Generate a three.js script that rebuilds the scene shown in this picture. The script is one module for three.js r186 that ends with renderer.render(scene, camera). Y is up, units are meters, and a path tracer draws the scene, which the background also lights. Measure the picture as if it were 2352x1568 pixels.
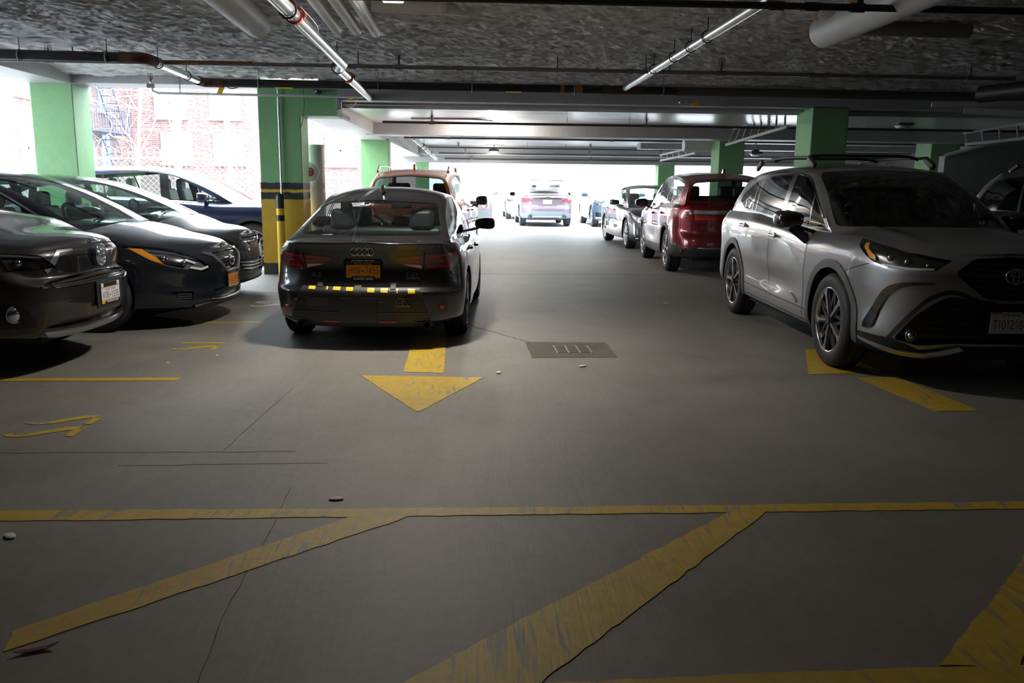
import * as THREE from 'three';
import { mergeGeometries, mergeVertices } from 'three/addons/utils/BufferGeometryUtils.js';
import { RoundedBoxGeometry } from 'three/addons/geometries/RoundedBoxGeometry.js';
import { TextGeometry } from 'three/addons/geometries/TextGeometry.js';
import { FontLoader } from 'three/addons/loaders/FontLoader.js';
import { RectAreaLightUniformsLib } from 'three/addons/lights/RectAreaLightUniformsLib.js';
import { ImprovedNoise } from 'three/addons/math/ImprovedNoise.js';

// ---------------------------------------------------------------- camera, sky, light, exposure
const scene = new THREE.Scene();
const camera = new THREE.PerspectiveCamera(43.805, 2352 / 1568, 0.05, 400);
camera.rotation.order = 'YXZ';
camera.position.set(0, 1.42, 0);
camera.rotation.set(-0.18194, -0.05788, 0.011);

const renderer = new THREE.WebGLRenderer({ antialias: true });
renderer.toneMapping = THREE.LinearToneMapping;
renderer.toneMappingExposure = 1.0;
renderer.shadowMap.enabled = true;
RectAreaLightUniformsLib.init();

scene.background = new THREE.Color().setRGB(0.84, 0.93, 1.0);   // pale overcast daylight beyond the openings
scene.backgroundIntensity = 15;

const LAMP_WARM = [1.0, 0.93, 0.82];
// ---------------------------------------------------------------- small helpers
function rng(seed) { let a = seed >>> 0; return () => { a = (a + 0x6D2B79F5) >>> 0; let t = a; t = Math.imul(t ^ (t >>> 15), t | 1); t ^= t + Math.imul(t ^ (t >>> 7), t | 61); return ((t ^ (t >>> 14)) >>> 0) / 4294967296; }; }
const R0 = rng(7);
const noise = new ImprovedNoise();
const nz = (x, y, z = 0) => noise.noise(x, y, z);
const fbm = (x, y, z = 0, o = 4) => { let a = 0, f = 1, w = 0.5; for (let i = 0; i < o; i++) { a += w * nz(x * f, y * f, z * f + i * 7.3); f *= 2.03; w *= 0.5; } return a; };
const used = {};
function numbered(n) { used[n] = (used[n] ?? -1) + 1; return used[n] ? n + '_' + String(used[n]).padStart(3, '0') : n; }
function tag(o, label, category, group) { o.userData.label = label; o.userData.category = category; if (group) o.userData.group = group; return o; }
function shade(o) { o.traverse((c) => { if (c.isMesh) { c.castShadow = true; c.receiveShadow = true; } }); return o; }
function add(o) { shade(o); scene.add(o); return o; }
function thing(name, label, category, group) { const o = new THREE.Group(); o.name = numbered(name); scene.add(o); return tag(o, label, category, group); }
function part(name, geo, mat, parent) { const m = new THREE.Mesh(geo, mat); m.name = name; m.castShadow = m.receiveShadow = true; parent.add(m); return m; }
function one(name, geo, mat, label, category, group) { const m = new THREE.Mesh(geo, mat); m.name = numbered(name); m.castShadow = m.receiveShadow = true; scene.add(m); return tag(m, label, category, group); }
function struct(name, geo, mat, label) { const m = new THREE.Mesh(geo, mat); m.name = numbered(name); m.castShadow = m.receiveShadow = true; m.userData.kind = 'structure'; if (label) m.userData.label = label; scene.add(m); return m; }
const bare = (g) => { g = g.index ? g.toNonIndexed() : g; for (const k of Object.keys(g.attributes)) if (!['position', 'normal', 'uv'].includes(k)) g.deleteAttribute(k); if (!g.attributes.normal) g.computeVertexNormals(); if (!g.attributes.uv) g.setAttribute('uv', new THREE.Float32BufferAttribute(new Float32Array(g.attributes.position.count * 2), 2)); return g; };
const merge = (list) => mergeGeometries(list.map(bare), false);
const box = (w, h, d, x = 0, y = 0, z = 0) => new THREE.BoxGeometry(w, h, d).translate(x, y, z);
const rbox = (w, h, d, r, x = 0, y = 0, z = 0, s = 2) => new RoundedBoxGeometry(w, h, d, s, r).translate(x, y, z);
// a box given by its corners
const bx = (x0, x1, y0, y1, z0, z1) => box(x1 - x0, y1 - y0, z1 - z0, (x0 + x1) / 2, (y0 + y1) / 2, (z0 + z1) / 2);
function tube(pts, r, seg = 8, closed = false, n) { const c = new THREE.CatmullRomCurve3(pts.map((p) => new THREE.Vector3(...p)), closed, 'centripetal'); return new THREE.TubeGeometry(c, n ?? Math.max(8, pts.length * 5), r, seg, closed); }
function rod(a, b, r, seg = 10, r2 = r) { const A = new THREE.Vector3(...a), B = new THREE.Vector3(...b), d = B.clone().sub(A), L = d.length(); const g = new THREE.CylinderGeometry(r2, r, L, seg, 1); g.translate(0, L / 2, 0); g.applyQuaternion(new THREE.Quaternion().setFromUnitVectors(new THREE.Vector3(0, 1, 0), d.normalize())); return g.translate(...a); }
function bar(a, b, w, h) { const A = new THREE.Vector3(...a), B = new THREE.Vector3(...b), d = B.clone().sub(A), L = d.length(); const g = new THREE.BoxGeometry(w, h, L); const m = new THREE.Matrix4().lookAt(B, A, new THREE.Vector3(0, 1, 0)); g.applyMatrix4(m); return g.translate(...A.add(B).multiplyScalar(0.5).toArray()); }
const std = (c, r = 0.6, m = 0, o = {}) => new THREE.MeshStandardMaterial({ color: Array.isArray(c) ? new THREE.Color().setRGB(...c) : c, roughness: r, metalness: m, side: THREE.DoubleSide, ...o });
const phys = (c, o = {}) => new THREE.MeshPhysicalMaterial({ color: Array.isArray(c) ? new THREE.Color().setRGB(...c) : c, side: THREE.DoubleSide, ...o });
function uvBox(g, s = 1) { g = bare(g); const p = g.attributes.position, n = g.attributes.normal, u = g.attributes.uv; for (let i = 0; i < p.count; i++) { const ax = Math.abs(n.getX(i)), ay = Math.abs(n.getY(i)), az = Math.abs(n.getZ(i)); if (ay >= ax && ay >= az) u.setXY(i, p.getX(i) * s, -p.getZ(i) * s); else if (ax > az) u.setXY(i, p.getZ(i) * s, p.getY(i) * s); else u.setXY(i, p.getX(i) * s, p.getY(i) * s); } return g; }
// a computed texture: f(u, v, put) over one tile, colours are linear 0..1 before encoding
function dataTex(n, f, srgb = true, m = n) {
  const d = new Uint8Array(n * m * 4), enc = (v) => { v = Math.min(1, Math.max(0, v)); return Math.round(255 * (srgb ? (v <= 0.0031308 ? 12.92 * v : 1.055 * v ** (1 / 2.4) - 0.055) : v)); };
  for (let j = 0; j < m; j++) for (let i = 0; i < n; i++) { const c = f(i / n, j / m, i, j), k = (j * n + i) * 4; if (typeof c === 'number') d[k] = d[k + 1] = d[k + 2] = enc(c); else { d[k] = enc(c[0]); d[k + 1] = enc(c[1]); d[k + 2] = enc(c[2]); } d[k + 3] = 255; }
  const t = new THREE.DataTexture(d, n, m); t.wrapS = t.wrapT = THREE.RepeatWrapping; t.magFilter = THREE.LinearFilter; t.minFilter = THREE.LinearMipmapLinearFilter; t.generateMipmaps = true; if (srgb) t.colorSpace = THREE.SRGBColorSpace; t.needsUpdate = true; return t;
}
// periodic value noise tables for tiling textures
function tileNoise(seed, cells) { const r = rng(seed), N = cells, t = Float32Array.from({ length: N * N }, () => r()); return (u, v) => { const x = u * N, y = v * N, i = Math.floor(x), j = Math.floor(y); let a = x - i, b = y - j; a = a * a * (3 - 2 * a); b = b * b * (3 - 2 * b); const g = (p, q) => t[((q % N + N) % N) * N + (p % N + N) % N]; return (g(i, j) * (1 - a) + g(i + 1, j) * a) * (1 - b) + (g(i, j + 1) * (1 - a) + g(i + 1, j + 1) * a) * b; }; }
function tileFbm(seed, base, oct) { const L = Array.from({ length: oct }, (_, k) => tileNoise(seed + k * 13, base * 2 ** k)); return (u, v) => { let s = 0, w = 0.5, t = 0; for (const l of L) { s += w * l(u, v); t += w; w *= 0.55; } return s / t; }; }
function canvasTex(w, h, draw) { const c = document.createElement('canvas'); c.width = w; c.height = h; draw(c.getContext('2d'), w, h); const t = new THREE.CanvasTexture(c); t.colorSpace = THREE.SRGBColorSpace; t.anisotropy = 8; return t; }
const rep = (t, a, b = a) => { const c = t.clone(); c.repeat.set(a, b); c.needsUpdate = true; return c; };
// ---------------------------------------------------------------- surfaces
const N1 = tileFbm(11, 4, 6), N2 = tileFbm(23, 16, 4), N3 = tileFbm(37, 64, 2), N4 = tileFbm(51, 3, 3);
// broomed concrete: fine curved streaks, mottling, small pits and stains; one tile is 7 m
const concreteMap = dataTex(2048, (u, v) => {
  const w = N4(u, v) * 0.16, st = N3((u * 3 + w) % 1, v * 0.25) * 0.5 + N3((u * 7 + w * 2) % 1, v * 0.5) * 0.5, m = N1(u, v), f = N2(u, v), g = N3(u * 4 % 1, v * 4 % 1);
  let k = 0.72 + 0.34 * (m - 0.5) + 0.22 * (f - 0.5) + 0.11 * (st - 0.5) + 0.12 * (g - 0.5); const sp = N1((u + 0.37) % 1, (v * 1.0 + 0.61) % 1); if (sp > 0.66) k *= 1 - (sp - 0.66) * 1.3;
  return [0.262 * k, 0.247 * k, 0.222 * k];
});
const concreteBump = dataTex(1024, (u, v) => { const w = N4(u, v) * 0.16; return 0.5 * N3((u * 7 + w) % 1, v * 0.4) + 0.3 * N3(u * 4 % 1, v * 4 % 1) + 0.2 * N2(u, v); }, false);
const floorMat = std(0xffffff, 0.62, 0, { map: rep(concreteMap, 1 / 7), bumpMap: rep(concreteBump, 1 / 3.5), bumpScale: 0.0009 });
// yellow floor paint, scratched through to the concrete along the broom lines
const paintMap = dataTex(1024, (u, v) => { const w = N4(u, v) * 0.2, s = N3((u * 2 + w) % 1, v * 0.18) * 0.75 + N2(u, v) * 0.25, m = N1(u, v); const t = Math.min(1, Math.max(0, (s + (m - 0.5) * 0.45 - 0.63) * 6)), k = 0.85 + 0.35 * (m - 0.5) + 0.2 * (N3(u, v) - 0.5); return [(0.56 * k) * (1 - t) + 0.24 * t, (0.375 * k) * (1 - t) + 0.225 * t, (0.035 * k) * (1 - t) + 0.17 * t]; });
const yellowMat = std(0xffffff, 0.6, 0, { map: rep(paintMap, 1 / 2), bumpMap: rep(concreteBump, 1 / 3.5), bumpScale: 0.0016 });
const oldYellow = std([1.05, 0.98, 0.8], 0.62, 0, { map: rep(paintMap, 1 / 1.4) });
const wallMap = dataTex(512, (u, v) => 0.8 + 0.28 * (N1(u, v) - 0.5) + 0.1 * (N3(u, v) - 0.5));
const painted = (c, r = 0.6) => std(c, r, 0, { map: rep(wallMap, 0.5), bumpMap: rep(concreteBump, 1.5), bumpScale: 0.001 });
const green = painted([0.19, 0.41, 0.18]), greyBeam = painted([0.45, 0.45, 0.46], 0.5), whiteWall = painted([0.62, 0.63, 0.63]), darkSoffit = painted([0.42, 0.42, 0.43], 0.5);
const glossCeil = phys([0.72, 0.73, 0.75], { roughness: 0.3, map: rep(wallMap, 0.35), clearcoat: 0.25, clearcoatRoughness: 0.2 });
const steel = std([0.52, 0.53, 0.54], 0.32, 0.9), galv = std([0.6, 0.61, 0.62], 0.42, 0.7), blackPipe = std([0.018, 0.017, 0.017], 0.5, 0.2), rust = std([0.1, 0.035, 0.018], 0.8), redCast = std([0.42, 0.06, 0.025], 0.45), whiteWrap = std([0.6, 0.6, 0.59], 0.55), yellowTag = std([0.85, 0.52, 0.02], 0.5), greyPipe = std([0.2, 0.2, 0.19], 0.45, 0.5);

// ---------------------------------------------------------------- floor
const floor = struct('floor', uvBox(bx(-8.6, 14, -0.25, 0, -28.5, 8)), floorMat);
const sk = std([0.06, 0.056, 0.05], 0.9);
const flat = (pts, y, d = 0.002) => new THREE.ExtrudeGeometry(new THREE.Shape(pts.map((p) => new THREE.Vector2(p[0], -p[1]))), { depth: d, bevelEnabled: false }).rotateX(-Math.PI / 2).translate(0, y, 0);
function crack(name, pts, w) { const r = rng(pts.length * 97 + Math.round(pts[0][0] * 50)), L = []; for (let i = 0; i < pts.length - 1; i++) for (let k = 0; k < 8; k++) { const t = k / 8; L.push([pts[i][0] * (1 - t) + pts[i + 1][0] * t + (r() - 0.5) * w * 3, pts[i][1] * (1 - t) + pts[i + 1][1] * t + (r() - 0.5) * w * 3]); } L.push(pts[pts.length - 1]); const up = [], dn = []; L.forEach((p, i) => { const a = L[Math.max(0, i - 1)], b = L[Math.min(L.length - 1, i + 1)], l = Math.hypot(b[0] - a[0], b[1] - a[1]) || 1, q = w * (0.5 + r()) / 2; up.push([p[0] - (b[1] - a[1]) / l * q, p[1] + (b[0] - a[0]) / l * q]); dn.push([p[0] + (b[1] - a[1]) / l * q, p[1] - (b[0] - a[0]) / l * q]); }); part(name, flat([...up, ...dn.reverse()], 0.0004, 0.0008), sk, floor); }
crack('crack', [[0.02, -8.75], [0.12, -8.5], [0.3, -8.2], [0.42, -7.98], [0.6, -7.7]], 0.008);
crack('crack', [[-1.29, -4.46], [-1.25, -5.13], [-1.2, -5.9]], 0.003); crack('crack', [[-0.76, -2.2], [-0.8, -2.7], [-0.8, -3.4], [-0.82, -3.9]], 0.0022);
crack('joint', [[-2.6, -4.45], [-1.6, -4.44], [-0.9, -4.44]], 0.004); crack('joint', [[-1.75, -4.22], [-1.0, -4.24], [-0.7, -4.24]], 0.0035);
crack('joint', [[-2.2, -13.75], [2, -13.75], [8, -13.75]], 0.02);

// ---------------------------------------------------------------- yellow markings
const R2 = rng(41);
function rough(pts, step = 0.05, amp = 0.005) { const o = []; for (let i = 0; i < pts.length; i++) { const a = pts[i], b = pts[(i + 1) % pts.length], n = Math.max(1, Math.round(Math.hypot(a[0] - b[0], a[1] - b[1]) / step)); for (let k = 0; k < n; k++) o.push([a[0] + (b[0] - a[0]) * k / n + (R2() - 0.5) * amp * 2, a[1] + (b[1] - a[1]) * k / n + (R2() - 0.5) * amp * 2]); } return o; }
let paintY = 0.001;
function marking(name, polys, label, mat = yellowMat, group) { paintY += 0.00004; const m = one(name, uvBox(merge(polys.map((p) => flat(rough(p), paintY, 0.0015)))), mat, label, 'floor marking', group); return m; }
marking('painted_line', [[[-5, -3.63], [-2.1, -3.625], [0, -3.6], [4.2, -3.61], [4.2, -3.52], [0, -3.51], [-2.0, -3.505], [-5, -3.51]]], 'long yellow line running straight across the whole foreground floor');
marking('painted_line', [[[-1.9, -2.79], [-1.44, -2.59], [-0.45, -3.55], [-0.32, -3.58], [-0.21, -3.53], [-1.4, -2.46], [-1.9, -2.66]].slice(1, 6)], 'slanting yellow stripe at lower left, running down from the long line');
marking('painted_line', [[[-0.32, -2.12], [1.19, -3.53], [1.37, -3.54], [0.12, -2.12]]], 'broad slanting yellow stripe at lower centre');
marking('painted_line', [[[2.1, -2.9], [2.9, -3.65], [3.05, -3.55], [1.84, -2.44], [1.62, -2.24], [1.42, -2.28]]].map(() => [[2.14, -2.95], [2.62, -3.5], [2.8, -3.5], [1.68, -2.26], [1.44, -2.28]]), 'slanting yellow stripe at the lower right corner');
marking('painted_line', [[[0.2, -2.232], [1.0, -2.26], [1.8, -2.275], [2.4, -2.29], [2.4, -2.1], [0.2, -2.1]]], 'yellow line along the bottom edge at lower right');
marking('painted_line', [[[-6.0, -6.1], [-2.07, -6.13], [-2.07, -6.22], [-6.0, -6.19]]], 'yellow bay line between the number 22 and the number 21');
marking('painted_line', [[[-6.0, -8.72], [-2.08, -8.73], [-2.08, -8.8], [-6.0, -8.8]]], 'yellow bay line beside the dark navy sedan');
marking('painted_line', [[[-6.0, -11.3], [-2.1, -11.3], [-2.1, -11.37], [-6.0, -11.37]]], 'faded yellow bay line in front of the slate grey sedan', oldYellow);
// arrow pointing at the camera: shaft and head painted apart
marking('painted_arrow', [[[-0.465, -6.41], [-0.15, -6.36], [-0.165, -8.0], [-0.47, -8.0]], [[-0.775, -6.29], [0.15, -6.21], [-0.275, -5.25], [-0.3, -5.245]]], 'yellow arrow on the floor behind the black sedan, pointing at the camera');
marking('painted_arrow', [[[3.06, -7.32], [2.67, -6.29], [3.3, -6.36], [4.2, -6.45], [4.0, -7.0], [3.5, -7.2]]], 'yellow arrow head half under the front wheel of the silver SUV');
marking('painted_line', [[[3.0, -6.17], [3.33, -6.2], [3.37, -5.2], [3.07, -5.19]]], 'short yellow arrow shaft on the floor below the silver SUV bumper');
// bay numbers, stencilled: tops to the left, first digit nearest the camera
const digits = {
  2: [[[0.1, 0.0], [0.02, 0.06], [0.0, 0.12], [0.06, 0.17], [0.12, 0.15], [0.13, 0.1], [0.18, 0.06], [0.3, 0.12], [0.6, 0.42], [0.78, 0.5], [0.92, 0.5], [0.92, 0.36], [0.8, 0.32], [0.62, 0.2], [0.42, 0.04], [0.25, -0.02]].map(([a, b]) => [a, b]), [[0.98, 0.36], [0.98, 0.5], [1.0, 0.5], [1.0, 0.0], [0.93, 0.0], [0.86, 0.02], [0.88, 0.34]]],
  1: [[[0.0, 0.12], [0.0, 0.26], [1.0, 0.26], [1.0, 0.12]]],
  0: [[[0.0, 0.16], [0.0, 0.32], [0.12, 0.44], [0.3, 0.5], [0.48, 0.5], [0.48, 0.38], [0.3, 0.36], [0.14, 0.28], [0.14, 0.2], [0.3, 0.12], [0.48, 0.11], [0.48, 0.0], [0.3, 0.0], [0.12, 0.05]], [[1.0, 0.16], [1.0, 0.32], [0.88, 0.44], [0.7, 0.5], [0.54, 0.5], [0.54, 0.38], [0.7, 0.36], [0.86, 0.28], [0.86, 0.2], [0.7, 0.12], [0.54, 0.11], [0.54, 0.0], [0.7, 0.0], [0.88, 0.05]]],
};
const bayNo = (s, x, z, L, label, mat) => marking('bay_number', [...s].flatMap((ch, i) => digits[ch].map((p) => p.map(([a, b]) => [x + a * L, z - i * L * 0.62 - b * L * 0.98]))), label, mat);
bayNo('22', -2.6, -4.74, 0.4, 'yellow stencilled number 22 on the floor at left'); bayNo('21', -2.52, -7.3, 0.38, 'yellow stencilled number 21 on the floor in front of the dark grey crossover'); bayNo('20', -2.5, -9.95, 0.4, 'pale stencilled number 20 on the floor left of the black sedan', std([0.72, 0.7, 0.62], 0.6));

// ---------------------------------------------------------------- drain in a darker concrete patch
{ const d = thing('floor_drain', 'rectangular floor drain set in a darker concrete patch right of the yellow arrow', 'drain'), dk = std([0.62, 0.58, 0.53], 0.85, 0, { map: rep(concreteMap, 1 / 1.3), bumpMap: rep(concreteBump, 1), bumpScale: 0.004 });
  part('concrete_patch', uvBox(flat(rough([[0.57, -7.67], [1.31, -7.65], [1.3, -6.97], [0.57, -6.95]], 0.04, 0.007), 0.0006, 0.002)), dk, d); part('drain_pit', bx(0.82, 1.12, 0.0026, 0.0032, -7.45, -7.15), sk, d);
  for (let i = 0; i < 13; i++) part('grate_bar', bx(0.825 + i * 0.023, 0.833 + i * 0.023, 0.003, 0.0065, -7.45, -7.15), std([0.16, 0.14, 0.12], 0.6, 0.4), d); for (const x of [0.8, 0.9, 1.0, 1.1]) part('grate_rib', bx(x, x + 0.014, 0.003, 0.008, -7.48, -7.12), std([0.3, 0.29, 0.27], 0.6, 0.3), d); }
// scraps lying about
{ const r = rng(5), lf = std([0.12, 0.05, 0.045], 0.9), pp = std([0.6, 0.58, 0.54], 0.8);
  const leaf = new THREE.Shape(); leaf.moveTo(-0.06, 0); leaf.quadraticCurveTo(-0.01, 0.03, 0.07, 0.004); leaf.quadraticCurveTo(0.0, -0.022, -0.06, 0); const g = new THREE.ExtrudeGeometry(leaf, { depth: 0.002, bevelEnabled: false, curveSegments: 8 }).rotateX(-Math.PI / 2); const p = g.attributes.position; for (let i = 0; i < p.count; i++) p.setY(i, p.getY(i) + 0.002 + 3 * p.getX(i) ** 2); g.computeVertexNormals(); g.rotateY(0.35).translate(-1.31, 0.001, -2.46);
  one('dead_leaf', g, lf, 'curled brown dead leaf on the floor at lower left', 'leaf');
  const bits = [[-1.83, -3.34, 'pale pebble left of the slanting stripe at far left'], [-2.05, -7.05, 'white paper scrap on the floor above the left bay line'], [-2.35, -6.75, 'small white paper scrap just above the end of the left bay line'], [0.27, -6.37, 'white crumb right of the arrow head'], [0.95, -6.6, 'white scrap just below the drain patch'], [2.5, -10.3, 'white scrap on the floor left of the silver SUV'], [-0.58, -3.72, 'white crumb just above the long yellow line']];
  for (const [x, z, l] of bits) { const s = 0.012 + r() * 0.02; const q = new THREE.IcosahedronGeometry(s, 1).scale(1.4, 0.22, 0.8).rotateY(r() * 3).translate(x, s * 0.22, z); one('litter_scrap', q, pp, l, 'litter'); } }

// ---------------------------------------------------------------- sprayed ceiling near the camera
function foamY(x, z) {
  const s = 0.055 * fbm(x * 1.1 + 3, z * 1.6, 0, 3) + 0.05 * Math.abs(fbm(x * 3.2, z * 5.5 + x, 1.7, 3)) + 0.026 * fbm(x * 11, z * 15, 4, 3) + 0.01 * nz(x * 37, z * 45, 2);
  return 3.02 - Math.max(-0.02, s * 1.35) - 0.02 * Math.max(0, nz(x * 2.3 + 9, z * 3.1, 8)) - 0.03 * Math.max(0, (-12.9 - z) / 0.6);
}
{ const P = [], C = [], I = []; const xs = [], zs = []; for (let x = -8.6; x <= 12.5; x += x > -4.6 && x < 5.2 ? 0.026 : 0.045) xs.push(x); for (let z = -13.52; z <= -5.2; z += 0.026) zs.push(z); for (let z = -5.1; z <= 7; z += 0.3) zs.push(z);
  for (let j = 0; j < zs.length; j++) for (let i = 0; i < xs.length; i++) {
    const x = xs[i], z = zs[j], y = foamY(x, z) + (z > -5.2 ? 0 : 0); P.push(x, y, z);
    const a = fbm(x * 2.2 + 40, z * 3 + 11, 0, 3), b = nz(x * 9, z * 12, 3), c = nz(x * 0.7, z * 0.9, 20), lump = (3.0 - y) * 3, mo = Math.max(0, Math.min(1, (nz(x * 6 + 2, z * 9.5, 41) + 0.6 * nz(x * 15, z * 21, 5) + 0.25 * a) * 1.5 + 0.28)), k = 0.78 + 0.1 * a + 0.06 * b - 0.36 * mo + 0.12 * Math.max(0, Math.min(0.5, lump));
    const st = Math.max(0, Math.min(1, (nz(x * 1.3 + 5, z * 2.1, 31) + 0.5 * nz(x * 5, z * 6, 12) - 0.62) * 2.4)) * 0.8; C.push((k + 0.02 * c) * (1 - st) + st * 0.42, k * (1 - st) + st * 0.27, (k + 0.015) * (1 - st) + st * 0.1);
  }
  const W = xs.length; for (let j = 0; j < zs.length - 1; j++) for (let i = 0; i < W - 1; i++) { const a = j * W + i; I.push(a, a + 1, a + W, a + 1, a + W + 1, a + W); }
  const g = new THREE.BufferGeometry(); g.setAttribute('position', new THREE.Float32BufferAttribute(P, 3)); g.setAttribute('color', new THREE.Float32BufferAttribute(C, 3)); g.setIndex(I); g.computeVertexNormals();
  struct('ceiling', g, std(0xffffff, 0.95, 0, { vertexColors: true })); }
struct('ceiling_slab', bx(-8.6, 14, 3.1, 3.9, -14.2, 8), greyBeam);
struct('ceiling_far', uvBox(bx(-2.3, 14, 2.6, 3.9, -28, -14.1)), glossCeil);
// ---------------------------------------------------------------- beams and pillars
struct('beam', uvBox(merge([bx(-1.93, 12.5, 2.67, 3.05, -14.15, -13.54), bx(-1.93, 12.5, 2.64, 2.69, -14.25, -13.9)])), darkSoffit);
struct('beam', uvBox(bx(-5.86, -3.12, 2.86, 3.1, -14.15, -13.54)), greyBeam);
struct('beam', uvBox(bx(-6.48, -5.86, 2.84, 3.1, -14.15, 8)), greyBeam);
struct('beam', uvBox((() => { const s = new THREE.Shape([[-0.57, 0], [0, 0], [0, 0.55], [-0.57, 0.55]].map((q) => new THREE.Vector2(...q))), L = 13.9, g = new THREE.ExtrudeGeometry(s, { depth: L, bevelEnabled: false }).translate(0, 0, -L), p = g.attributes.position; for (let i = 0; i < p.count; i++) { const t = -p.getZ(i) / L; p.setX(i, p.getX(i) - 1.93 + 0.63 * t); p.setY(i, p.getY(i) + 2.43 - 0.17 * t); p.setZ(i, p.getZ(i) - 14.1); } g.computeVertexNormals(); return g; })()), greyBeam);
struct('beam', uvBox(bx(-1.93, 13.5, 2.38, 2.62, -18.0, -17.35)), darkSoffit); struct('beam', uvBox(bx(-1.4, 13.5, 2.32, 2.62, -27.1, -26.5)), darkSoffit); struct('beam', uvBox(bx(-1.9, 13.5, 2.1, 3.9, -28, -27.3)), greyBeam);
struct('beam', uvBox(bx(4.9, 13.5, 2.45, 2.62, -24.4, -23.9)), darkSoffit);
const pil = (x0, x1, y1, z0, z1, lab, extra = []) => { const m = struct('pillar', uvBox(merge([rbox(x1 - x0, y1, z0 - z1, 0.015, (x0 + x1) / 2, y1 / 2, (z0 + z1) / 2), ...extra])), green, lab); return m; };
pil(-6.48, -5.86, 2.86, -13.54, -14.15, 'plain green pillar between the daylight openings at left');
{ const p = pil(-3.13, -2.49, 2.9, -13.54, -14.15, 'green pillar with black and yellow bands at its foot', [bx(-2.5, -1.93, 2.43, 2.9, -14.15, -13.54)]), yl = painted([0.62, 0.41, 0.03]), bl = painted([0.018, 0.018, 0.02]), jag = rng(3);
  const band = (y0, y1, m) => { const r = 0.004, pts = (y, f) => { const o = []; for (let i = 0; i <= 16; i++) o.push([-3.13 - r + (0.64 + 2 * r) * i / 16, y + (jag() - 0.5) * 0.014 * f]); return o; }; const a = pts(y0, 1), b = pts(y1, 1).reverse(); part('painted_band', uvBox(new THREE.ExtrudeGeometry(new THREE.Shape([...a, ...b].map((q) => new THREE.Vector2(...q))), { depth: 0.61 + 2 * r, bevelEnabled: false }).translate(0, 0, -14.15 - r)), m, p); };
  band(0.18, 1.16, yl); band(1.17, 1.27, bl); band(1.275, 1.315, yl); band(1.32, 1.42, bl); band(0, 0.18, painted([0.035, 0.036, 0.04])); }
pil(-2.27, -1.66, 2.4, -19.3, -19.9, 'green pillar on the left behind the orange crossover'); pil(-1.52, -1.1, 2.12, -27.4, -27.9, 'farthest green pillar on the left');
pil(5.5, 6.09, 2.7, -13.54, -14.2, 'green pillar rising behind the silver SUV'); pil(5.45, 6.0, 2.45, -18.3, -18.9, 'green pillar behind the dark red crossover'); pil(6.22, 6.75, 2.12, -27.4, -27.9, 'small green pillar far right of the bright opening'); pil(10.11, 10.75, 2.6, -18.3, -18.95, 'green pillar beside the ramp wall at far right');
// ---------------------------------------------------------------- walls
const dimWall = painted([0.2, 0.2, 0.2]); struct('wall_right', uvBox(bx(13.5, 14, 0, 3.1, -28, 8)), dimWall); struct('wall_back', uvBox(bx(-8.6, 14, 0, 3.1, 7.5, 8)), dimWall);
struct('wall_left', uvBox(bx(-8.6, -8.3, 0, 3.1, -8.2, 8)), dimWall); struct('parapet', uvBox(bx(-8.55, -8.35, 0, 0.8, -13.6, -8.2)), whiteWall);
struct('wall_far', uvBox(bx(10.9, 13.5, 0, 2.62, -27.3, -27.15)), whiteWall);
{ const s = new THREE.Shape(); s.moveTo(8.95, 0); s.lineTo(13.5, 0); s.lineTo(13.5, 2.6); s.lineTo(11.2, 2.45); s.quadraticCurveTo(10.0, 2.32, 8.95, 2.04); const g = new THREE.ExtrudeGeometry(s, { depth: 0.2, bevelEnabled: false, curveSegments: 10 }).translate(0, 0, -15.9); struct('ramp_wall', uvBox(g), painted([0.3, 0.31, 0.32])); struct('ramp_edge', tube([[8.93, 2.05, -15.66], [9.5, 2.2, -15.62], [10.2, 2.36, -15.6], [11.2, 2.47, -15.6], [13.4, 2.6, -15.6]], 0.035, 8), whiteWrap); }
// ---------------------------------------------------------------- lamps
function lamp(x, y, z, on, label, hang = 0, down = 0) {
  const L = thing('ceiling_lamp', label, 'lamp'); L.position.set(x, y, z);
  const lens = new THREE.CylinderGeometry(0.11, 0.15, 0.05, 4, 1).rotateY(Math.PI / 4).rotateX(Math.PI).translate(0, -0.075, 0);
  part('housing', merge([rbox(0.3, 0.07, 0.3, 0.02, 0, -0.02, 0), rbox(0.16, 0.06, 0.16, 0.02, 0, 0.04, 0)]), std([0.05, 0.05, 0.055], 0.5), L);
  part('lens', lens, on ? std([0.9, 0.9, 0.88], 0.4, 0, { emissive: new THREE.Color().setRGB(...LAMP_WARM), emissiveIntensity: Math.min(on, 14) * 0.7 }) : std([0.62, 0.63, 0.64], 0.35), L);
  if (hang) part('stem', rod([0, 0.05, 0], [0, hang, 0], 0.012), greyPipe, L);
  if (on && down) { const p = new THREE.RectAreaLight(new THREE.Color().setRGB(...LAMP_WARM), on * 17, 0.26, 0.26); p.position.set(x, y - 0.125, z); p.rotation.x = -Math.PI / 2; scene.add(p); }
  else if (on) { const p = new THREE.PointLight(new THREE.Color().setRGB(...LAMP_WARM), on, 0, 2); p.position.set(x, y - 0.15, z); p.castShadow = true; p.shadow.radius = 4; scene.add(p); }
}
lamp(-0.57, 2.96, -7.22, 30, 'lit ceiling lamp at the top edge of the picture', 0, 1);
lamp(0.54, 2.61, -16.9, 16, 'lit ceiling lamp hanging over the middle of the aisle'); lamp(0.9, 2.46, -26.0, 5, 'second lit ceiling lamp farther down the aisle', 0.14);
lamp(7.98, 2.62, -15.5, 0, 'unlit ceiling lamp right of the green pillar behind the silver SUV'); lamp(7.5, 2.33, -22, 0, 'unlit ceiling lamp seen between two green pillars', 0.27);
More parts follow.
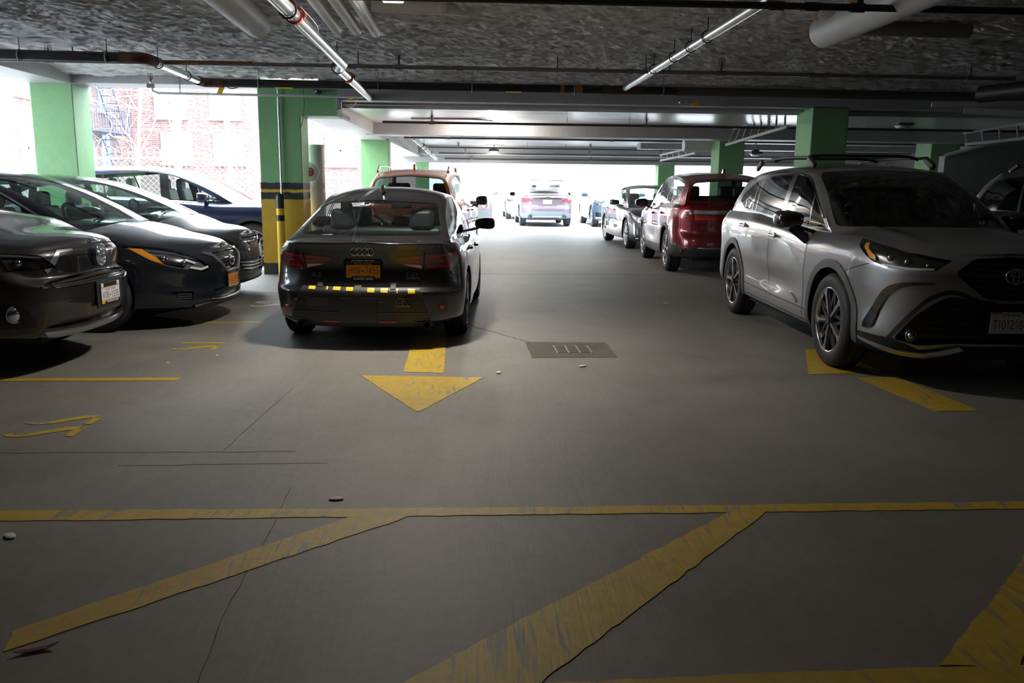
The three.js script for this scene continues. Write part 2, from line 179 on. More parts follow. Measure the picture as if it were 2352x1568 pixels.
// ---------------------------------------------------------------- pipes and fittings under the ceiling
const ring = (x, y, z, R, r, ax) => { const g = new THREE.TorusGeometry(R, r, 6, 24); if (ax === 'x') g.rotateY(Math.PI / 2); if (ax === 'y') g.rotateX(Math.PI / 2); return g.translate(x, y, z); };
function pipe(label, pts, r, mat, name = 'pipe', cat = 'pipe', group) { const o = thing(name, label, cat, group); const segs = []; for (let i = 0; i < pts.length - 1; i++) { segs.push(rod(pts[i], pts[i + 1], r, 18)); if (i) segs.push(new THREE.SphereGeometry(r * 1.08, 16, 10).translate(...pts[i])); } part('pipe_run', merge(segs), mat, o); return o; }
function hanger(o, x, y, z, R, top, ax, mat = greyPipe) { part('hanger', merge([ring(x, y, z, R * 1.18, 0.008, ax), rod([x, y + R * 1.15, z], [x, top, z], 0.006, 6)]), mat, o); }
function coupling(o, p, R, ax, mat = redCast, w = 0.05) { const h = new THREE.CylinderGeometry(R * 1.28, R * 1.28, w, 20); if (ax === 'z') h.rotateX(Math.PI / 2); else h.rotateZ(Math.PI / 2); const b = []; for (const s of [1, -1]) b.push(ax === 'z' ? box(0.035, 0.03, w * 0.9, s * R * 1.38, 0.005, 0) : box(w * 0.9, 0.03, 0.035, 0, 0.005, s * R * 1.38), ax === 'z' ? rod([s * R * 1.45, -0.03, 0], [s * R * 1.45, 0.035, 0], 0.006, 6) : rod([0, -0.03, s * R * 1.45], [0, 0.035, s * R * 1.45], 0.006, 6)); part('coupling', merge([h, ...b]).translate(...p), mat, o); }
function sprinkler(o, x, y, z) { const g = [rod([x, y, z], [x, y + 0.12, z], 0.016, 10), rod([x, y + 0.1, z], [x, y + 0.15, z], 0.01, 8), ring(x, y + 0.1, z, 0.034, 0.0025, 'y'), ring(x, y + 0.17, z, 0.03, 0.0025, 'y'), ring(x, y + 0.13, z, 0.037, 0.0022, 'y')]; for (let k = 0; k < 6; k++) { const a = k * Math.PI / 3; g.push(tube([[x + 0.03 * Math.cos(a), y + 0.09, z + 0.03 * Math.sin(a)], [x + 0.038 * Math.cos(a), y + 0.13, z + 0.038 * Math.sin(a)], [x + 0.028 * Math.cos(a), y + 0.178, z + 0.028 * Math.sin(a)]], 0.0025, 5, false, 6)); } part('sprinkler_head', merge(g), std([0.16, 0.13, 0.11], 0.5, 0.5), o); part('pipe_tee', merge([rod([x - 0.05, y, z], [x + 0.05, y, z], 0.032, 12)]), greyPipe, o); }
// big sprinkler main along the aisle
{ const o = thing('sprinkler_main', 'long silver sprinkler main with red couplings running down the aisle under the ceiling', 'pipe'), X = -1.34, X2 = -1.44, Y = 2.72;
  part('pipe_run', merge([rod([X, Y, -3], [X, Y, -9.9], 0.056, 20), rod([X, Y, -9.9], [X2, Y, -10.35], 0.056, 20), rod([X2, Y, -10.35], [X2, Y, -16.0], 0.052, 20)]), steel, o); const E = [-0.83, 2.18, -26.2], S = [X2, Y, -16.2], on = (z) => { const t = (z + 16.2) / -10; return [S[0] + (E[0] - S[0]) * t, S[1] + (E[1] - S[1]) * t, z]; }; part('wrapped_run', rod(S, E, 0.052, 20), whiteWrap, o);
  coupling(o, [X, Y, -7.15], 0.056, 'z'); coupling(o, [X2, Y, -11.1], 0.054, 'z'); for (const z of [-17.6, -18.9, -20.4, -22.2, -24.2]) coupling(o, on(z), 0.05, 'z', rust, 0.04); for (const z of [-18.2, -21.2, -23.6]) part('pipe_sleeve', rod(on(z), on(z - 0.6), 0.058, 18), whiteWrap, o);
  part('control_valve', merge([new THREE.SphereGeometry(0.085, 18, 12).scale(0.9, 0.9, 1.5).translate(X2, Y, -15.6), rod([X2, Y, -15.25], [X2, Y, -16.1], 0.068, 18), rbox(0.1, 0.1, 0.12, 0.02, X2 + 0.07, Y + 0.06, -15.3)]), redCast, o); coupling(o, [X2, Y, -15.2], 0.055, 'z', rust); coupling(o, [X2, Y, -16.2], 0.06, 'z', blackPipe);
  part('sensor_box', merge([rbox(0.07, 0.08, 0.1, 0.01, X2 - 0.02, Y + 0.09, -14.7), rbox(0.05, 0.05, 0.08, 0.01, X2 + 0.1, Y - 0.02, -14.95)]), std([0.22, 0.22, 0.22], 0.6), o); part('label_tag', merge([rbox(0.06, 0.002, 0.1, 0.001).rotateZ(0.5).rotateY(0.4).translate(X + 0.06, Y + 0.05, -7.9)]), whiteWall, o);
  for (const z of [-6.9, -10.2, -14.4]) hanger(o, z > -10 ? X : X2, Y, z, 0.056, 3.0, 'z', rust); for (const z of [-19.5, -22.8]) hanger(o, ...on(z), 0.056, 2.6, 'z', rust); part('pull_cord', tube([[X + 0.06, Y + 0.06, -7.1], [X + 0.13, Y - 0.02, -7.4], [X + 0.08, Y - 0.04, -7.8]], 0.003, 5), whiteWall, o); }
// thin branch line across, with upright heads
{ const o = pipe('thin grey sprinkler branch pipe crossing below the sprayed ceiling', [[-8.2, 2.82, -10.83], [-1.6, 2.82, -10.83], [7.0, 2.82, -10.85]], 0.024, greyPipe, 'branch_pipe'); for (const x of [-4.93, -0.79, 3.2, 6.4]) sprinkler(o, x, 2.82, -10.84); for (const [x] of [[-4.65], [-1.28], [1.15], [2.55]]) part('hanger', rod([x, 2.82, -10.84], [x, 3.0, -10.84], 0.007, 6), rust, o); part('rust_patch', rod([-3.75, 2.824, -10.829], [-2.55, 2.827, -10.829], 0.0255, 14), std([0.22, 0.13, 0.05], 0.7, 0.3), o); part('rust_patch', rod([-3.38, 2.82, -10.83], [-3.18, 2.82, -10.83], 0.0262, 14), std([0.4, 0.22, 0.04], 0.6), o); for (const x of [-1.35, 4.35, 2.05, -0.05]) part('pipe_collar', rod([x - 0.04, 2.82, -10.84], [x + 0.04, 2.82, -10.84], 0.031, 14), greyPipe, o); }
// black main: left run, silver jog, right run
{ const o = thing('black_main', 'thick black sprinkler main with rusty elbows crossing below the sprayed ceiling', 'pipe'), Y = 2.8;
  part('pipe_run', merge([rod([-8.2, Y + 0.03, -10.3], [-3.75, Y, -10.3], 0.055, 20), rod([-3.68, Y, -12.7], [3.1, Y, -12.72], 0.058, 20)]), blackPipe, o); part('jog_pipe', rod([-3.62, Y, -10.5], [-3.68, Y, -12.6], 0.047, 20), steel, o);
  for (const p of [[[-3.9, Y, -10.3], [-3.66, Y, -10.32], [-3.62, Y, -10.6]], [[-3.68, Y, -12.45], [-3.66, Y, -12.68], [-3.4, Y, -12.7]]]) part('elbow', tube(p, 0.062, 14, false, 12), rust, o); part('elbow', tube([[2.0, Y, -12.71], [2.35, Y, -12.72], [2.6, Y, -12.72]], 0.062, 14), std([0.06, 0.03, 0.02], 0.7), o);
  for (const x of [-4.04, -5.0]) hanger(o, x, Y, -10.3, 0.055, 3.0, 'x', greyPipe); hanger(o, -3.66, Y, -11.9, 0.05, 3.0, 'z'); hanger(o, -3.63, Y, -10.75, 0.05, 3.0, 'z'); for (const x of [-2.9, -1.22, 0.12, 1.6, 2.9]) hanger(o, x, Y, -12.7, 0.062, 3.0, 'x', greyPipe);
  for (const [x, w] of [[-2.55, 0.25], [0.72, 0.23]]) part('pipe_label', rbox(w, 0.012, 0.06, 0.003, x, Y - 0.058, -12.66), yellowTag, o); for (const [x, w] of [[-2.95, 0.05], [-2.78, 0.07], [1.62, 0.1], [1.4, 0.05]]) part('rust_patch', rod([x, Y, -12.71], [x + w, Y, -12.71], 0.0585, 18), std([0.25, 0.12, 0.03], 0.7), o); }
// foam-smeared run of the same height at right
pipe('rusty dark pipe along the beam top at right, half smeared with foam', [[3.1, 2.8, -12.75], [8.5, 2.8, -12.8]], 0.062, std([0.09, 0.08, 0.075], 0.8), 'pipe');
// lengthwise and upper right pipes
{ const o = pipe('dark shiny pipe running lengthwise under the ceiling right of centre', [[2.27, 2.82, -4.6], [2.33, 2.82, -12.6]], 0.045, steel); for (const z of [-8.9, -8.3, -10.6, -9.6]) part('clevis', merge([ring(2.3, 2.82, z, 0.054, 0.006, 'z'), rod([2.3, 2.87, z], [2.3, 3.0, z], 0.005, 6)]), blackPipe, o); part('hanger', rod([2.22, 2.8, -10.7], [2.22, 3.0, -10.7], 0.006, 6), blackPipe, o); }
{ const o = pipe('dark pipe crossing at the top right edge of the picture', [[-1.0, 2.76, -6.6], [6.5, 2.76, -6.55]], 0.026, std([0.03, 0.035, 0.035], 0.5, 0.4)); for (const x of [2.33, 2.6, 2.95]) part('pipe_collar', rod([x - 0.05, 2.76, -6.58], [x + 0.06, 2.76, -6.58], 0.034, 14), blackPipe, o); part('pipe_tee', rod([2.97, 2.76, -6.57], [2.97, 2.95, -6.57], 0.025, 12), blackPipe, o); }
{ const o = pipe('thin conduit with a caged end in front of the left opening', [[-4.6, 2.86, -13.25], [-4.58, 2.73, -13.25], [-4.5, 2.7, -13.25], [-1.5, 2.69, -13.25]], 0.018, galv, 'conduit'); sprinkler(o, -4.6, 2.8, -13.25); part('hanger', rod([-4.18, 2.7, -13.25], [-4.18, 3.0, -13.25], 0.008, 6), greyPipe, o); }
// white drain pipes half buried in foam
pipe('fat white insulated pipe with a rounded end at top right', [[3.36, 2.86, -8.1], [3.3, 2.86, -4.5]], 0.15, whiteWrap, 'insulated_pipe'); 
{ const c = new THREE.SphereGeometry(0.15, 24, 16).translate(3.36, 2.86, -8.1); part('pipe_end', c, whiteWrap, scene.children[scene.children.length - 1]); const st = std([0.42, 0.27, 0.13], 0.95), r = rng(12); for (let i = 0; i < 9; i++) { const z = -8.0 + i * 0.27, a = 2.2 + r() * 0.5, s = 0.05 + r() * 0.05; part('foam_lump', new THREE.IcosahedronGeometry(s, 2).scale(1, 0.6, 1.7).translate(3.35 + 0.145 * Math.cos(a), 2.86 + 0.145 * Math.sin(a), z), i % 3 ? std([0.48, 0.46, 0.42], 0.95) : st, scene.children[scene.children.length - 1]); } }
pipe('stubby white pipe lying along the ceiling at far top right', [[3.6, 2.94, -8.35], [4.9, 2.94, -8.4]], 0.07, painted([0.35, 0.34, 0.31]), 'insulated_pipe');
pipe('fat white pipe sunk in the ceiling at upper left', [[-2.02, 2.95, -8.85], [-1.92, 2.95, -4.5]], 0.14, whiteWrap, 'insulated_pipe');
[-1.19, -1.04, -0.89].forEach((x, i) => { const o = pipe(['left one of three white pipes side by side at the top edge', 'middle one of three white pipes side by side at the top edge', 'right one of three white pipes side by side at the top edge'][i], [[x + 0.03 * (i - 1), 2.88, -8.65 - i * 0.06], [x, 2.88, -5.6]], 0.052, whiteWrap, 'insulated_pipe'); part('foil_end', new THREE.SphereGeometry(0.053, 16, 12).translate(x + 0.03 * (i - 1), 2.88, -8.65 - i * 0.06), galv, o); });
pipe('white pipe branching right along the ceiling beside the three pipes', [[-0.82, 2.99, -8.0], [-0.2, 2.99, -8.05], [0.05, 3.03, -8.35]], 0.07, whiteWrap, 'insulated_pipe');
pipe('large dark pipe at the far right edge below the ceiling', [[6.9, 2.68, -11.4], [8.2, 2.72, -8.6]], 0.11, blackPipe);
// branch lines in the far bays
[[-15.2, 2.47], [-19.9, 2.46], [-24.6, 2.45], [-26.2, 2.35], [-27.2, 2.22]].forEach(([z, y], i) => { const o = pipe(['first', 'second', 'third', 'fourth', 'fifth'][i] + ' cross pipe below the far ceiling, counted from the camera', [[X0(i), y, z], [13, y, z]], 0.022, std([0.07, 0.075, 0.08], 0.5, 0.4), 'branch_pipe', 'pipe'); for (const x of [-0.55, 3.2, 5.4].map((q) => q + i * 0.2)) sprinkler(o, x, y, z); for (const x of [1.8, 2.9, 7.2]) part('hanger', rod([x, y, z], [x, 2.62, z], 0.005, 6), greyPipe, o); });
function X0(i) { return [-1.4, -1.35, -1.0, -0.75, -0.6][i]; }
{ const o = thing('conduit', 'thin conduit bending down to the lit lamp over the aisle', 'conduit'); part('pipe_run', tube([[-0.95, 2.585, -15.9], [0.3, 2.585, -15.9], [0.5, 2.575, -16.0], [0.54, 2.57, -16.5], [0.54, 2.6, -16.8]], 0.014, 8, false, 30), galv, o); }
pipe('short white conduit clipped to the side of the left beam', [[-1.86, 2.66, -13.9], [-1.62, 2.66, -15.6]], 0.018, whiteWrap, 'conduit');
{ const o = thing('junction_box', 'junction box with a white conduit elbow at the beam end above the striped pillar', 'junction box'); part('box', rbox(0.07, 0.2, 0.12, 0.01, -1.89, 2.62, -13.46), std([0.2, 0.2, 0.23], 0.5), o); part('conduit_elbow', tube([[-1.8, 2.6, -13.46], [-1.7, 2.56, -13.45], [-1.62, 2.62, -13.44]], 0.014, 8), whiteWrap, o); part('strobe', rbox(0.08, 0.06, 0.06, 0.012, -1.71, 2.68, -13.46), yellowTag, o); }
{ const o = thing('dome_camera', 'small dark dome camera at the top of the striped pillar', 'camera'); part('dome', new THREE.SphereGeometry(0.055, 20, 10, 0, 6.3, 1.4, 1.8).translate(-2.2, 2.79, -13.47), CMgloss(), o); part('mount', rbox(0.13, 0.03, 0.12, 0.01, -2.2, 2.8, -13.48), std([0.1, 0.1, 0.1], 0.5), o); }
function CMgloss() { return phys([0.01, 0.01, 0.012], { roughness: 0.1, clearcoat: 1 }); }
{ const o = thing('hanging_tag', 'yellow tag dangling from the black main beside the left opening', 'tag'); part('tag', rbox(0.07, 0.13, 0.004, 0.002).rotateZ(-0.45).translate(-3.45, 2.71, -12.74), yellowTag, o); part('clip', tube([[-3.55, 2.75, -12.74], [-3.4, 2.76, -12.74], [-3.3, 2.73, -12.74], [-3.2, 2.75, -12.74]], 0.008, 6), blackPipe, o); }
{ const o = thing('hanging_tag', 'orange tag and bright valve hanging at the beam right of centre', 'tag'); part('tag', rbox(0.1, 0.07, 0.006, 0.003, 3.55, 2.68, -13.3), yellowTag, o); part('valve', merge([new THREE.SphereGeometry(0.035, 14, 10).translate(3.32, 2.7, -13.3), rod([3.2, 2.7, -13.3], [3.5, 2.7, -13.3], 0.014)]), CM0(), o); }
function CM0() { return std([0.7, 0.7, 0.72], 0.15, 1); }
{ const o = thing('sign_board', 'long pale strip hanging below the ceiling at the right edge', 'strip'); part('strip', bar([6.9, 2.66, -12.6], [9.6, 2.72, -12.4], 0.02, 0.07), std([0.5, 0.5, 0.46], 0.7), o); part('torn_edge', bar([7.4, 2.58, -12.6], [9.6, 2.46, -12.2], 0.02, 0.09), std([0.45, 0.45, 0.42], 0.8), o); }
// ladder-like soffit framing beside the right pillars
function frame(label, A, B, C, D, n, mat) { const o = thing('soffit_frame', label, 'framing'); part('rail', bar(A, B, 0.04, 0.05), mat, o); part('rail', bar(C, D, 0.04, 0.04), mat, o); const q = (P, Q, t) => P.map((v, i) => v + (Q[i] - v) * t); for (let k = 0; k <= n; k++) { const t = 0.03 + 0.94 * k / n; part('rung', bar(q(C, D, t), q(A, B, t), 0.025, 0.03), mat, o); } return o; }
const fz = std([0.33, 0.34, 0.34], 0.9);
frame('ladder-like soffit framing left of the green pillar behind the silver SUV', [5.26, 2.26, -17.2], [5.5, 2.45, -14.6], [5.4, 2.57, -17.2], [5.48, 2.7, -14.6], 7, fz); frame('small ladder-like framing beside the far white pipe', [5.93, 2.2, -25.9], [6.2, 2.32, -23.0], [5.92, 2.36, -25.9], [6.1, 2.46, -23.0], 5, std([0.55, 0.55, 0.55], 0.8)); frame('ladder-like soffit framing above the ramp wall at far right', [9.14, 2.24, -15.4], [9.5, 2.3, -13.9], [9.09, 2.44, -15.4], [9.45, 2.54, -13.9], 4, fz);
pipe('short fat white pipe left of the pillar behind the dark red crossover', [[4.85, 2.33, -19.0], [5.6, 2.34, -19.0]], 0.135, whiteWrap, 'insulated_pipe');
// ---------------------------------------------------------------- at the striped pillar
{ const o = thing('bollard', 'yellow and black bollard guarding a conduit in front of the striped pillar', 'bollard'), X = -2.82, Z = -13.4; const yb = std([0.72, 0.47, 0.03], 0.45), bb = std([0.015, 0.015, 0.016], 0.4); part('post', rod([X, 0, Z], [X, 1.2, Z], 0.06, 24), yb, o); part('cap', new THREE.SphereGeometry(0.06, 24, 12, 0, 6.3, 0, 1.6).translate(X, 1.2, Z), bb, o); part('black_band', rod([X, 1.03, Z], [X, 1.2, Z], 0.0605, 24), bb, o); part('black_band', rod([X, 0.84, Z], [X, 0.93, Z], 0.0605, 24), bb, o); }
pipe('thin steel conduit rising from the bollard up the green pillar', [[-2.81, 1.25, -13.5], [-2.81, 2.85, -13.5]], 0.016, galv, 'conduit');
{ const o = thing('cable', 'thin black cable drooping down the green pillar to the white post', 'cable'); part('wire', tube([[-2.43, 2.84, -13.5], [-2.42, 2.6, -13.5], [-2.47, 2.3, -13.52], [-2.6, 2.15, -13.8], [-2.6, 2.05, -14.2]], 0.005, 6, false, 40), blackPipe, o); }
{ const o = thing('white_post', 'stout white cylindrical post right of the striped pillar', 'post'); part('shell', new THREE.LatheGeometry([[0.0, 2.0], [0.14, 2.03], [0.165, 2.035], [0.165, 1.98], [0.16, 1.97], [0.16, 0]].map((p) => new THREE.Vector2(...p)), 32).translate(-2.45, 0, -14.45), whiteWrap, o); }
{ const o = thing('round_sign', 'round white disc with a small red wheel emblem on the white post', 'sign'), x = -2.5, y = 1.6, z = -14.24; part('disc', new THREE.CylinderGeometry(0.155, 0.155, 0.03, 40).rotateX(Math.PI / 2).translate(x, y, z), std([0.72, 0.72, 0.72], 0.4), o); const w = [new THREE.TorusGeometry(0.06, 0.011, 10, 32)]; for (let k = 0; k < 4; k++) w.push(bare(rbox(0.018, 0.055, 0.012, 0.004, 0, 0.03, 0)).rotateZ(k * Math.PI / 2 + 0.15)); w.push(new THREE.CylinderGeometry(0.018, 0.018, 0.016, 16).rotateX(Math.PI / 2)); part('red_wheel', merge(w).translate(x, y, z + 0.024), std([0.5, 0.02, 0.03], 0.4), o); part('hook', tube([[x, y - 0.15, z], [x + 0.01, y - 0.2, z + 0.02], [x + 0.02, y - 0.24, z]], 0.006, 6), galv, o); }
// ---------------------------------------------------------------- outside: yard, brick apartment building, fire escape, trees, fence
struct('ground', bx(-70, 70, -0.5, -0.0, -130, -28.5), std([0.5, 0.5, 0.5], 0.9)); struct('ground', bx(-70, -8.6, -0.5, -0.02, -28.5, 20), std([0.5, 0.5, 0.5], 0.9)); struct('ground', bx(-8.6, -2.3, -0.5, 0.001, -28.5, -14.15), std([0.5, 0.5, 0.5], 0.9));
const brickMap = dataTex(512, (u, v) => { const row = Math.floor(v * 12), x = u * 5 + (row % 2) * 0.5, c = Math.floor(x), fx = x - c, fy = v * 12 - row; const h = Math.abs(Math.sin(c * 127.1 + row * 311.7 + (c % 5) * 3) * 43758.5) % 1; if (fx < 0.05 || fy < 0.14) return [0.26, 0.24, 0.24]; const k = 0.75 + h * 0.5; return [0.2 * k, 0.125 * k, 0.115 * k]; });
const brick = std(0xffffff, 0.9, 0, { map: rep(brickMap, 1) });
{ const o = thing('apartment_building', 'brick apartment building across the yard, seen overexposed through the left opening', 'building');
  part('wall', uvBox(bx(-15.1, -2.0, 0, 9, -46, -40)), brick, o); part('wall', uvBox(bx(-22, -15.1, 0, 9, -46, -16)), brick, o);
  const fr = std([0.2, 0.24, 0.32], 0.5), pane = phys([0.2, 0.28, 0.38], { roughness: 0.08, clearcoat: 1 }), sill = std([0.5, 0.49, 0.47], 0.8), cur = std([0.5, 0.53, 0.6], 0.8);
  const win = (place, w, h) => { const f = part('window', merge([bx(-w / 2 - 0.06, w / 2 + 0.06, h, h + 0.08, -0.02, 0.06), bx(-w / 2 - 0.06, -w / 2, 0, h, -0.02, 0.06), bx(w / 2, w / 2 + 0.06, 0, h, -0.02, 0.06), bx(-0.04, 0.04, 0, h, -0.02, 0.05), bx(-w / 2, w / 2, h / 2 - 0.03, h / 2 + 0.03, -0.02, 0.05)]), fr, o); place(f); for (const s of [-1, 1]) for (const t of [0, 1]) part('pane', bx(s > 0 ? 0.04 : -w / 2, s > 0 ? w / 2 : -0.04, t ? h / 2 + 0.03 : 0, t ? h : h / 2 - 0.03, 0.0, 0.012), pane, f); part('curtain', bx(-w / 2, w / 2, h * 0.35, h, 0.013, 0.016), cur, f); part('sill', bx(-w / 2 - 0.12, w / 2 + 0.12, -0.12, 0, -0.02, 0.12), sill, f); };
  for (const [x, y] of [[-10.6, 2.25], [-10.7, 4.25], [-12.9, 2.25], [-13.1, 4.25], [-5.6, 2.25], [-5.6, 4.25], [-10.7, 7], [-13.1, 7]]) win((f) => f.position.set(x, y, -39.98), 1.25, 1.25);
  for (const z of [-37.6, -35.9, -34.1, -31, -28, -25]) for (const y of [1.7, 4.3, 7]) win((f) => { f.position.set(-15.08, y, z); f.rotation.y = Math.PI / 2; }, 0.9, 1.6); }
{ const o = thing('fire_escape', 'black iron fire escape on the brick building', 'fire escape'), ir = std([0.12, 0.13, 0.18], 0.6, 0.4), X = -14.3;
  for (const y of [3.35, 6.0]) { part('platform', bx(-15.05, X, y, y + 0.06, -38.6, -34.6), ir, o); for (let k = 0; k <= 16; k++) part('baluster', rod([X, y, -38.6 + k * 0.25], [X, y + 0.95, -38.6 + k * 0.25], 0.02, 5), ir, o); part('rail', rod([X, y + 0.95, -38.6], [X, y + 0.95, -34.6], 0.025, 6), ir, o); }
  for (const [z0, y0, z1, y1] of [[-36.2, 6.0, -37.9, 3.4], [-36.6, 3.35, -38.6, 0.9]]) { for (const s of [0, 0.55]) part('stringer', rod([X - s, y0, z0], [X - s, y1, z1], 0.03, 6), ir, o); for (let k = 1; k < 9; k++) { const t = k / 9; part('tread', rod([X, y0 + (y1 - y0) * t, z0 + (z1 - z0) * t], [X - 0.55, y0 + (y1 - y0) * t, z0 + (z1 - z0) * t], 0.025, 5), ir, o); } } }
function tree(name, label, x, z, h, r, lean, mat, seed, nb) { const o = thing(name, label, 'tree'), q = rng(seed), br = []; const top = [x + lean, h, z]; part('trunk', tube([[x, 0, z], [x + lean * 0.1, h * 0.3, z], [x + lean * 0.35, h * 0.6, z], top], r, 10, false, 24), mat, o); const grow = (p, d, l, rr, n) => { const pts = [p]; let c = p.slice(), v = d.slice(); for (let i = 0; i < 4; i++) { c = c.map((a, k) => a + v[k] * l / 4); v = v.map((a) => a + (q() - 0.5) * 0.7); pts.push(c.slice()); } br.push(tube(pts, rr, 5, false, 8)); if (n > 0) for (let i = 0; i < 3; i++) grow(pts[2 + Math.floor(q() * 3)], v.map((a) => a + (q() - 0.5) * 1.6), l * 0.6, rr * 0.6, n - 1); }; for (let i = 0; i < nb; i++) { const t = 0.25 + 0.7 * q(); grow([x + lean * t * t, h * t, z], [(q() - 0.5) * 1.8, 0.4 + q() * 0.6, (q() - 0.5)], 1.2 + q(), r * 0.28, 2); } const b = part('branches', merge(br), mat, o); b.userData.kind = 'stuff'; }
const bark = std([0.16, 0.18, 0.2], 0.9), pale = std([0.42, 0.42, 0.44], 0.9);
tree('bare_tree', 'bare dark-trunked tree beside the striped pillar', -6.2, -23.5, 6.5, 0.075, -0.25, bark, 3, 4); tree('bare_tree', 'bare pale tree in the middle of the left opening', -7.9, -24.5, 7, 0.1, 0.1, pale, 8, 8); tree('bare_tree', 'bare pale shrubby tree in front of the fire escape', -9.4, -25.5, 4.2, 0.045, 0.3, pale, 15, 9);
{ const o = thing('chain_link_fence', 'chain-link fence topped with coiled wire beyond the navy SUV', 'fence'), g = std([0.4, 0.42, 0.46], 0.5, 0.6), Z = -21, x0 = -12.5, x1 = -4.9, H = 1.95; for (let x = x0; x <= x1; x += 1.9) part('post', rod([x, 0, Z], [x, H + 0.1, Z], 0.03, 8), g, o); part('rail', rod([x0, H, Z], [x1, H, Z], 0.018, 6), g, o); const w = []; for (let x = x0 - H; x < x1; x += 0.13) { for (const s of [1, -1]) { let a = x, b = x + H, ya = 0, yb = H; if (a < x0) { ya = x0 - a; a = x0; } if (b > x1) { yb = H - (b - x1); b = x1; } if (b > a) w.push(s > 0 ? rod([a, ya, Z], [b, yb, Z], 0.004, 3) : rod([a, H - ya, Z + 0.005], [b, H - yb, Z + 0.005], 0.004, 3)); } } const m = part('wire_mesh', merge(w), g, o); m.userData.kind = 'stuff'; const c = []; for (let i = 0; i < 400; i++) { const t = i / 400; c.push([x0 + (x1 - x0) * t, H + 0.14 + 0.12 * Math.sin(i * 0.8), Z + 0.12 * Math.cos(i * 0.8)]); } const k = part('coiled_wire', tube(c, 0.006, 4, false, 1600), g, o); void k; }
{ const o = thing('far_building', 'pale building beyond the bright far exit', 'building'); part('wall', bx(-20, 30, 0, 4.2, -80, -72), std([0.75, 0.75, 0.74], 0.9), o); part('door', bx(2.8, 5.0, 0, 3.0, -71.98, -71.9), std([0.4, 0.5, 0.55], 0.7), o); part('awning', bx(1.6, 5.6, 3.1, 3.3, -72, -71.2), std([0.5, 0.56, 0.58], 0.7), o); }
// ================================================================ cars: a body is lofted in half sections, then its panels, glass and lights are cut out of it
// local frame of a car: +x forward, +y up, +z the car's right side, origin on the ground between the axles
function tangents(s, v, mono) {
  const n = s.length, d = [], m = new Array(n);
  for (let i = 0; i < n - 1; i++) d[i] = (v[i + 1] - v[i]) / (s[i + 1] - s[i]);
  for (let i = 0; i < n; i++) {
    if (i === 0) m[i] = d[0]; else if (i === n - 1) m[i] = d[n - 2];
    else if (mono) m[i] = d[i - 1] * d[i] <= 0 ? 0 : 2 * d[i - 1] * d[i] / (d[i - 1] + d[i]);
    else { const h0 = s[i] - s[i - 1], h1 = s[i + 1] - s[i]; m[i] = (d[i - 1] * h1 + d[i] * h0) / (h0 + h1); }
  }
  return m;
}
function spline(s, v, mono = true) {
  const m = tangents(s, v, mono), n = s.length;
  return (x) => {
    if (x <= s[0]) return v[0]; if (x >= s[n - 1]) return v[n - 1];
    let i = 0; while (x > s[i + 1]) i++;
    const h = s[i + 1] - s[i], t = (x - s[i]) / h, t2 = t * t, t3 = t2 * t;
    return v[i] * (2 * t3 - 3 * t2 + 1) + m[i] * h * (t3 - 2 * t2 + t) + v[i + 1] * (-2 * t3 + 3 * t2) + m[i + 1] * h * (t3 - t2);
  };
}
const table = (pts, mono = true) => { const p = pts.slice().sort((a, b) => a[0] - b[0]); return spline(p.map((q) => q[0]), p.map((q) => q[1]), mono); };
// shapes in a projection plane: a list of convex pieces and an outline
function shp(pts) {
  const v = pts.map((p) => new THREE.Vector2(p[0], p[1])); if (THREE.ShapeUtils.area(v) < 0) v.reverse();
  const o = v.map((p) => [p.x, p.y]);
  return { outline: o, pieces: THREE.ShapeUtils.triangulateShape(v, []).map((t) => { const q = t.map((k) => o[k]); const a = (q[1][0] - q[0][0]) * (q[2][1] - q[0][1]) - (q[1][1] - q[0][1]) * (q[2][0] - q[0][0]); return a < 0 ? q.reverse() : q; }) };
}
function curve(pts, n = 6, closed = true) { const c = new THREE.CatmullRomCurve3(pts.map((p) => new THREE.Vector3(p[0], p[1], 0)), closed, 'centripetal'); return c.getPoints(pts.length * n).slice(0, closed ? -1 : undefined).map((p) => [p.x, p.y]); }
function rounded(pts, r, n = 4) {   // polygon with rounded corners; r may be a list
  const o = [], N = pts.length;
  for (let i = 0; i < N; i++) {
    const a = pts[(i + N - 1) % N], b = pts[i], c = pts[(i + 1) % N], la = Math.hypot(a[0] - b[0], a[1] - b[1]), lc = Math.hypot(c[0] - b[0], c[1] - b[1]);
    const q = Math.min(Array.isArray(r) ? r[i] : r, la * 0.48, lc * 0.48);
    const p = [b[0] + (a[0] - b[0]) * q / la, b[1] + (a[1] - b[1]) * q / la], e = [b[0] + (c[0] - b[0]) * q / lc, b[1] + (c[1] - b[1]) * q / lc];
    if (q < 1e-4) { o.push(b); continue; }
    for (let k = 0; k <= n; k++) { const t = k / n; o.push([p[0] * (1 - t) ** 2 + 2 * b[0] * t * (1 - t) + e[0] * t * t, p[1] * (1 - t) ** 2 + 2 * b[1] * t * (1 - t) + e[1] * t * t]); }
  }
  return o;
}
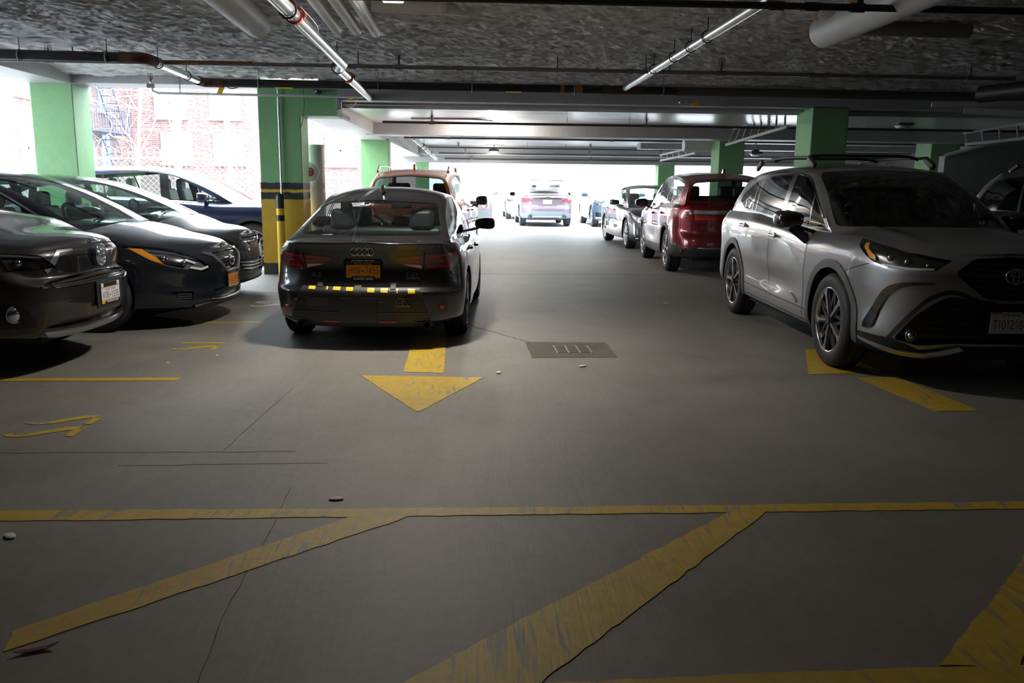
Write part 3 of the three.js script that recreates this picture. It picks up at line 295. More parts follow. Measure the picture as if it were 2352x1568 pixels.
function strip(pts, w, closed = false) {   // a ribbon along a polyline as one outline
  const N = pts.length, L = [], Rr = [];
  for (let i = 0; i < N; i++) {
    const a = pts[closed ? (i + N - 1) % N : Math.max(0, i - 1)], b = pts[closed ? (i + 1) % N : Math.min(N - 1, i + 1)];
    let dx = b[0] - a[0], dy = b[1] - a[1]; const l = Math.hypot(dx, dy) || 1; dx /= l; dy /= l; const ww = Array.isArray(w) ? w[i] : w;
    L.push([pts[i][0] - dy * ww / 2, pts[i][1] + dx * ww / 2]); Rr.push([pts[i][0] + dy * ww / 2, pts[i][1] - dx * ww / 2]);
  }
  const pieces = [], M = closed ? N : N - 1;
  for (let i = 0; i < M; i++) { const j = (i + 1) % N; let q = [L[i], L[j], Rr[j], Rr[i]]; let a = 0; for (let k = 0; k < 4; k++) { const u = q[k], v = q[(k + 1) % 4]; a += u[0] * v[1] - v[0] * u[1]; } pieces.push(a < 0 ? q.reverse() : q); }
  return { outline: closed ? null : [...L, ...Rr.reverse()], pieces };
}
const circle = (cx, cy, r, n = 32, ry = r) => shp(Array.from({ length: n }, (_, k) => [cx + r * Math.cos(k / n * 6.28319), cy + ry * Math.sin(k / n * 6.28319)]));
const PR = { xy: (v) => [v[0], v[1]], zy: (v) => [v[2], v[1]], sy: (v) => [v[6], v[1]], ry: (v) => [v[7], v[1]], xz: (v) => [v[0], v[2]] };
const lerpV = (a, b, t) => a.map((x, i) => x + (b[i] - x) * t);
function splitPoly(poly, pr, ax, ay, bx_, by_) {   // inside is left of a -> b
  const ins = [], out = []; const n = poly.length, d = poly.map((v) => { const [p, q] = pr(v); return (bx_ - ax) * (q - ay) - (by_ - ay) * (p - ax); });
  for (let i = 0; i < n; i++) {
    const j = (i + 1) % n, e = 1e-10;
    if (d[i] >= -e) ins.push(poly[i]); if (d[i] <= e) out.push(poly[i]);
    if ((d[i] > e && d[j] < -e) || (d[i] < -e && d[j] > e)) { const m = lerpV(poly[i], poly[j], d[i] / (d[i] - d[j])); ins.push(m); out.push(m); }
  }
  return [ins.length > 2 ? ins : null, out.length > 2 ? out : null];
}
function cutSoup(soup, pr, shape, filter) {
  const inside = [], outside = [];
  const P = shape.pieces.map((q) => ({ q, b: [Math.min(...q.map((p) => p[0])), Math.min(...q.map((p) => p[1])), Math.max(...q.map((p) => p[0])), Math.max(...q.map((p) => p[1]))] }));
  const B = [Math.min(...P.map((p) => p.b[0])), Math.min(...P.map((p) => p.b[1])), Math.max(...P.map((p) => p.b[2])), Math.max(...P.map((p) => p.b[3]))];
  for (const poly of soup) {
    let x0 = 1e9, y0 = 1e9, x1 = -1e9, y1 = -1e9; for (const v of poly) { const [p, q] = pr(v); x0 = Math.min(x0, p); x1 = Math.max(x1, p); y0 = Math.min(y0, q); y1 = Math.max(y1, q); }
    if (x1 < B[0] || x0 > B[2] || y1 < B[1] || y0 > B[3] || (filter && !filter(poly[0]))) { outside.push(poly); continue; }
    let frags = [poly];
    for (const { q, b } of P) {
      if (x1 < b[0] || x0 > b[2] || y1 < b[1] || y0 > b[3]) continue;
      const next = [];
      for (const f of frags) {
        let cur = f; const outs = [];
        for (let k = 0; k < q.length && cur; k++) { const [a, c] = [q[k], q[(k + 1) % q.length]]; const [i, o] = splitPoly(cur, pr, a[0], a[1], c[0], c[1]); if (o) outs.push(o); cur = i; }
        if (cur) { inside.push(cur); next.push(...outs); } else next.push(f);
      }
      frags = next;
    }
    outside.push(...frags);
  }
  return [inside, outside];
}
function soupGeo(soup, { off = 0, mirror = true, right = true } = {}) {
  const p = [], n = [], u = [];
  const put = (v, m) => { const x = v[0] + v[3] * off, y = v[1] + v[4] * off, z = (v[2] + v[5] * off) * m; p.push(x, y, z); n.push(v[3], v[4], v[5] * m); u.push(Math.abs(v[3]) > 0.7 ? z : x, y); };
  for (const q of soup) for (let i = 1; i < q.length - 1; i++) {
    const a = q[0], b = q[i], c = q[i + 1];
    const nx = (b[1] - a[1]) * (c[2] - a[2]) - (b[2] - a[2]) * (c[1] - a[1]), ny = (b[2] - a[2]) * (c[0] - a[0]) - (b[0] - a[0]) * (c[2] - a[2]), nzz = (b[0] - a[0]) * (c[1] - a[1]) - (b[1] - a[1]) * (c[0] - a[0]);
    if (nx * nx + ny * ny + nzz * nzz < 1e-16) continue;
    const fl = nx * (a[3] + b[3] + c[3]) + ny * (a[4] + b[4] + c[4]) + nzz * (a[5] + b[5] + c[5]) < 0;
    if (right) { put(a, 1); if (fl) { put(c, 1); put(b, 1); } else { put(b, 1); put(c, 1); } }
    if (mirror) { put(a, -1); if (fl) { put(b, -1); put(c, -1); } else { put(c, -1); put(b, -1); } }
  }
  const g = new THREE.BufferGeometry();
  g.setAttribute('position', new THREE.Float32BufferAttribute(p, 3)); g.setAttribute('normal', new THREE.Float32BufferAttribute(n, 3)); g.setAttribute('uv', new THREE.Float32BufferAttribute(u, 2));
  return g;
}
// grid of points [x, y, z] -> grid of vertices with normals turned outwards
function gridVerts(P, ctr) {
  const nu = P.length, nv = P[0].length, sub = (a, b) => [a[0] - b[0], a[1] - b[1], a[2] - b[2]];
  const V = P.map((row, i) => row.map((p, j) => {
    let du = sub(P[Math.min(nu - 1, i + 1)][j], P[Math.max(0, i - 1)][j]), dv = sub(row[Math.min(nv - 1, j + 1)], row[Math.max(0, j - 1)]);
    if (Math.hypot(...du) < 1e-6) du = sub(P[Math.min(nu - 1, i + 2)][Math.min(nv - 1, j + 1)], p);
    if (Math.hypot(...dv) < 1e-6) dv = sub(P[Math.min(nu - 1, i + 1)][Math.max(0, j - 1)], p);
    if (p[2] < 1e-6 && Math.abs(du[2]) > 1e-9 && Math.hypot(du[0], du[1]) < Math.abs(du[2])) du = [0, 0, du[2]];
    if (p[2] < 1e-6 && Math.abs(dv[2]) > 1e-9 && Math.hypot(dv[0], dv[1]) < Math.abs(dv[2])) dv = [0, 0, dv[2]];
    let n = [du[1] * dv[2] - du[2] * dv[1], du[2] * dv[0] - du[0] * dv[2], du[0] * dv[1] - du[1] * dv[0]]; const l = Math.hypot(...n) || 1; n = n.map((x) => x / l);
    const c = ctr(p); if (n[0] * (p[0] - c[0]) + n[1] * (p[1] - c[1]) + n[2] * (p[2] - c[2]) < 0) n = n.map((x) => -x);
    if (p[2] < 1e-4 && Math.abs(n[2]) < 0.7) { n[2] = 0; const k = Math.hypot(...n) || 1; n = n.map((x) => x / k); }
    return [p[0], p[1], p[2], ...n, p[3] ?? 0, p[4] ?? 0];
  }));
  return V;
}
function gridSoup(V) { const s = []; for (let i = 0; i < V.length - 1; i++) for (let j = 0; j < V[0].length - 1; j++) s.push([V[i][j], V[i + 1][j], V[i + 1][j + 1], V[i][j + 1]]); return s; }

class Car {
  constructor(S, name, label, group) {
    this.S = S; this.g = thing(name, label, 'car', group); this.soups = {};
    this.M = S.mats; this.build();
  }
  build() {
    const S = this.S, w = S.W / 2, A = S.wb / 2, xf = A + S.fo, xr = -(A + S.ro), nf = S.nf ?? 1, nr = S.nr ?? 1;
    this.xf = xf; this.xr = xr; this.w = w;
    const st = S.stations ?? [[xf, 0, 'F'], [xf - 0.03 * nf, w * 0.42, 'F'], [xf - 0.12 * nf, w * 0.7, 'F'], [xf - 0.34 * nf, w * 0.9, 'FC'], [A + 0.06, w * 0.972, 'SF'], [A - 0.42, w * 0.99, 'SF'], [0, w, 'S'], [-A + 0.42, w * 0.995, 'SR'], [-A - 0.06, w * 0.975, 'SR'],
      [xr + 0.32 * nr, w * 0.9, 'RC'], [xr + 0.12 * nr, w * 0.73, 'R'], [xr + 0.03 * nr, w * 0.42, 'R'], [xr, 0, 'R']];
    const mir = (p) => [p[0], -p[1], p[2]];
    const ex = [mir(st[2]), mir(st[1]), ...st, mir(st[st.length - 2]), mir(st[st.length - 3])];
    const s = [0]; for (let i = 1; i < ex.length; i++) s[i] = s[i - 1] + Math.hypot(ex[i][0] - ex[i - 1][0], ex[i][1] - ex[i - 1][1]);
    const s0 = s[2]; for (let i = 0; i < s.length; i++) s[i] -= s0;
    const fx = spline(s, ex.map((p) => p[0]), false), fz = spline(s, ex.map((p) => p[1]), false);
    const prof = ex.map((p) => S.prof[p[2]]), NR = prof[0].length;
    const fo = [], fy = []; for (let k = 0; k < NR; k++) { fo[k] = spline(s, prof.map((q) => q[k][0])); fy[k] = spline(s, prof.map((q) => q[k][1])); }
    const belt = S.belt ? table(S.belt) : null, sill = S.sill ? table(S.sill) : null;
    const cols = [], N = st.length; for (let i = 0; i < N - 1; i++) { const a = s[i + 2], b = s[i + 3], n = Math.max(2, Math.ceil((b - a) / (S.step ?? 0.07))); for (let k = 0; k < n; k++) cols.push(a + (b - a) * k / n); } cols.push(s[N + 1]);
    const Slen = s[N + 1]; this.Slen = Slen;
    const sub = S.rows ?? 5;
    const P = cols.map((c) => {
      const x = fx(c), z = fz(c); let tx = fx(c + 1e-3) - fx(c - 1e-3), tz = fz(c + 1e-3) - fz(c - 1e-3); const l = Math.hypot(tx, tz); tx /= l; tz /= l;
      const nx = tz, nzz = -tx;   // outwards: to +x at the nose, to +z along the right side
      const o = fo.map((f) => f(c)), y = fy.map((f) => f(c));
      if (belt) { const t = belt(x), u = y[NR - 1], b0 = y[0]; for (let k = 0; k < NR; k++) { const q = (y[k] - b0) / (u - b0); if (q > 0.5) y[k] += (t - u) * (q - 0.5) / 0.5; } }
      if (sill) { const t = sill(x), b0 = y[0], u = y[NR - 1]; for (let k = 0; k < NR; k++) { const q = 1 - (y[k] - b0) / (u - b0); if (q > 0.6) y[k] += (t - b0) * (q - 0.6) / 0.4; } }
      const ks = [0]; for (let k = 1; k < NR; k++) ks[k] = ks[k - 1] + Math.max(0.01, Math.hypot(o[k] - o[k - 1], y[k] - y[k - 1]));
      const go = spline(ks, o), gy = spline(ks, y), row = [];
      for (let k = 0; k < NR - 1; k++) for (let j = 0; j < sub; j++) { const t = ks[k] + (ks[k + 1] - ks[k]) * j / sub; row.push(t); } row.push(ks[NR - 1]);
      return row.map((t) => { const oo = go(t), yy = gy(t); let zz = z + nzz * oo; if (c <= 1e-9 || c >= Slen - 1e-9) zz = 0; return [x + nx * oo, yy, Math.max(0, zz), c, Slen - c]; });
    });
    const V = gridVerts(P, (p) => [Math.min(xf - 0.9, Math.max(xr + 0.9, p[0])), 0.6, 0]);
    this.E = P.map((r) => r[r.length - 1]);
    const E = this.E, top = V.map((r) => r[r.length - 1]);
    const near = (x, front) => { let b = 0, bd = 1e9; E.forEach((e, i) => { const d = Math.abs(e[0] - x); if ((front ? i < E.length / 2 : i > E.length / 2) && d < bd) { bd = d; b = i; } }); return b; };
    const jc = near(S.cowl, true), jd = S.deck ? near(S.deckx, false) : E.length - 1;
    // the bonnet and the boot lid: cross sections between the upper edges of the sides
    const NRr = S.across ?? 18, panel = (i0, i1, yc, pw, bulge) => {
      const Q = []; for (let i = i0; i <= i1; i++) { const e = E[i], c = yc(e[0]), row = []; for (let k = 0; k <= NRr; k++) { const r = 1 - k / NRr; row.push([e[0], c + (e[1] - c) * r ** pw + (bulge ? bulge(e[0], e[2] * r, r) : 0), e[2] * r, e[3], e[4]]); } Q.push(row); }
      const W = gridVerts(Q, (p) => [p[0], p[1] - 1, 0]);
      if (S.soft !== 0) for (let i = i0; i <= i1; i++) { const a = top[i], b = W[i - i0][0]; const m = [a[3] + b[3], a[4] + b[4], a[5] + b[5]], l = Math.hypot(...m) || 1; const k = l < 0.3 ? 0 : S.soft ?? 1; for (const v of [a, b]) for (let q = 0; q < 3; q++) v[3 + q] = v[3 + q] * (1 - k) + m[q] / l * k; }
      return W;
    };
    const hoodY = table(S.hood, false);
    this.hoodY = hoodY;
    this.soups.hood = gridSoup(panel(0, jc, hoodY, S.hoodP ?? 2.4, S.bulge));
    if (S.deck) this.soups.deck = gridSoup(panel(jd, E.length - 1, table(S.deck, false), S.deckP ?? 2.6));
    const shelf = []; for (let i = jc; i <= jd; i++) { const e = E[i]; shelf.push([[e[0], e[1], e[2], e[3], e[4]], [e[0], e[1] + 0.004, Math.max(0, e[2] - 0.03), e[3], e[4]], [e[0], e[1] - 0.03, Math.max(0, e[2] - 0.09), e[3], e[4]]]); }
    this.soups.tub = [...gridSoup(V), ...gridSoup(gridVerts(shelf, (p) => [p[0], p[1] - 1, 0]))];
    // greenhouse
    const ex_ = E.slice(0).filter((e, i) => i >= 3 && i <= E.length - 4), zE = (x) => { let b = ex_[0], bd = 1e9; for (let i = 0; i < ex_.length - 1; i++) { const a = ex_[i], c = ex_[i + 1]; if ((a[0] - x) * (c[0] - x) <= 0 && Math.abs(a[0] - c[0]) > 1e-9) { const t = (a[0] - x) / (a[0] - c[0]); return [a[2] + (c[2] - a[2]) * t, a[1] + (c[1] - a[1]) * t]; } const d = Math.abs(a[0] - x); if (d < bd) { bd = d; b = a; } } return [b[2], b[1]]; };
    const G = S.cabin.slice().sort((a, b) => b[0] - a[0]), gs = [0]; for (let i = 1; i < G.length; i++) gs[i] = gs[i - 1] + Math.hypot(G[i][0] - G[i - 1][0], G[i][3] - G[i - 1][3]);
    const ch = [0, 1, 2, 3, 4].map((k) => spline(gs, G.map((q) => q[k]), k === 1 || k === 4));
    const ns = S.cabinN ?? 84, rowsG = [];
    const nSide = 12, nTop = 16;
    for (let i = 0; i <= ns; i++) {
      const t = gs[gs.length - 1] * i / ns, x = ch[0](t), zr = ch[1](t), yr = ch[2](t), yt = ch[3](t), bow = ch[4](t), [ze, ye] = zE(Math.min(G[0][0], x)), zb = Math.max(zr, ze - (S.inset ?? 0.02)), yb = Math.min(yr, ye) - 0.03, row = [];
      for (let k = 0; k <= nSide; k++) { const q = k / nSide; row.push([x, yb + (yr - yb) * q, zb + (zr - zb) * q + Math.sin(q * Math.PI) * (S.tumble ?? 0.025) * Math.min(1, (yr - yb) / 0.35), t, 0]); }
      for (let k = 1; k <= nTop; k++) { const q = 1 - k / nTop; row.push([x + bow * (1 - q * q), yr + (yt - yr) * (1 - q ** (S.crown ?? 2.6)), zr * q, t, 0]); }
      rowsG.push(row);
    }
    const GV = gridVerts(rowsG, (p) => [Math.max(G[G.length - 1][0] + 0.7, Math.min(G[0][0] - 0.7, p[0])), 0.9, 0]);
    this.soups.side = gridSoup(GV.map((r) => r.slice(0, nSide + 1)));
    const half = Math.floor(ns * (S.split ?? 0.5)), topV = GV.map((r) => r.slice(nSide));
    this.soups.topF = gridSoup(topV.slice(0, half + 1)); this.soups.topR = gridSoup(topV.slice(half));
    this.liner = []; for (const k of ['side', 'topF', 'topR']) this.liner.push(...this.soups[k]);
  }
  // ---- cutting and emitting
  take(soup, proj, shape, filter) { const [i, o] = cutSoup(this.soups[soup], PR[proj], shape, filter); this.soups[soup] = o; return i; }
  peek(soup, proj, shape, filter) { return cutSoup(this.soups[soup], PR[proj], shape, filter)[0]; }
  surf(soup, proj, p, q, filter, soupArr) {
    const pr = PR[proj]; let best = null, bd = 1e9;
    for (const poly of soupArr ?? this.soups[soup]) {
      if (filter && !filter(poly[0])) continue;
      for (let i = 1; i < poly.length - 1; i++) {
        const [ax, ay] = pr(poly[0]), [bx_, by_] = pr(poly[i]), [cx, cy] = pr(poly[i + 1]), D = (by_ - cy) * (ax - cx) + (cx - bx_) * (ay - cy);
        if (Math.abs(D) < 1e-12) continue;
        const u = ((by_ - cy) * (p - cx) + (cx - bx_) * (q - cy)) / D, v = ((cy - ay) * (p - cx) + (ax - cx) * (q - cy)) / D, w = 1 - u - v;
        if (u > -1e-6 && v > -1e-6 && w > -1e-6) return poly[0].map((x, k) => x * u + poly[i][k] * v + poly[i + 1][k] * w);
      }
      const [ax, ay] = pr(poly[0]), d = Math.hypot(ax - p, ay - q); if (d < bd) { bd = d; best = poly[0]; }
    }
    return best;
  }
  put(name, soup, mat, o = {}) { const parent = o.parent ?? this.g; if (!soup.length) return null; if (o.each) { const r = [part(name, soupGeo(soup, { ...o, mirror: false }), mat, parent), part(name, soupGeo(soup, { ...o, right: false }), mat, parent)]; return r; } return part(name, soupGeo(soup, o), mat, parent); }
  // a raised (or sunk) panel with walls: d metres along the normal
  solid(name, soup, proj, shape, d, mat, o = {}) {
    const src = this.soups[soup], before = src.slice(), ins = o.cut ? this.take(soup, proj, shape, o.filter) : this.peek(soup, proj, shape, o.filter);
    const pts = []; const O = shape.outline; const walls = [];
    if (O) { for (let i = 0; i < O.length; i++) { const a = O[i], b = O[(i + 1) % O.length], n = Math.max(1, Math.ceil(Math.hypot(a[0] - b[0], a[1] - b[1]) / 0.08)); for (let k = 0; k < n; k++) pts.push([a[0] + (b[0] - a[0]) * k / n, a[1] + (b[1] - a[1]) * k / n]); }
      const near = before.filter((q) => { if (o.filter && !o.filter(q[0])) return false; return true; });
      const cx = O.map((p) => p[0]), cy = O.map((p) => p[1]), B = [Math.min(...cx) - 0.15, Math.min(...cy) - 0.15, Math.max(...cx) + 0.15, Math.max(...cy) + 0.15], pr = PR[proj];
      const loc = near.filter((q) => { const [p, r] = pr(q[0]); return p > B[0] && p < B[2] && r > B[1] && r < B[3]; });
      const W = pts.map((p) => (loc.length ? this.surf(null, proj, p[0], p[1], null, loc) : null));
      for (let i = 0; i < W.length; i++) { const a = W[i], b = W[(i + 1) % W.length]; if (!a || !b || (proj !== 'both' && proj !== 'xy' && pts[i][0] <= 0.001 && pts[(i + 1) % W.length][0] <= 0.001)) continue; const A = a.slice(0, 3), Bp = b.slice(0, 3), a1 = [0, 1, 2].map((k) => a[k] + a[k + 3] * d), b1 = [0, 1, 2].map((k) => b[k] + b[k + 3] * d);
        const e = [Bp[0] - A[0], Bp[1] - A[1], Bp[2] - A[2]], n = [a[3], a[4], a[5]]; let wn = [e[1] * n[2] - e[2] * n[1], e[2] * n[0] - e[0] * n[2], e[0] * n[1] - e[1] * n[0]]; const l = Math.hypot(...wn) || 1; wn = wn.map((x) => x / l * Math.sign(d));
        const vtx = (p) => [...p, ...wn, 0, 0]; walls.push([vtx(A), vtx(Bp), vtx(b1), vtx(a1)]); }
    }
    const topS = ins.map((q) => q.map((v) => { const c = v.slice(); for (let k = 0; k < 3; k++) c[k] += c[k + 3] * d; return c; }));
    return this.put(name, [...topS, ...walls], mat, o);
  }
  gaps(list) { for (const [soup, proj, shape, filter] of list) this.put('panel_gap', this.peek(soup, proj, shape, filter), this.M.gap, { off: 0.0016, each: shape.pieces.every((q) => q.every((p) => p[0] > 0.02)) || proj === 'xy' }); }
  finish() {
    const S = this.S, M = this.M, g = this.g, A = S.wb / 2, w = this.w;
    this.put('hood', this.soups.hood, M.paint); if (this.soups.deck) this.put('trunk_lid', this.soups.deck, M.paint);
    this.put('roof', [...this.soups.topF, ...this.soups.topR], M.roof ?? M.paint);
    this.put('pillars', this.soups.side, M.pillar ?? M.paint);
    this.put('body', this.soups.tub, M.paint);
    this.put('headliner', this.linerCut(), M.lining, { off: -0.018 });
    // wheel housings, floor and cabin
    for (const x of [A, -A]) for (const z of [1, -1]) {
      const c = new THREE.CylinderGeometry(S.arch * 1.03, S.arch * 1.03, 0.36, 28, 1, true).rotateX(Math.PI / 2).translate(x, S.tyre[0], z * (w - 0.24)), d = new THREE.CircleGeometry(S.arch * 1.03, 28).translate(x, S.tyre[0], z * (w - 0.42));
      const q = mergeVertices(merge([c, d]), 0.001), a = q.attributes.position; for (let i = 0; i < a.count; i++) if (a.getY(i) < S.clear + 0.06) a.setY(i, S.clear + 0.06); part('wheel_housing', q, M.dark, g);
    }
    part('underbody', merge([bx(this.xr + 0.25, this.xf - 0.22, S.clear + 0.03, S.clear + 0.12, -w * 0.62, w * 0.62), bx(-A + S.arch + 0.05, A - S.arch - 0.05, S.clear + 0.03, S.clear + 0.12, -w * 0.9, w * 0.9), bx(A - 0.2, A + 0.2, S.clear + 0.02, S.hood[0][1] * 0.7, -w * 0.55, w * 0.55)]), M.dark, g);
    for (const x of [A, -A]) for (const z of [1, -1]) this.wheel(x, z);
    if (S.seats !== 0) this.cabin();
  }
  linerCut() { let L = this.liner; for (const [, pr, sh, f] of this.holes ?? []) { L = cutSoup(L, PR[pr], sh, f)[1]; } return L; }
  window(soup, proj, shape, name, mat, o = {}) { this.holes = this.holes ?? []; const f = { side: (v) => v[2] > 0.45 && Math.abs(v[5]) > 0.35, topF: (v) => v[3] > 0.12, topR: (v) => v[3] < -0.12 }[soup]; this.holes.push([soup, proj, shape, o.filter ?? f]); return this.put(name, this.take(soup, proj, shape, o.filter), mat, o); }
  wheel(x, side) {
    const S = this.S, M = this.M, [r, wd] = S.tyre, rr = S.rim;
    if (!S._wheel) {
      const h = wd / 2, T = [[rr - 0.012, -h * 0.86], [rr + 0.015, -h * 0.98], [(rr + r) / 2, -h], [r - 0.03, -h * 0.94], [r - 0.008, -h * 0.8], [r, -h * 0.45]];
      const pts = T.map((p) => new THREE.Vector2(p[0], p[1])); for (const z of [-0.62, -0.22, 0.22, 0.62]) pts.push(new THREE.Vector2(r, h * z - 0.008), new THREE.Vector2(r - 0.008, h * z - 0.004), new THREE.Vector2(r - 0.008, h * z + 0.004), new THREE.Vector2(r, h * z + 0.008)); for (const p of T.slice().reverse()) pts.push(new THREE.Vector2(p[0], -p[1]));
      const tyre = new THREE.LatheGeometry(pts, 48).rotateX(Math.PI / 2);
      const o = h * 0.86; // outer face of the rim at +z
      const lip = new THREE.LatheGeometry([[rr + 0.004, o - 0.03], [rr + 0.006, o + 0.004], [rr - 0.006, o + 0.008], [rr - 0.016, o], [rr - 0.02, o - 0.03]].map((p) => new THREE.Vector2(...p)), 48).rotateX(Math.PI / 2);
      const barrel = new THREE.LatheGeometry([[rr - 0.016, o - 0.01], [rr - 0.03, o - 0.08], [rr - 0.035, -o]].map((p) => new THREE.Vector2(...p)), 40).rotateX(Math.PI / 2);
      const disc = new THREE.CylinderGeometry(rr * 0.72, rr * 0.72, 0.02, 32).rotateX(Math.PI / 2).translate(0, 0, o - 0.11), back = new THREE.CircleGeometry(rr - 0.02, 32).translate(0, 0, o - 0.15);
      const face = [lip], pocket = [barrel];
      const sh = (pts2, z, d) => new THREE.ExtrudeGeometry(new THREE.Shape(pts2.map((p) => new THREE.Vector2(...p))), { depth: d, bevelEnabled: true, bevelThickness: 0.004, bevelSize: 0.003, bevelSegments: 1, curveSegments: 4 }).translate(0, 0, z - d);
      const spin = (gq, a) => bare(gq.clone()).rotateZ(a);
      const { n, spokes, under } = S.spokes;
      for (let k = 0; k < n; k++) { const a = k / n * 2 * Math.PI + Math.PI / 2; for (const sp of spokes) face.push(spin(sh(sp.map((p) => [p[0] * rr, p[1] * rr]), o - 0.002, 0.022), a)); for (const sp of under ?? []) pocket.push(spin(sh(sp.map((p) => [p[0] * rr, p[1] * rr]), o - 0.02, 0.03), a)); }
      const hub = new THREE.CylinderGeometry(rr * 0.2, rr * 0.24, 0.04, 24).rotateX(Math.PI / 2).translate(0, 0, o - 0.02), cap = new THREE.CylinderGeometry(rr * 0.13, rr * 0.14, 0.02, 24).rotateX(Math.PI / 2).translate(0, 0, o + 0.002);
      pocket.push(hub); S._wheel = { tyre, face: merge(face), pocket: merge(pocket), cap, disc: merge([disc]), back };
    }
    const W = S._wheel, t = part('wheel', W.tyre, M.rubber, this.g);
    t.position.set(x, r, side * (S.track ?? (this.w - S.tyre[1] / 2 - 0.045))); t.rotation.y = side > 0 ? 0 : Math.PI;
    part('rim', W.face, M.rim, t); part('rim_pocket', W.pocket, M.rimDark, t); part('hub_cap', W.cap, M.cap ?? M.rimDark, t); part('brake_disc', merge([W.disc.clone(), W.back.clone()]), M.disc, t);
    t.rotation.z = (x > 0 ? 0.3 : -0.2) * (S.spinw ?? 0);
    if (x > 0 && S.steer) t.rotation.y += S.steer;
  }
  cabin() {
    const S = this.S, M = this.M, c = S.seatX ?? 0.1, y = S.clear + 0.12, lift = S.seatY ?? 0.3, w = this.w;
    const seat = (x, z, wd, heads, hw = 0.27) => {
      const cush = rbox(0.5, 0.16, wd, 0.06, x + 0.2, y + lift, z), back = rbox(0.15, 0.6, wd * 0.96, 0.06).rotateZ(0.24).translate(x - 0.11, y + lift + 0.3, z);
      const m = part('seat', merge([cush, back, rbox(0.4, lift - 0.04, wd * 0.8, 0.03, x + 0.18, y + lift / 2, z)]), M.seat, this.g);
      for (const h of heads) part('headrest', merge([rbox(0.11, 0.2, hw, 0.05, x - 0.21, y + lift + 0.66, h), rod([x - 0.19, y + lift + 0.5, h - 0.06], [x - 0.2, y + lift + 0.62, h - 0.06], 0.008), rod([x - 0.19, y + lift + 0.5, h + 0.06], [x - 0.2, y + lift + 0.62, h + 0.06], 0.008)]), M.seat, m);
    };
    seat(c, -w * 0.42, 0.5, [-w * 0.42]); seat(c, w * 0.42, 0.5, [w * 0.42]); seat(c - 0.88, 0, w * 1.42, [-w * 0.44, w * 0.44], 0.24);
    const dx = S.dashX ?? 0.95, dy = S.dashY ?? 0.82;
    part('dashboard', merge([rbox(0.42, 0.3, w * 1.55, 0.08, dx, dy, 0), rbox(0.3, 0.08, 0.4, 0.03, dx - 0.14, dy + 0.17, -w * 0.42), rbox(0.03, 0.14, 0.26, 0.012, dx - 0.2, dy + 0.2, 0), rbox(0.9, 0.3, 0.24, 0.05, dx - 0.5, y + 0.3, 0)]), M.lining, this.g);
    const sw = new THREE.TorusGeometry(0.185, 0.017, 10, 36), sp = [rbox(0.3, 0.03, 0.03, 0.01), rbox(0.03, 0.16, 0.03, 0.01, 0, -0.08, 0), rbox(0.13, 0.1, 0.05, 0.02)];
    part('steering_wheel', merge([sw, ...sp]).rotateY(-Math.PI / 2).rotateZ(0.45).translate(dx - 0.4, dy + 0.13, -w * 0.42), M.lining, this.g);
    const mir = S.cabin[1]; if (S.mirrorAt) part('rear_view_mirror', merge([rbox(0.03, 0.065, 0.24, 0.015, ...S.mirrorAt), rod(S.mirrorAt, [S.mirrorAt[0] + 0.06, S.mirrorAt[1] + 0.09, 0], 0.01)]), M.lining, this.g);
  }
  // side glass: one outline, cut into panes by bars; bars are [x at the bottom, x at the top, width]
  dlo(outline, bars, o = {}) {
    const M = this.M, sh = shp(outline), all = this.take('side', 'xy', sh, o.filter), ys = outline.map((p) => p[1]), y0 = Math.min(...ys), y1 = Math.max(...ys);
    this.holes = this.holes ?? []; this.holes.push(['side', 'xy', sh, (v) => v[2] > 0.45 && Math.abs(v[5]) > 0.35]);
    let rest = all; const barS = []; for (const [xb, xt, w] of bars) { const [i, r] = cutSoup(rest, PR.xy, strip([[xb, y0 - 0.05], [xt, y1 + 0.05]], w)); barS.push(i); rest = r; }
    const at = (b, y) => b[0] + (b[1] - b[0]) * (y - y0) / (y1 - y0), panes = Array.from({ length: bars.length + 1 }, () => []);
    for (const q of rest) { const x = q.reduce((a, v) => a + v[0], 0) / q.length, y = q.reduce((a, v) => a + v[1], 0) / q.length; let k = 0; for (const b of bars) if (x < at(b, y)) k++; panes[k].push(q); }
    for (const p of panes) this.put('side_window', p, (o.mats && o.mats[panes.indexOf(p)]) ?? M.glass, { each: 1 });
    barS.forEach((b) => this.put('window_pillar', b, o.bar ?? M.gloss, { each: 1, off: 0.002 }));
    if (o.seal) this.put('window_seal', cutSoup(this.soups.side, PR.xy, strip(outline, o.seal, true))[0], M.gloss, { each: 1, off: 0.003 });
    if (o.trim) { const src = [...this.soups.side]; const q = cutSoup(src, PR.xy, strip(o.trim, o.trimW ?? 0.016))[0]; this.put('window_trim', q, M.chrome, { each: 1, off: 0.007 }); }
  }
  // a lamp: a dark or bright bowl sunk behind a clear lens
  lamp(name, soup, proj, shape, filter, o = {}) {
    const src = this.take(soup, proj, shape, filter), base = this.put(name, src, o.base ?? this.M.lampDark, { each: 1, off: -(o.depth ?? 0.035) });
    base.forEach((b, k) => { if (o.lens !== null) part('lens', soupGeo(src, { off: 0.001, mirror: k === 1, right: k === 0 }), o.lens ?? this.M.lens, b); });
    const L = { src, base, piece: (n, pts, mat, off = -0.014) => { const q = cutSoup(src, PR[proj], Array.isArray(pts) ? shp(pts) : pts)[0]; if (q.length) base.forEach((b, k) => part(n, soupGeo(q, { off, mirror: k === 1, right: k === 0 }), mat, b)); },
      ball: (n, p, y, r, mat, off = -0.02) => { const v = this.surf(null, proj, p, y, null, src); base.forEach((b, k) => part(n, new THREE.SphereGeometry(r, 18, 12).translate(v[0] + v[3] * off, v[1] + v[4] * off, (v[2] + v[5] * off) * (k ? -1 : 1)), mat, b)); } };
    return L;
  }
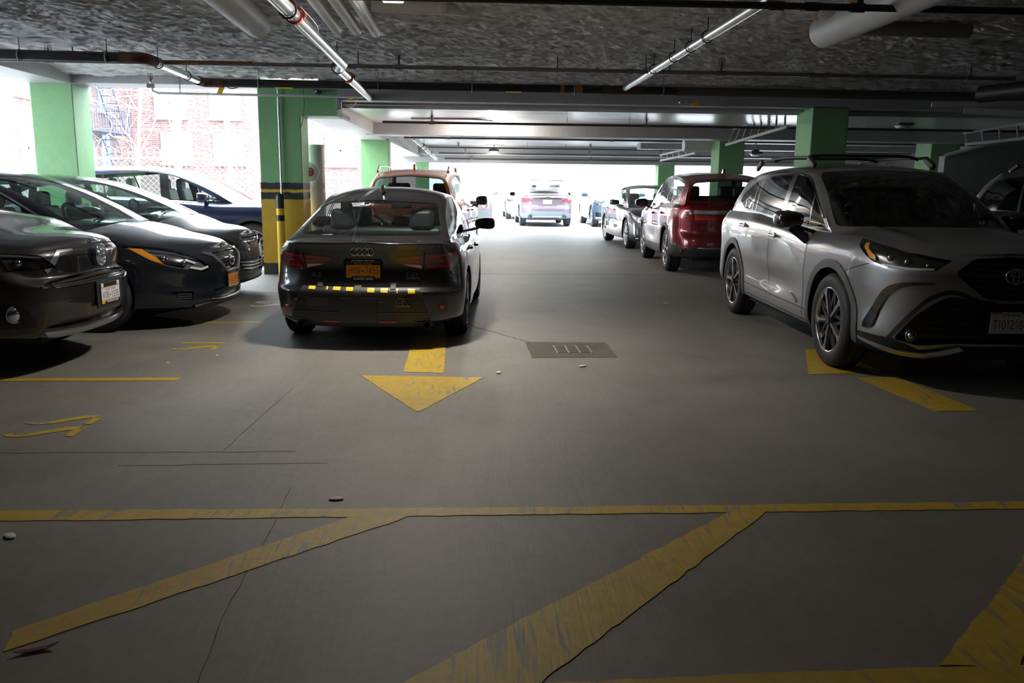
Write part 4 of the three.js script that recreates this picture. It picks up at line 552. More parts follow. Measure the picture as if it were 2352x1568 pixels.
  // a sunk mouth: grille or intake, with a dark back and side walls
  mouth(name, soup, proj, shape, filter, d, mat, o = {}) { return this.solid(name, soup, proj, shape, -d, mat, { cut: true, filter, ...o }); }
  // a bar that follows the surface through points of a projection
  along(name, proj, pts, r, mat, src, o = {}) { const P = []; for (const s of (o.half ? [1] : [1, -1])) { const L = (s > 0 ? pts : pts.slice().reverse()).map((p) => { const v = this.surf(null, proj, Math.abs(p[0]), p[1], null, src), k = o.off ?? 0; return [v[0] + v[3] * k, v[1] + v[4] * k, s * (v[2] + v[5] * k)]; }); if (o.half) { part(name, tube(L, r, 6), mat, o.parent ?? this.g); part(name, tube(L.map((p) => [p[0], p[1], -p[2]]), r, 6), mat, o.parent ?? this.g); return; } P.push(...(s > 0 ? L.reverse() : L.reverse().slice(1))); } part(name, tube(P, r, 6), mat, o.parent ?? this.g); }
  // ---- small fittings
  plate(x, y, z, turn, tilt, tex, frameMat, name = 'license_plate', fr = 0) {
    const p = part(name, merge([bx(-0.152, 0.152, -0.076, 0.076, -0.003, 0.003)]), tex, this.g); p.position.set(x, y, z); p.rotation.order = 'YXZ'; p.rotation.y = turn; p.rotation.x = tilt;
    if (frameMat) { const f = []; f.push(rbox(0.32, 0.016 + fr, 0.012, 0.004, 0, 0.076 - fr / 2, 0.002), rbox(0.32, 0.012, 0.012, 0.004, 0, -0.078, 0.002), rbox(0.012, 0.165, 0.012, 0.004, -0.155, 0, 0.002), rbox(0.012, 0.165, 0.012, 0.004, 0.155, 0, 0.002), bx(-0.15, 0.15, -0.075, 0.075, -0.012, -0.004)); part('plate_frame', merge(f), frameMat, p); }
    return p;
  }
  mirror(o) {   // a door mirror on each side: [x, y, z out] of the housing centre
    const { at: [x, y, z], size: [lx, ly, lz], mat, foot, band } = o;
    for (const s of [1, -1]) {
      const sg = new THREE.SphereGeometry(1, 24, 16), p = sg.attributes.position; for (let i = 0; i < p.count; i++) { let X = p.getX(i), Y = p.getY(i), Z = p.getZ(i); const q = (v, e) => Math.sign(v) * Math.abs(v) ** e; X = q(X, 0.7); Y = q(Y, 0.6); Z = q(Z, 0.6); if (X < 0) X = Math.max(X, -0.45); Y *= 1 - 0.22 * (1 - Z) * 0.5; p.setXYZ(i, X * lx, Y * ly, Z * lz); } sg.computeVertexNormals();
      const h = part('door_mirror', merge([sg.translate(x, y, s * z), ...(foot ? [rbox(lx * 1.1, ly * 0.5, 0.16, 0.02, x + 0.01, y - ly * 0.95, s * (z - lz - 0.02))] : [bar([x, y - ly * 0.7, s * (z - lz * 0.6)], [x + 0.02, y - ly * 1.25, s * (z - lz * 1.9)], 0.07, 0.03)])]), mat, this.g);
      part('mirror_glass', new THREE.CircleGeometry(1, 24).scale(lz * 0.84, ly * 0.78, 1).rotateY(-Math.PI / 2).translate(x - lx * 0.46, y, s * z), this.M.mirror, h);
      if (band) part('turn_signal', rbox(lx * 0.5, 0.014, lz * 1.5, 0.006, x + lx * 0.62, y - ly * 0.3, s * z), band, h);
    }
  }
  handle(soup, x, y, mat, L = 0.21) {
    for (const s of [1, -1]) { const v = this.surf(soup, 'xy', x, y, (q) => q[2] > 0.5), z = (v[2] + 0.03) * s; part('door_handle', merge([rbox(L, 0.024, 0.018, 0.008, x, y, z), rbox(0.05, 0.03, 0.04, 0.01, x - L * 0.42, y, z - 0.015 * s), rbox(0.04, 0.026, 0.04, 0.01, x + L * 0.42, y, z - 0.015 * s), new THREE.SphereGeometry(0.032, 14, 8).scale(1.2, 0.9, 0.3).translate(x, y, v[2] * s + 0.002 * s)]), mat, this.g); }
  }
  wiper(pts, mat) { for (const [a, b] of pts) part('wiper', merge([rod(a, b, 0.008, 6), bar([a[0] + (b[0] - a[0]) * 0.3, b[1] * 0.7 + a[1] * 0.3 + 0.004, a[2] + (b[2] - a[2]) * 0.3], [b[0], b[1] + 0.01, b[2]], 0.012, 0.02)]), mat, this.g); }
  rails(mat, z, x0, x1, yTop, yFoot) { for (const s of [1, -1]) { const Z = z * s; const b = tube([[x0 - 0.02, yFoot, Z * 1.03], [x0 - 0.12, yTop - 0.01, Z], [x0 - 0.3, yTop, Z], [(x0 + x1) / 2, yTop + 0.012, Z], [x1 + 0.3, yTop - 0.002, Z], [x1 + 0.12, yTop - 0.014, Z], [x1 + 0.02, yFoot, Z * 1.03]], 0.014, 8, false, 40).scale(1, 1, 1);
      part('roof_rail', merge([b, rbox(0.2, 0.06, 0.045, 0.018).rotateZ(-0.45).translate(x0 - 0.08, (yTop + yFoot) / 2 - 0.004, Z * 1.015), rbox(0.2, 0.06, 0.045, 0.018).rotateZ(0.45).translate(x1 + 0.08, (yTop + yFoot) / 2 - 0.004, Z * 1.015)]), mat, this.g); } }
  fin(x, y, mat, s = 1) { const h = new THREE.Shape(); h.moveTo(0.09 * s, 0); h.quadraticCurveTo(0.0, 0.0, -0.055 * s, 0.065 * s); h.lineTo(-0.075 * s, 0.06 * s); h.lineTo(-0.085 * s, 0); part('roof_antenna', new THREE.ExtrudeGeometry(h, { depth: 0.012, bevelEnabled: true, bevelSize: 0.006, bevelThickness: 0.012, bevelSegments: 2 }).translate(0, 0, -0.006).translate(x, y - 0.004, 0), mat, this.g); }
  place(x, z, heading, scale = [1, 1, 1], y = 0) { this.g.position.set(x, y, z); this.g.rotation.y = heading; this.g.scale.set(...(Array.isArray(scale) ? scale : [scale, scale, scale])); shade(this.g); return this; }
}
const paint = (c, metal = 0.55, rough = 0.38) => phys(c, { metalness: metal, roughness: rough, clearcoat: 1, clearcoatRoughness: 0.035 });
const glass = (c, r = 0) => phys(c, { transmission: 1, thickness: 0, roughness: r, ior: 1.5 });
const CM = {
  gap: std([0.006, 0.006, 0.007], 0.8), dark: std([0.012, 0.012, 0.013], 0.85), plastic: std([0.022, 0.022, 0.024], 0.55), gloss: phys([0.008, 0.008, 0.009], { roughness: 0.25, clearcoat: 1, clearcoatRoughness: 0.04 }),
  rubber: std([0.018, 0.018, 0.019], 0.62), chrome: std([0.82, 0.83, 0.85], 0.1, 1), satin: std([0.55, 0.56, 0.58], 0.28, 1), lining: std([0.022, 0.023, 0.026], 0.7), seat: std([0.03, 0.03, 0.034], 0.5), seatGrey: std([0.16, 0.17, 0.18], 0.55),
  mirror: std([0.16, 0.17, 0.18], 0.06, 1), disc: std([0.09, 0.09, 0.095], 0.4, 0.8), rim: std([0.62, 0.63, 0.65], 0.22, 1), rimDark: std([0.02, 0.02, 0.022], 0.3, 0.3), cap: std([0.05, 0.05, 0.055], 0.3, 0.5),
  lens: glass([0.93, 0.95, 0.96]), lampIn: std([0.5, 0.51, 0.53], 0.14, 1), lampDark: std([0.02, 0.02, 0.022], 0.25), amber: phys([0.95, 0.36, 0.02], { roughness: 0.25, clearcoat: 1 }), red: phys([0.36, 0.006, 0.01], { roughness: 0.22, clearcoat: 1, clearcoatRoughness: 0.03 }), redDark: phys([0.11, 0.004, 0.007], { roughness: 0.2, clearcoat: 1, clearcoatRoughness: 0.03 }), redBright: phys([0.75, 0.02, 0.03], { roughness: 0.25, clearcoat: 1 }),
  white: std([0.75, 0.76, 0.78], 0.3), clear: glass([0.8, 0.88, 0.85]), tint: glass([0.42, 0.5, 0.48]), privacy: glass([0.05, 0.055, 0.06]),
};
const carMats = (o) => ({ ...CM, glass: CM.clear, ...o });
function plateTex(draw) { return phys(0xffffff, { map: canvasTex(512, 256, draw), roughness: 0.45, clearcoat: 0.3 }); }
const txt = (c, s, x, y, h, o = {}) => { c.save(); c.font = `${o.w ?? 'bold'} ${h}px ${o.f ?? 'sans-serif'}`; c.textAlign = 'center'; c.textBaseline = 'middle'; c.fillStyle = o.c ?? '#111'; const m = c.measureText(s).width, k = o.fit ? o.fit / m : 1; c.translate(x, y); c.scale(k, 1); c.fillText(s, 0, 0); c.restore(); };
const font = await new FontLoader().loadAsync('fonts/droid/droid_sans_bold.typeface.json');
const fontR = await new FontLoader().loadAsync('fonts/droid/droid_sans_regular.typeface.json');
const letters = (s, h, d = 0.004, f = font, sx = 1) => { const g = new TextGeometry(s, { font: f, size: h, depth: d, curveSegments: 3, bevelEnabled: false }); g.computeBoundingBox(); const b = g.boundingBox; return g.translate(-(b.min.x + b.max.x) / 2, -(b.min.y + b.max.y) / 2, 0).scale(sx, 1, 1); };
// ---------------------------------------------------------------- black sedan seen from behind, nearest car in the aisle
function blackSedan(x, z, heading, scale) {
  const mats = carMats({ paint: paint([0.012, 0.011, 0.012], 0.3, 0.32), lining: std([0.03, 0.032, 0.035], 0.7), seat: std([0.05, 0.053, 0.056], 0.42), glass: CM.clear, back: glass([0.6, 0.68, 0.66]) });
  const S = {
    mats, wb: 2.637, fo: 0.87, ro: 0.93, W: 1.796, tyre: [0.317, 0.225], rim: 0.225, arch: 0.345, clear: 0.17, track: 0.765, step: 0.05, spinw: 1,
    prof: {
      F: [[-0.06, 0.19], [0, 0.24], [0.01, 0.36], [0.01, 0.48], [0, 0.58], [-0.02, 0.66], [-0.05, 0.71], [-0.09, 0.745]],
      FC: [[-0.06, 0.19], [0, 0.24], [0.005, 0.36], [0.005, 0.5], [0, 0.6], [-0.02, 0.68], [-0.05, 0.73], [-0.09, 0.78]],
      SF: [[-0.1, 0.19], [-0.02, 0.23], [-0.005, 0.36], [0, 0.5], [0, 0.64], [-0.008, 0.75], [-0.04, 0.82], [-0.11, 0.87]],
      S: [[-0.12, 0.19], [-0.03, 0.215], [-0.015, 0.34], [-0.012, 0.5], [0, 0.66], [-0.012, 0.8], [-0.04, 0.87], [-0.085, 0.905]],
      SR: [[-0.1, 0.19], [-0.02, 0.23], [-0.006, 0.36], [0, 0.5], [0, 0.66], [-0.012, 0.8], [-0.04, 0.88], [-0.09, 0.93]],
      RC: [[-0.08, 0.21], [-0.02, 0.26], [0, 0.38], [0.012, 0.5], [-0.004, 0.55], [-0.03, 0.72], [-0.05, 0.87], [-0.085, 0.925]],
      R: [[-0.1, 0.2], [-0.03, 0.25], [0, 0.36], [0.012, 0.505], [-0.045, 0.555], [-0.085, 0.7], [-0.055, 0.87], [-0.03, 0.935]],
    },
    cowl: 0.86, hood: [[2.2, 0.75], [1.9, 0.84], [1.4, 0.92], [0.8, 0.985], [0.5, 1.0]], deckx: -1.72, deck: [[-1.2, 1.02], [-1.55, 1.005], [-1.9, 0.975], [-2.15, 0.95], [-2.25, 0.945]], deckP: 3.2,
    cabin: [[1.0, 0.76, 0.875, 0.945, 0.16], [0.6, 0.7, 1.12, 1.17, 0.13], [0.12, 0.635, 1.29, 1.36, 0.08], [-0.2, 0.62, 1.335, 1.412, 0.0], [-0.62, 0.61, 1.315, 1.405, -0.02], [-1.05, 0.62, 1.22, 1.31, -0.1], [-1.45, 0.67, 1.08, 1.14, -0.15], [-1.83, 0.745, 0.935, 0.96, -0.17]],
    split: 0.5, inset: 0.02, seatX: 0.05, seatY: 0.15, dashX: 0.82, dashY: 0.8, mirrorAt: [0.42, 1.2, 0],
    spokes: { n: 5, spokes: [[[-0.07, 0.1], [0.07, 0.1], [0.11, 0.95], [-0.11, 0.95]]] },
  };
  const c = new Car(S, 'sedan', 'black sedan seen from behind, wearing an orange plate and a bumper guard'), g = c.g, M = mats;
  for (const q of [1.3185, -1.3185]) c.take('tub', 'xy', circle(q, 0.33, S.arch, 40), (v) => v[2] > 0.45);
  c.window('side', 'xy', shp(rounded([[0.72, 0.965], [0.16, 1.245], [-0.17, 1.285], [-0.2, 0.955]], [0.02, 0.06, 0.02, 0.02])), 'side_window', M.glass, { each: 1 });
  c.window('side', 'xy', shp(rounded([[-0.25, 0.955], [-0.22, 1.287], [-0.62, 1.272], [-0.98, 1.175], [-1.2, 1.03], [-1.13, 0.965]], [0.02, 0.02, 0.08, 0.06, 0.06, 0.04])), 'side_window', M.glass, { each: 1 });
  c.window('topF', 'zy', shp(rounded([[-0.1, 0.99], [0.64, 0.97], [0.56, 1.335], [-0.1, 1.39]], [0, 0.05, 0.06, 0])), 'windshield', M.glass);
  c.window('topR', 'zy', shp(rounded([[-0.1, 0.985], [0.66, 0.99], [0.56, 1.265], [-0.1, 1.3]], [0, 0.05, 0.06, 0])), 'rear_window', M.back);
  const back = (v) => v[7] < 1.5;
  const lampO = c.take('tub', 'ry', shp(rounded([[0.56, 0.7], [0.9, 0.715], [1.06, 0.79], [1.0, 0.853], [0.56, 0.835]], [0.004, 0.03, 0.02, 0.02, 0.004])), back);
  const lampI = c.take('tub', 'ry', shp(rounded([[0.545, 0.705], [0.38, 0.74], [0.29, 0.803], [0.31, 0.812], [0.545, 0.834]], [0.004, 0.03, 0.012, 0.01, 0.004])), back);
  const tl = [...c.put('taillight', lampO, M.redDark, { each: 1, off: 0.006 }), ...c.put('taillight', lampI, M.redDark, { each: 1, off: 0.006 })];
  const piece = (src, pts, mat, name, k, off = 0.0085) => { const q = cutSoup(src, PR.ry, shp(pts), null)[0]; if (!q.length) return; part(name, soupGeo(q, { off, mirror: false }), mat, tl[k]); part(name, soupGeo(q, { off, right: false }), mat, tl[k + 1]); };
  piece(lampI, [[0.535, 0.712], [0.4, 0.742], [0.36, 0.752], [0.52, 0.748]], std([0.62, 0.62, 0.63], 0.25), 'reversing_lens', 2);
  piece(lampI, [[0.53, 0.822], [0.34, 0.806], [0.345, 0.797], [0.53, 0.808]], M.red, 'light_strip', 2);
  piece(lampI, [[0.53, 0.79], [0.37, 0.775], [0.53, 0.76]], M.red, 'light_strip', 2);
  piece(lampO, [[0.58, 0.822], [0.95, 0.84], [0.97, 0.828], [0.58, 0.808]], M.red, 'light_strip', 0);
  piece(lampO, [[0.58, 0.72], [0.86, 0.73], [0.9, 0.742], [0.58, 0.735]], M.red, 'light_strip', 0);
  piece(lampO, [[0.72, 0.782], [0.79, 0.784], [0.79, 0.776], [0.72, 0.774]], M.redBright, 'reflector', 0);
  const lidS = c.take('tub', 'ry', shp([[-0.2, 0.578], [0.44, 0.58], [0.5, 0.6], [0.535, 0.69], [0.553, 0.72], [0.553, 0.86], [0.6, 0.99], [-0.2, 0.99]]), back);
  const lid = c.put('tailgate', lidS, M.paint);
  c.gaps([['tub', 'ry', strip([[0.0, 0.574], [0.42, 0.574], [0.47, 0.58], [0.515, 0.61], [0.548, 0.7], [0.556, 0.72], [0.556, 0.862]], 0.011), back], ['tub', 'ry', strip([[0.56, 0.66], [0.8, 0.655], [1.02, 0.63]], 0.006), back],
    ['tub', 'xy', strip([[0.9, 0.24], [0.83, 0.6], [0.86, 0.88]], 0.008), (v) => v[2] > 0.5], ['tub', 'xy', strip([[-0.22, 0.23], [-0.23, 0.9]], 0.008), (v) => v[2] > 0.5], ['tub', 'xy', strip([[-0.98, 0.45], [-1.06, 0.7], [-1.1, 0.92]], 0.008), (v) => v[2] > 0.5]]);
  // boot lid fittings: plate, rings, lettering
  const at = (zz, y, src = lidS) => c.surf(null, 'ry', Math.abs(zz), y, null, src);
  const pl = plateTex((q, W, H) => { q.fillStyle = '#e0940c'; q.fillRect(0, 0, W, H); q.fillStyle = '#15131c'; q.fillRect(0, 0, W, 62); q.fillStyle = '#f3b000'; q.fillRect(0, H - 34, W, 34); txt(q, 'NEW YORK', W / 2, 44, 36, { f: 'serif', c: '#c98a14', fit: 260 }); txt(q, 'HYW', 132, 140, 132, { w: 'normal', c: '#1c0d02', fit: 172 }); txt(q, '7455', 385, 140, 132, { w: 'normal', c: '#1c0d02', fit: 205 }); q.fillStyle = '#1c0d02'; q.beginPath(); q.moveTo(228, 150); q.lineTo(258, 128); q.lineTo(268, 165); q.closePath(); q.fill(); q.fillStyle = '#e0940c'; q.fillStyle = '#0c0c0e'; q.beginPath(); q.roundRect(80, H - 30, W - 160, 40, 8); q.fill(); });
  const P = at(0, 0.705), px = P[0] - 0.012;
  const plate = c.plate(px, 0.705, -0.0, -Math.PI / 2, 0.02, pl, M.gloss, 'license_plate', 0);
  part('frame_band', merge([rbox(0.32, 0.03, 0.012, 0.005, 0, 0.076, 0.004), rbox(0.2, 0.026, 0.012, 0.005, 0, -0.078, 0.004)]), M.gloss, plate);
  part('frame_lettering', letters('EASTCHESTER, NEW YORK', 0.0125, 0.001, font, 0.95).translate(0, 0.079, 0.011), std([0.62, 0.63, 0.66], 0.5), plate);
  part('frame_lettering', letters('CLASSIC AUDI', 0.019, 0.001).translate(0, -0.079, 0.011), std([0.8, 0.81, 0.84], 0.4), plate);
  part('plate_bracket', rbox(0.016, 0.22, 0.35, 0.006, px + 0.014, 0.68, 0), M.gloss, g);
  const rg = []; const rc = at(0, 0.864); for (let k = 0; k < 4; k++) rg.push(new THREE.TorusGeometry(0.0335, 0.0042, 8, 36).rotateY(Math.PI / 2).translate(rc[0] - 0.012, 0.864, -0.069 + k * 0.046)); part('emblem', merge(rg), M.chrome, g);
  const word = (s, h, zz, y, sx, f = font) => { const v = at(zz, y); part('emblem', letters(s, h, 0.004, f, sx).rotateY(-Math.PI / 2).translate(v[0] - 0.005, y, zz), M.chrome, g); };
  word('A3', 0.04, -0.425, 0.655, 1.35, fontR); word('2.0T', 0.036, 0.425, 0.66, 1.3, fontR); word('quattro', 0.018, 0.435, 0.628, 1.35);
  // bumper: reflectors, exhaust tips, diffuser
  const bsrc = c.soups.tub.filter((q) => back(q[0]));
  for (const s of [1, -1]) { const v = c.surf(null, 'ry', 0.68, 0.372, null, bsrc); part('reflector', rbox(0.02, 0.022, 0.1, 0.006).rotateY(s * -0.5).translate(v[0] - 0.0, 0.372, s * (v[2] + 0.0)), M.red, g); part('exhaust_tip', new THREE.LatheGeometry([[0.027, 0.09], [0.034, 0.088], [0.036, 0], [0.033, -0.002], [0.03, 0.004], [0.027, 0.09]].map((p) => new THREE.Vector2(...p)), 28).rotateZ(-Math.PI / 2).translate(c.xr + 0.06, 0.222, s * 0.56), M.disc, g); }
  c.solid('diffuser', 'tub', 'ry', shp([[-0.1, 0.19], [0.72, 0.19], [0.6, 0.25], [-0.1, 0.26]]), 0.012, M.plastic, { filter: back });
  c.mirror({ at: [0.58, 1.0, 0.97], size: [0.1, 0.075, 0.12], mat: M.paint });
  c.fin(-0.92, 1.37, M.paint); c.handle('tub', -0.1, 0.8, M.paint); c.handle('tub', -0.98, 0.83, M.paint);
  c.finish(); c.place(x, z, heading, scale);
  // the guard that hangs over the bumper: a thing of its own
  const G = thing('bumper_guard', 'black ribbed rubber guard with yellow strips over the rear bumper of the black sedan', 'bumper guard'); G.position.copy(g.position); G.rotation.copy(g.rotation); G.scale.copy(g.scale);
  const pad = std([0.02, 0.02, 0.021], 0.5), rib = std([0.045, 0.044, 0.043], 0.38);
  const fullPr = (v) => [v[2], v[1]], src = []; for (const q of bsrc) { src.push(q); src.push(q.map((v) => { const m = v.slice(); m[2] *= -1; m[5] *= -1; return m; })); }
  PR.both = fullPr; const keep = c.soups.tub; c.soups.tub = src;
  const sol = (name, pts, d, mat, par = G) => c.solid(name, 'tub', 'both', Array.isArray(pts) ? shp(pts) : pts, d, mat, { parent: par, mirror: false });
  const body = sol('pad', [[-0.53, 0.536], [0.49, 0.53], [0.51, 0.5], [0.585, 0.29], [0.575, 0.272], [0.47, 0.272], [0.41, 0.236], [-0.42, 0.236], [-0.5, 0.272], [-0.62, 0.272], [-0.632, 0.29], [-0.55, 0.5]], 0.03, pad);
  for (const l of [[[-0.6, 0.437], [-0.49, 0.437]], [[-0.27, 0.437], [-0.21, 0.437]], [[0.14, 0.434], [0.225, 0.434]], [[0.44, 0.43], [0.53, 0.429]], [[-0.62, 0.344], [-0.2, 0.344]], [[0.14, 0.34], [0.55, 0.337]], [[-0.63, 0.28], [-0.5, 0.28], [-0.42, 0.243], [0.41, 0.243], [0.475, 0.28], [0.58, 0.28]], [[0.505, 0.51], [0.575, 0.3]], [[-0.545, 0.5], [-0.625, 0.3]]]) sol('rib', strip(l, 0.0065), 0.036, rib);
  const flap = sol('flap', rounded([[-0.19, 0.47], [0.13, 0.468], [0.125, 0.3], [-0.185, 0.3]], 0.012), 0.04, pad); void flap;
  sol('patch', rounded([[-0.48, 0.465], [-0.29, 0.465], [-0.29, 0.395], [-0.48, 0.395]], 0.006), 0.035, rib);
  for (const [a, b, y0, y1] of [[-0.395, -0.345, 0.53, 0.6], [0.245, 0.29, 0.52, 0.6], [-0.065, -0.005, 0.46, 0.545]]) sol('strap', rounded([[a, y0], [b, y0], [b, y1], [a, y1]], 0.005), 0.037, std([0.035, 0.035, 0.037], 0.6));
  for (const [a, b, y] of [[-0.47, -0.41, 0.525], [-0.31, -0.295, 0.525], [-0.25, -0.185, 0.524], [-0.135, -0.075, 0.522], [0.05, 0.112, 0.518], [0.165, 0.225, 0.517], [0.3, 0.31, 0.515], [0.395, 0.455, 0.513]]) sol('reflective_strip', [[a, y - 0.009], [b, y - 0.01], [b, y + 0.008], [a, y + 0.009]], 0.0335, phys([0.95, 0.6, 0.06], { roughness: 0.25, clearcoat: 0.6 }));
  for (const [a, b] of [[-0.345, -0.2], [0.14, 0.29]]) sol('reflector', [[a, 0.258], [b, 0.257], [b, 0.272], [a, 0.273]], 0.034, std([0.3, 0.012, 0.012], 0.35));
  // brand patch: a charging animal over the name, printed in gold
  const lg = canvasTex(512, 256, (q, W, H) => { q.fillStyle = '#17150f'; q.fillRect(0, 0, W, H); q.strokeStyle = '#a58a34'; q.lineWidth = 9; q.lineJoin = 'round'; q.beginPath(); q.moveTo(100, 66); q.lineTo(170, 86); q.quadraticCurveTo(190, 40, 250, 18); q.quadraticCurveTo(320, 8, 352, 60); q.lineTo(380, 130); q.moveTo(352, 62); q.quadraticCurveTo(300, 60, 286, 96); q.quadraticCurveTo(300, 130, 330, 128); q.moveTo(170, 86); q.lineTo(190, 130); q.lineTo(160, 160); q.moveTo(240, 100); q.lineTo(250, 140); q.lineTo(220, 165); q.moveTo(300, 130); q.lineTo(320, 168); q.stroke(); txt(q, 'BumperBully', W / 2, 205, 74, { c: '#a58a34', fit: 470 }); });
  const lv = c.surf('tub', 'both', 0.335, 0.42); const lp = part('logo', new THREE.BoxGeometry(0.2, 0.088, 0.006), std(0xffffff, 0.5, 0, { map: lg }), G); lp.position.set(lv[0] - 0.039, 0.425, 0.335); lp.rotation.set(0, -Math.PI / 2 - 0.1, 0);
  c.soups.tub = keep; shade(G);
  return c;
}
// ---------------------------------------------------------------- silver three-row SUV on the right
function silverSuv(x, z, heading, scale) {
  const mats = carMats({ paint: paint([0.33, 0.34, 0.355], 0.75, 0.36), glass: CM.privacy, lining: std([0.012, 0.012, 0.014], 0.7), seat: std([0.014, 0.014, 0.016], 0.6), rim: std([0.6, 0.61, 0.64], 0.2, 1), rimDark: std([0.006, 0.006, 0.007], 0.55) });
  const fl = (a, b, w) => [[-w * 0.7, a], [w * 0.7, a], [w, b - 0.16], [w * 2.5, b - 0.02], [w * 2.6, b], [-w * 2.6, b], [-w * 2.5, b - 0.02], [-w, b - 0.16]];
  const S = {
    mats, wb: 2.85, fo: 0.98, ro: 1.1, W: 1.93, tyre: [0.383, 0.235], rim: 0.268, arch: 0.415, clear: 0.2, step: 0.05, rows: 6, spinw: 0.4, nf: 1.15, track: 0.83,
    prof: {
      F: [[-0.13, 0.24], [-0.05, 0.3], [0.0, 0.42], [0.0, 0.56], [0.01, 0.7], [0.02, 0.84], [-0.015, 0.94], [-0.08, 0.99]],
      FC: [[-0.12, 0.24], [-0.02, 0.3], [0.0, 0.42], [-0.01, 0.58], [0.0, 0.74], [0.0, 0.88], [-0.03, 0.99], [-0.1, 1.04]],
      SF: [[-0.12, 0.24], [-0.03, 0.29], [-0.005, 0.4], [0.0, 0.56], [0.012, 0.76], [0.004, 0.92], [-0.035, 1.02], [-0.13, 1.075]],
      S: [[-0.14, 0.25], [-0.045, 0.28], [-0.03, 0.4], [-0.05, 0.54], [-0.012, 0.74], [-0.012, 0.94], [-0.035, 1.05], [-0.095, 1.11]],
      SR: [[-0.12, 0.25], [-0.035, 0.29], [-0.012, 0.4], [-0.005, 0.58], [0.012, 0.78], [0.012, 0.94], [-0.02, 1.08], [-0.1, 1.17]],
      RC: [[-0.1, 0.3], [-0.03, 0.36], [0, 0.46], [0, 0.6], [-0.01, 0.78], [0.0, 0.95], [-0.03, 1.08], [-0.1, 1.17]],
      R: [[-0.12, 0.32], [-0.03, 0.38], [0, 0.48], [0.0, 0.6], [-0.04, 0.75], [-0.06, 0.88], [-0.06, 1.03], [-0.1, 1.12]],
    },
    cowl: 0.98, hood: [[2.4, 0.99], [2.2, 1.035], [1.8, 1.085], [1.3, 1.13], [0.9, 1.155], [0.7, 1.16]], hoodP: 3, bulge: (X, Z, r) => 0.016 * Math.exp(-(((Math.abs(Z) - 0.52) / 0.1) ** 2)) * Math.min(1, (2.45 - X) * 1.2) * (r < 0.99 ? 1 : 0),
    cabin: [[1.14, 0.83, 1.06, 1.13, 0.17], [0.85, 0.79, 1.23, 1.285, 0.16], [0.5, 0.74, 1.44, 1.49, 0.13], [0.2, 0.7, 1.575, 1.625, 0.07], [-0.1, 0.685, 1.615, 1.67, 0.0], [-0.9, 0.675, 1.625, 1.69, 0.0], [-1.6, 0.66, 1.575, 1.65, -0.02], [-1.98, 0.66, 1.48, 1.57, -0.05], [-2.2, 0.7, 1.3, 1.37, -0.08], [-2.36, 0.74, 1.1, 1.14, -0.1]],
    split: 0.5, inset: 0.015, seatX: 0.1, seatY: 0.4, dashX: 1.05, dashY: 0.95, tumble: 0.02,
    spokes: { n: 5, spokes: [fl(0.2, 0.945, 0.045)], under: [[[-0.09, 0.15], [0.09, 0.15], [0.12, 0.93], [-0.12, 0.93]], [[0.25, 0.2], [0.36, 0.2], [0.62, 0.72], [0.52, 0.76]], [[-0.25, 0.2], [-0.36, 0.2], [-0.62, 0.72], [-0.52, 0.76]]] },
  };
  const c = new Car(S, 'suv', 'silver SUV with black roof rails and dark glass parked on the right facing the camera'), g = c.g, M = mats, A = S.wb / 2;
  const clad = std([0.075, 0.078, 0.082], 0.5), sideF = (v) => v[2] > 0.5;
  for (const q of [A, -A]) { c.take('tub', 'xy', circle(q, 0.4, S.arch, 44), sideF); }
  for (const q of [A, -A]) { const ring = []; for (let k = 0; k <= 30; k++) { const a = -0.42 + k / 30 * (Math.PI + 0.84); ring.push([q + 0.448 * Math.cos(a), 0.4 + 0.448 * Math.sin(a)]); } c.put('wheel_arch_trim', c.peek('tub', 'xy', strip(ring, 0.068), sideF), clad, { each: 1, off: 0.008 }); }
  // lower chrome line, door gaps, crease
  c.put('sill_trim', c.peek('tub', 'xy', strip([[0.92, 0.288], [-0.9, 0.305]], 0.022), sideF), M.satin, { each: 1, off: 0.006 });
  const door = [[0.86, 0.34], [0.88, 0.8], [0.9, 1.1]];
  c.gaps([['tub', 'xy', strip(door, 0.007), sideF], ['tub', 'xy', strip([[-0.17, 0.34], [-0.16, 1.14]], 0.007), sideF], ['tub', 'xy', strip([[-1.02, 0.5], [-1.14, 0.7], [-1.2, 0.86], [-1.18, 1.18]], 0.007), sideF], ['tub', 'xy', strip([[0.92, 0.4], [0.0, 0.4], [-0.94, 0.43]], 0.007), sideF]]);
  c.solid('door_moulding', 'tub', 'xy', shp(curve([[0.72, 0.43], [0.3, 0.42], [-0.6, 0.44], [-0.86, 0.5], [-0.5, 0.49], [0.2, 0.47], [0.55, 0.5]])), 0.012, M.paint, { each: 1, filter: sideF });
  // side glass
  const out = rounded([[0.98, 1.1], [0.2, 1.138], [-1.5, 1.215], [-1.78, 1.3], [-1.72, 1.38], [-1.35, 1.51], [-0.7, 1.57], [0.0, 1.573], [0.3, 1.53]], [0.03, 0.1, 0.05, 0.05, 0.06, 0.1, 0.2, 0.1, 0.12]);
  c.dlo(out, [[0.62, 0.44, 0.025], [-0.1, -0.18, 0.12], [-0.98, -1.14, 0.035], [-1.12, -1.3, 0.035]], { seal: 0.03, mats: [M.privacy, M.privacy, M.privacy, M.privacy, M.privacy] });
  { const L = curve([[1.05, 1.1], [0.66, 1.36], [0.34, 1.545], [0.2, 1.585], [0, 1.598], [-0.7, 1.596], [-1.3, 1.54], [-1.7, 1.41], [-1.84, 1.3], [-1.8, 1.25]], 5, false); c.put('window_trim', cutSoup(c.soups.side, PR.xy, strip(L, 0.014))[0], M.chrome, { each: 1, off: 0.008 }); }
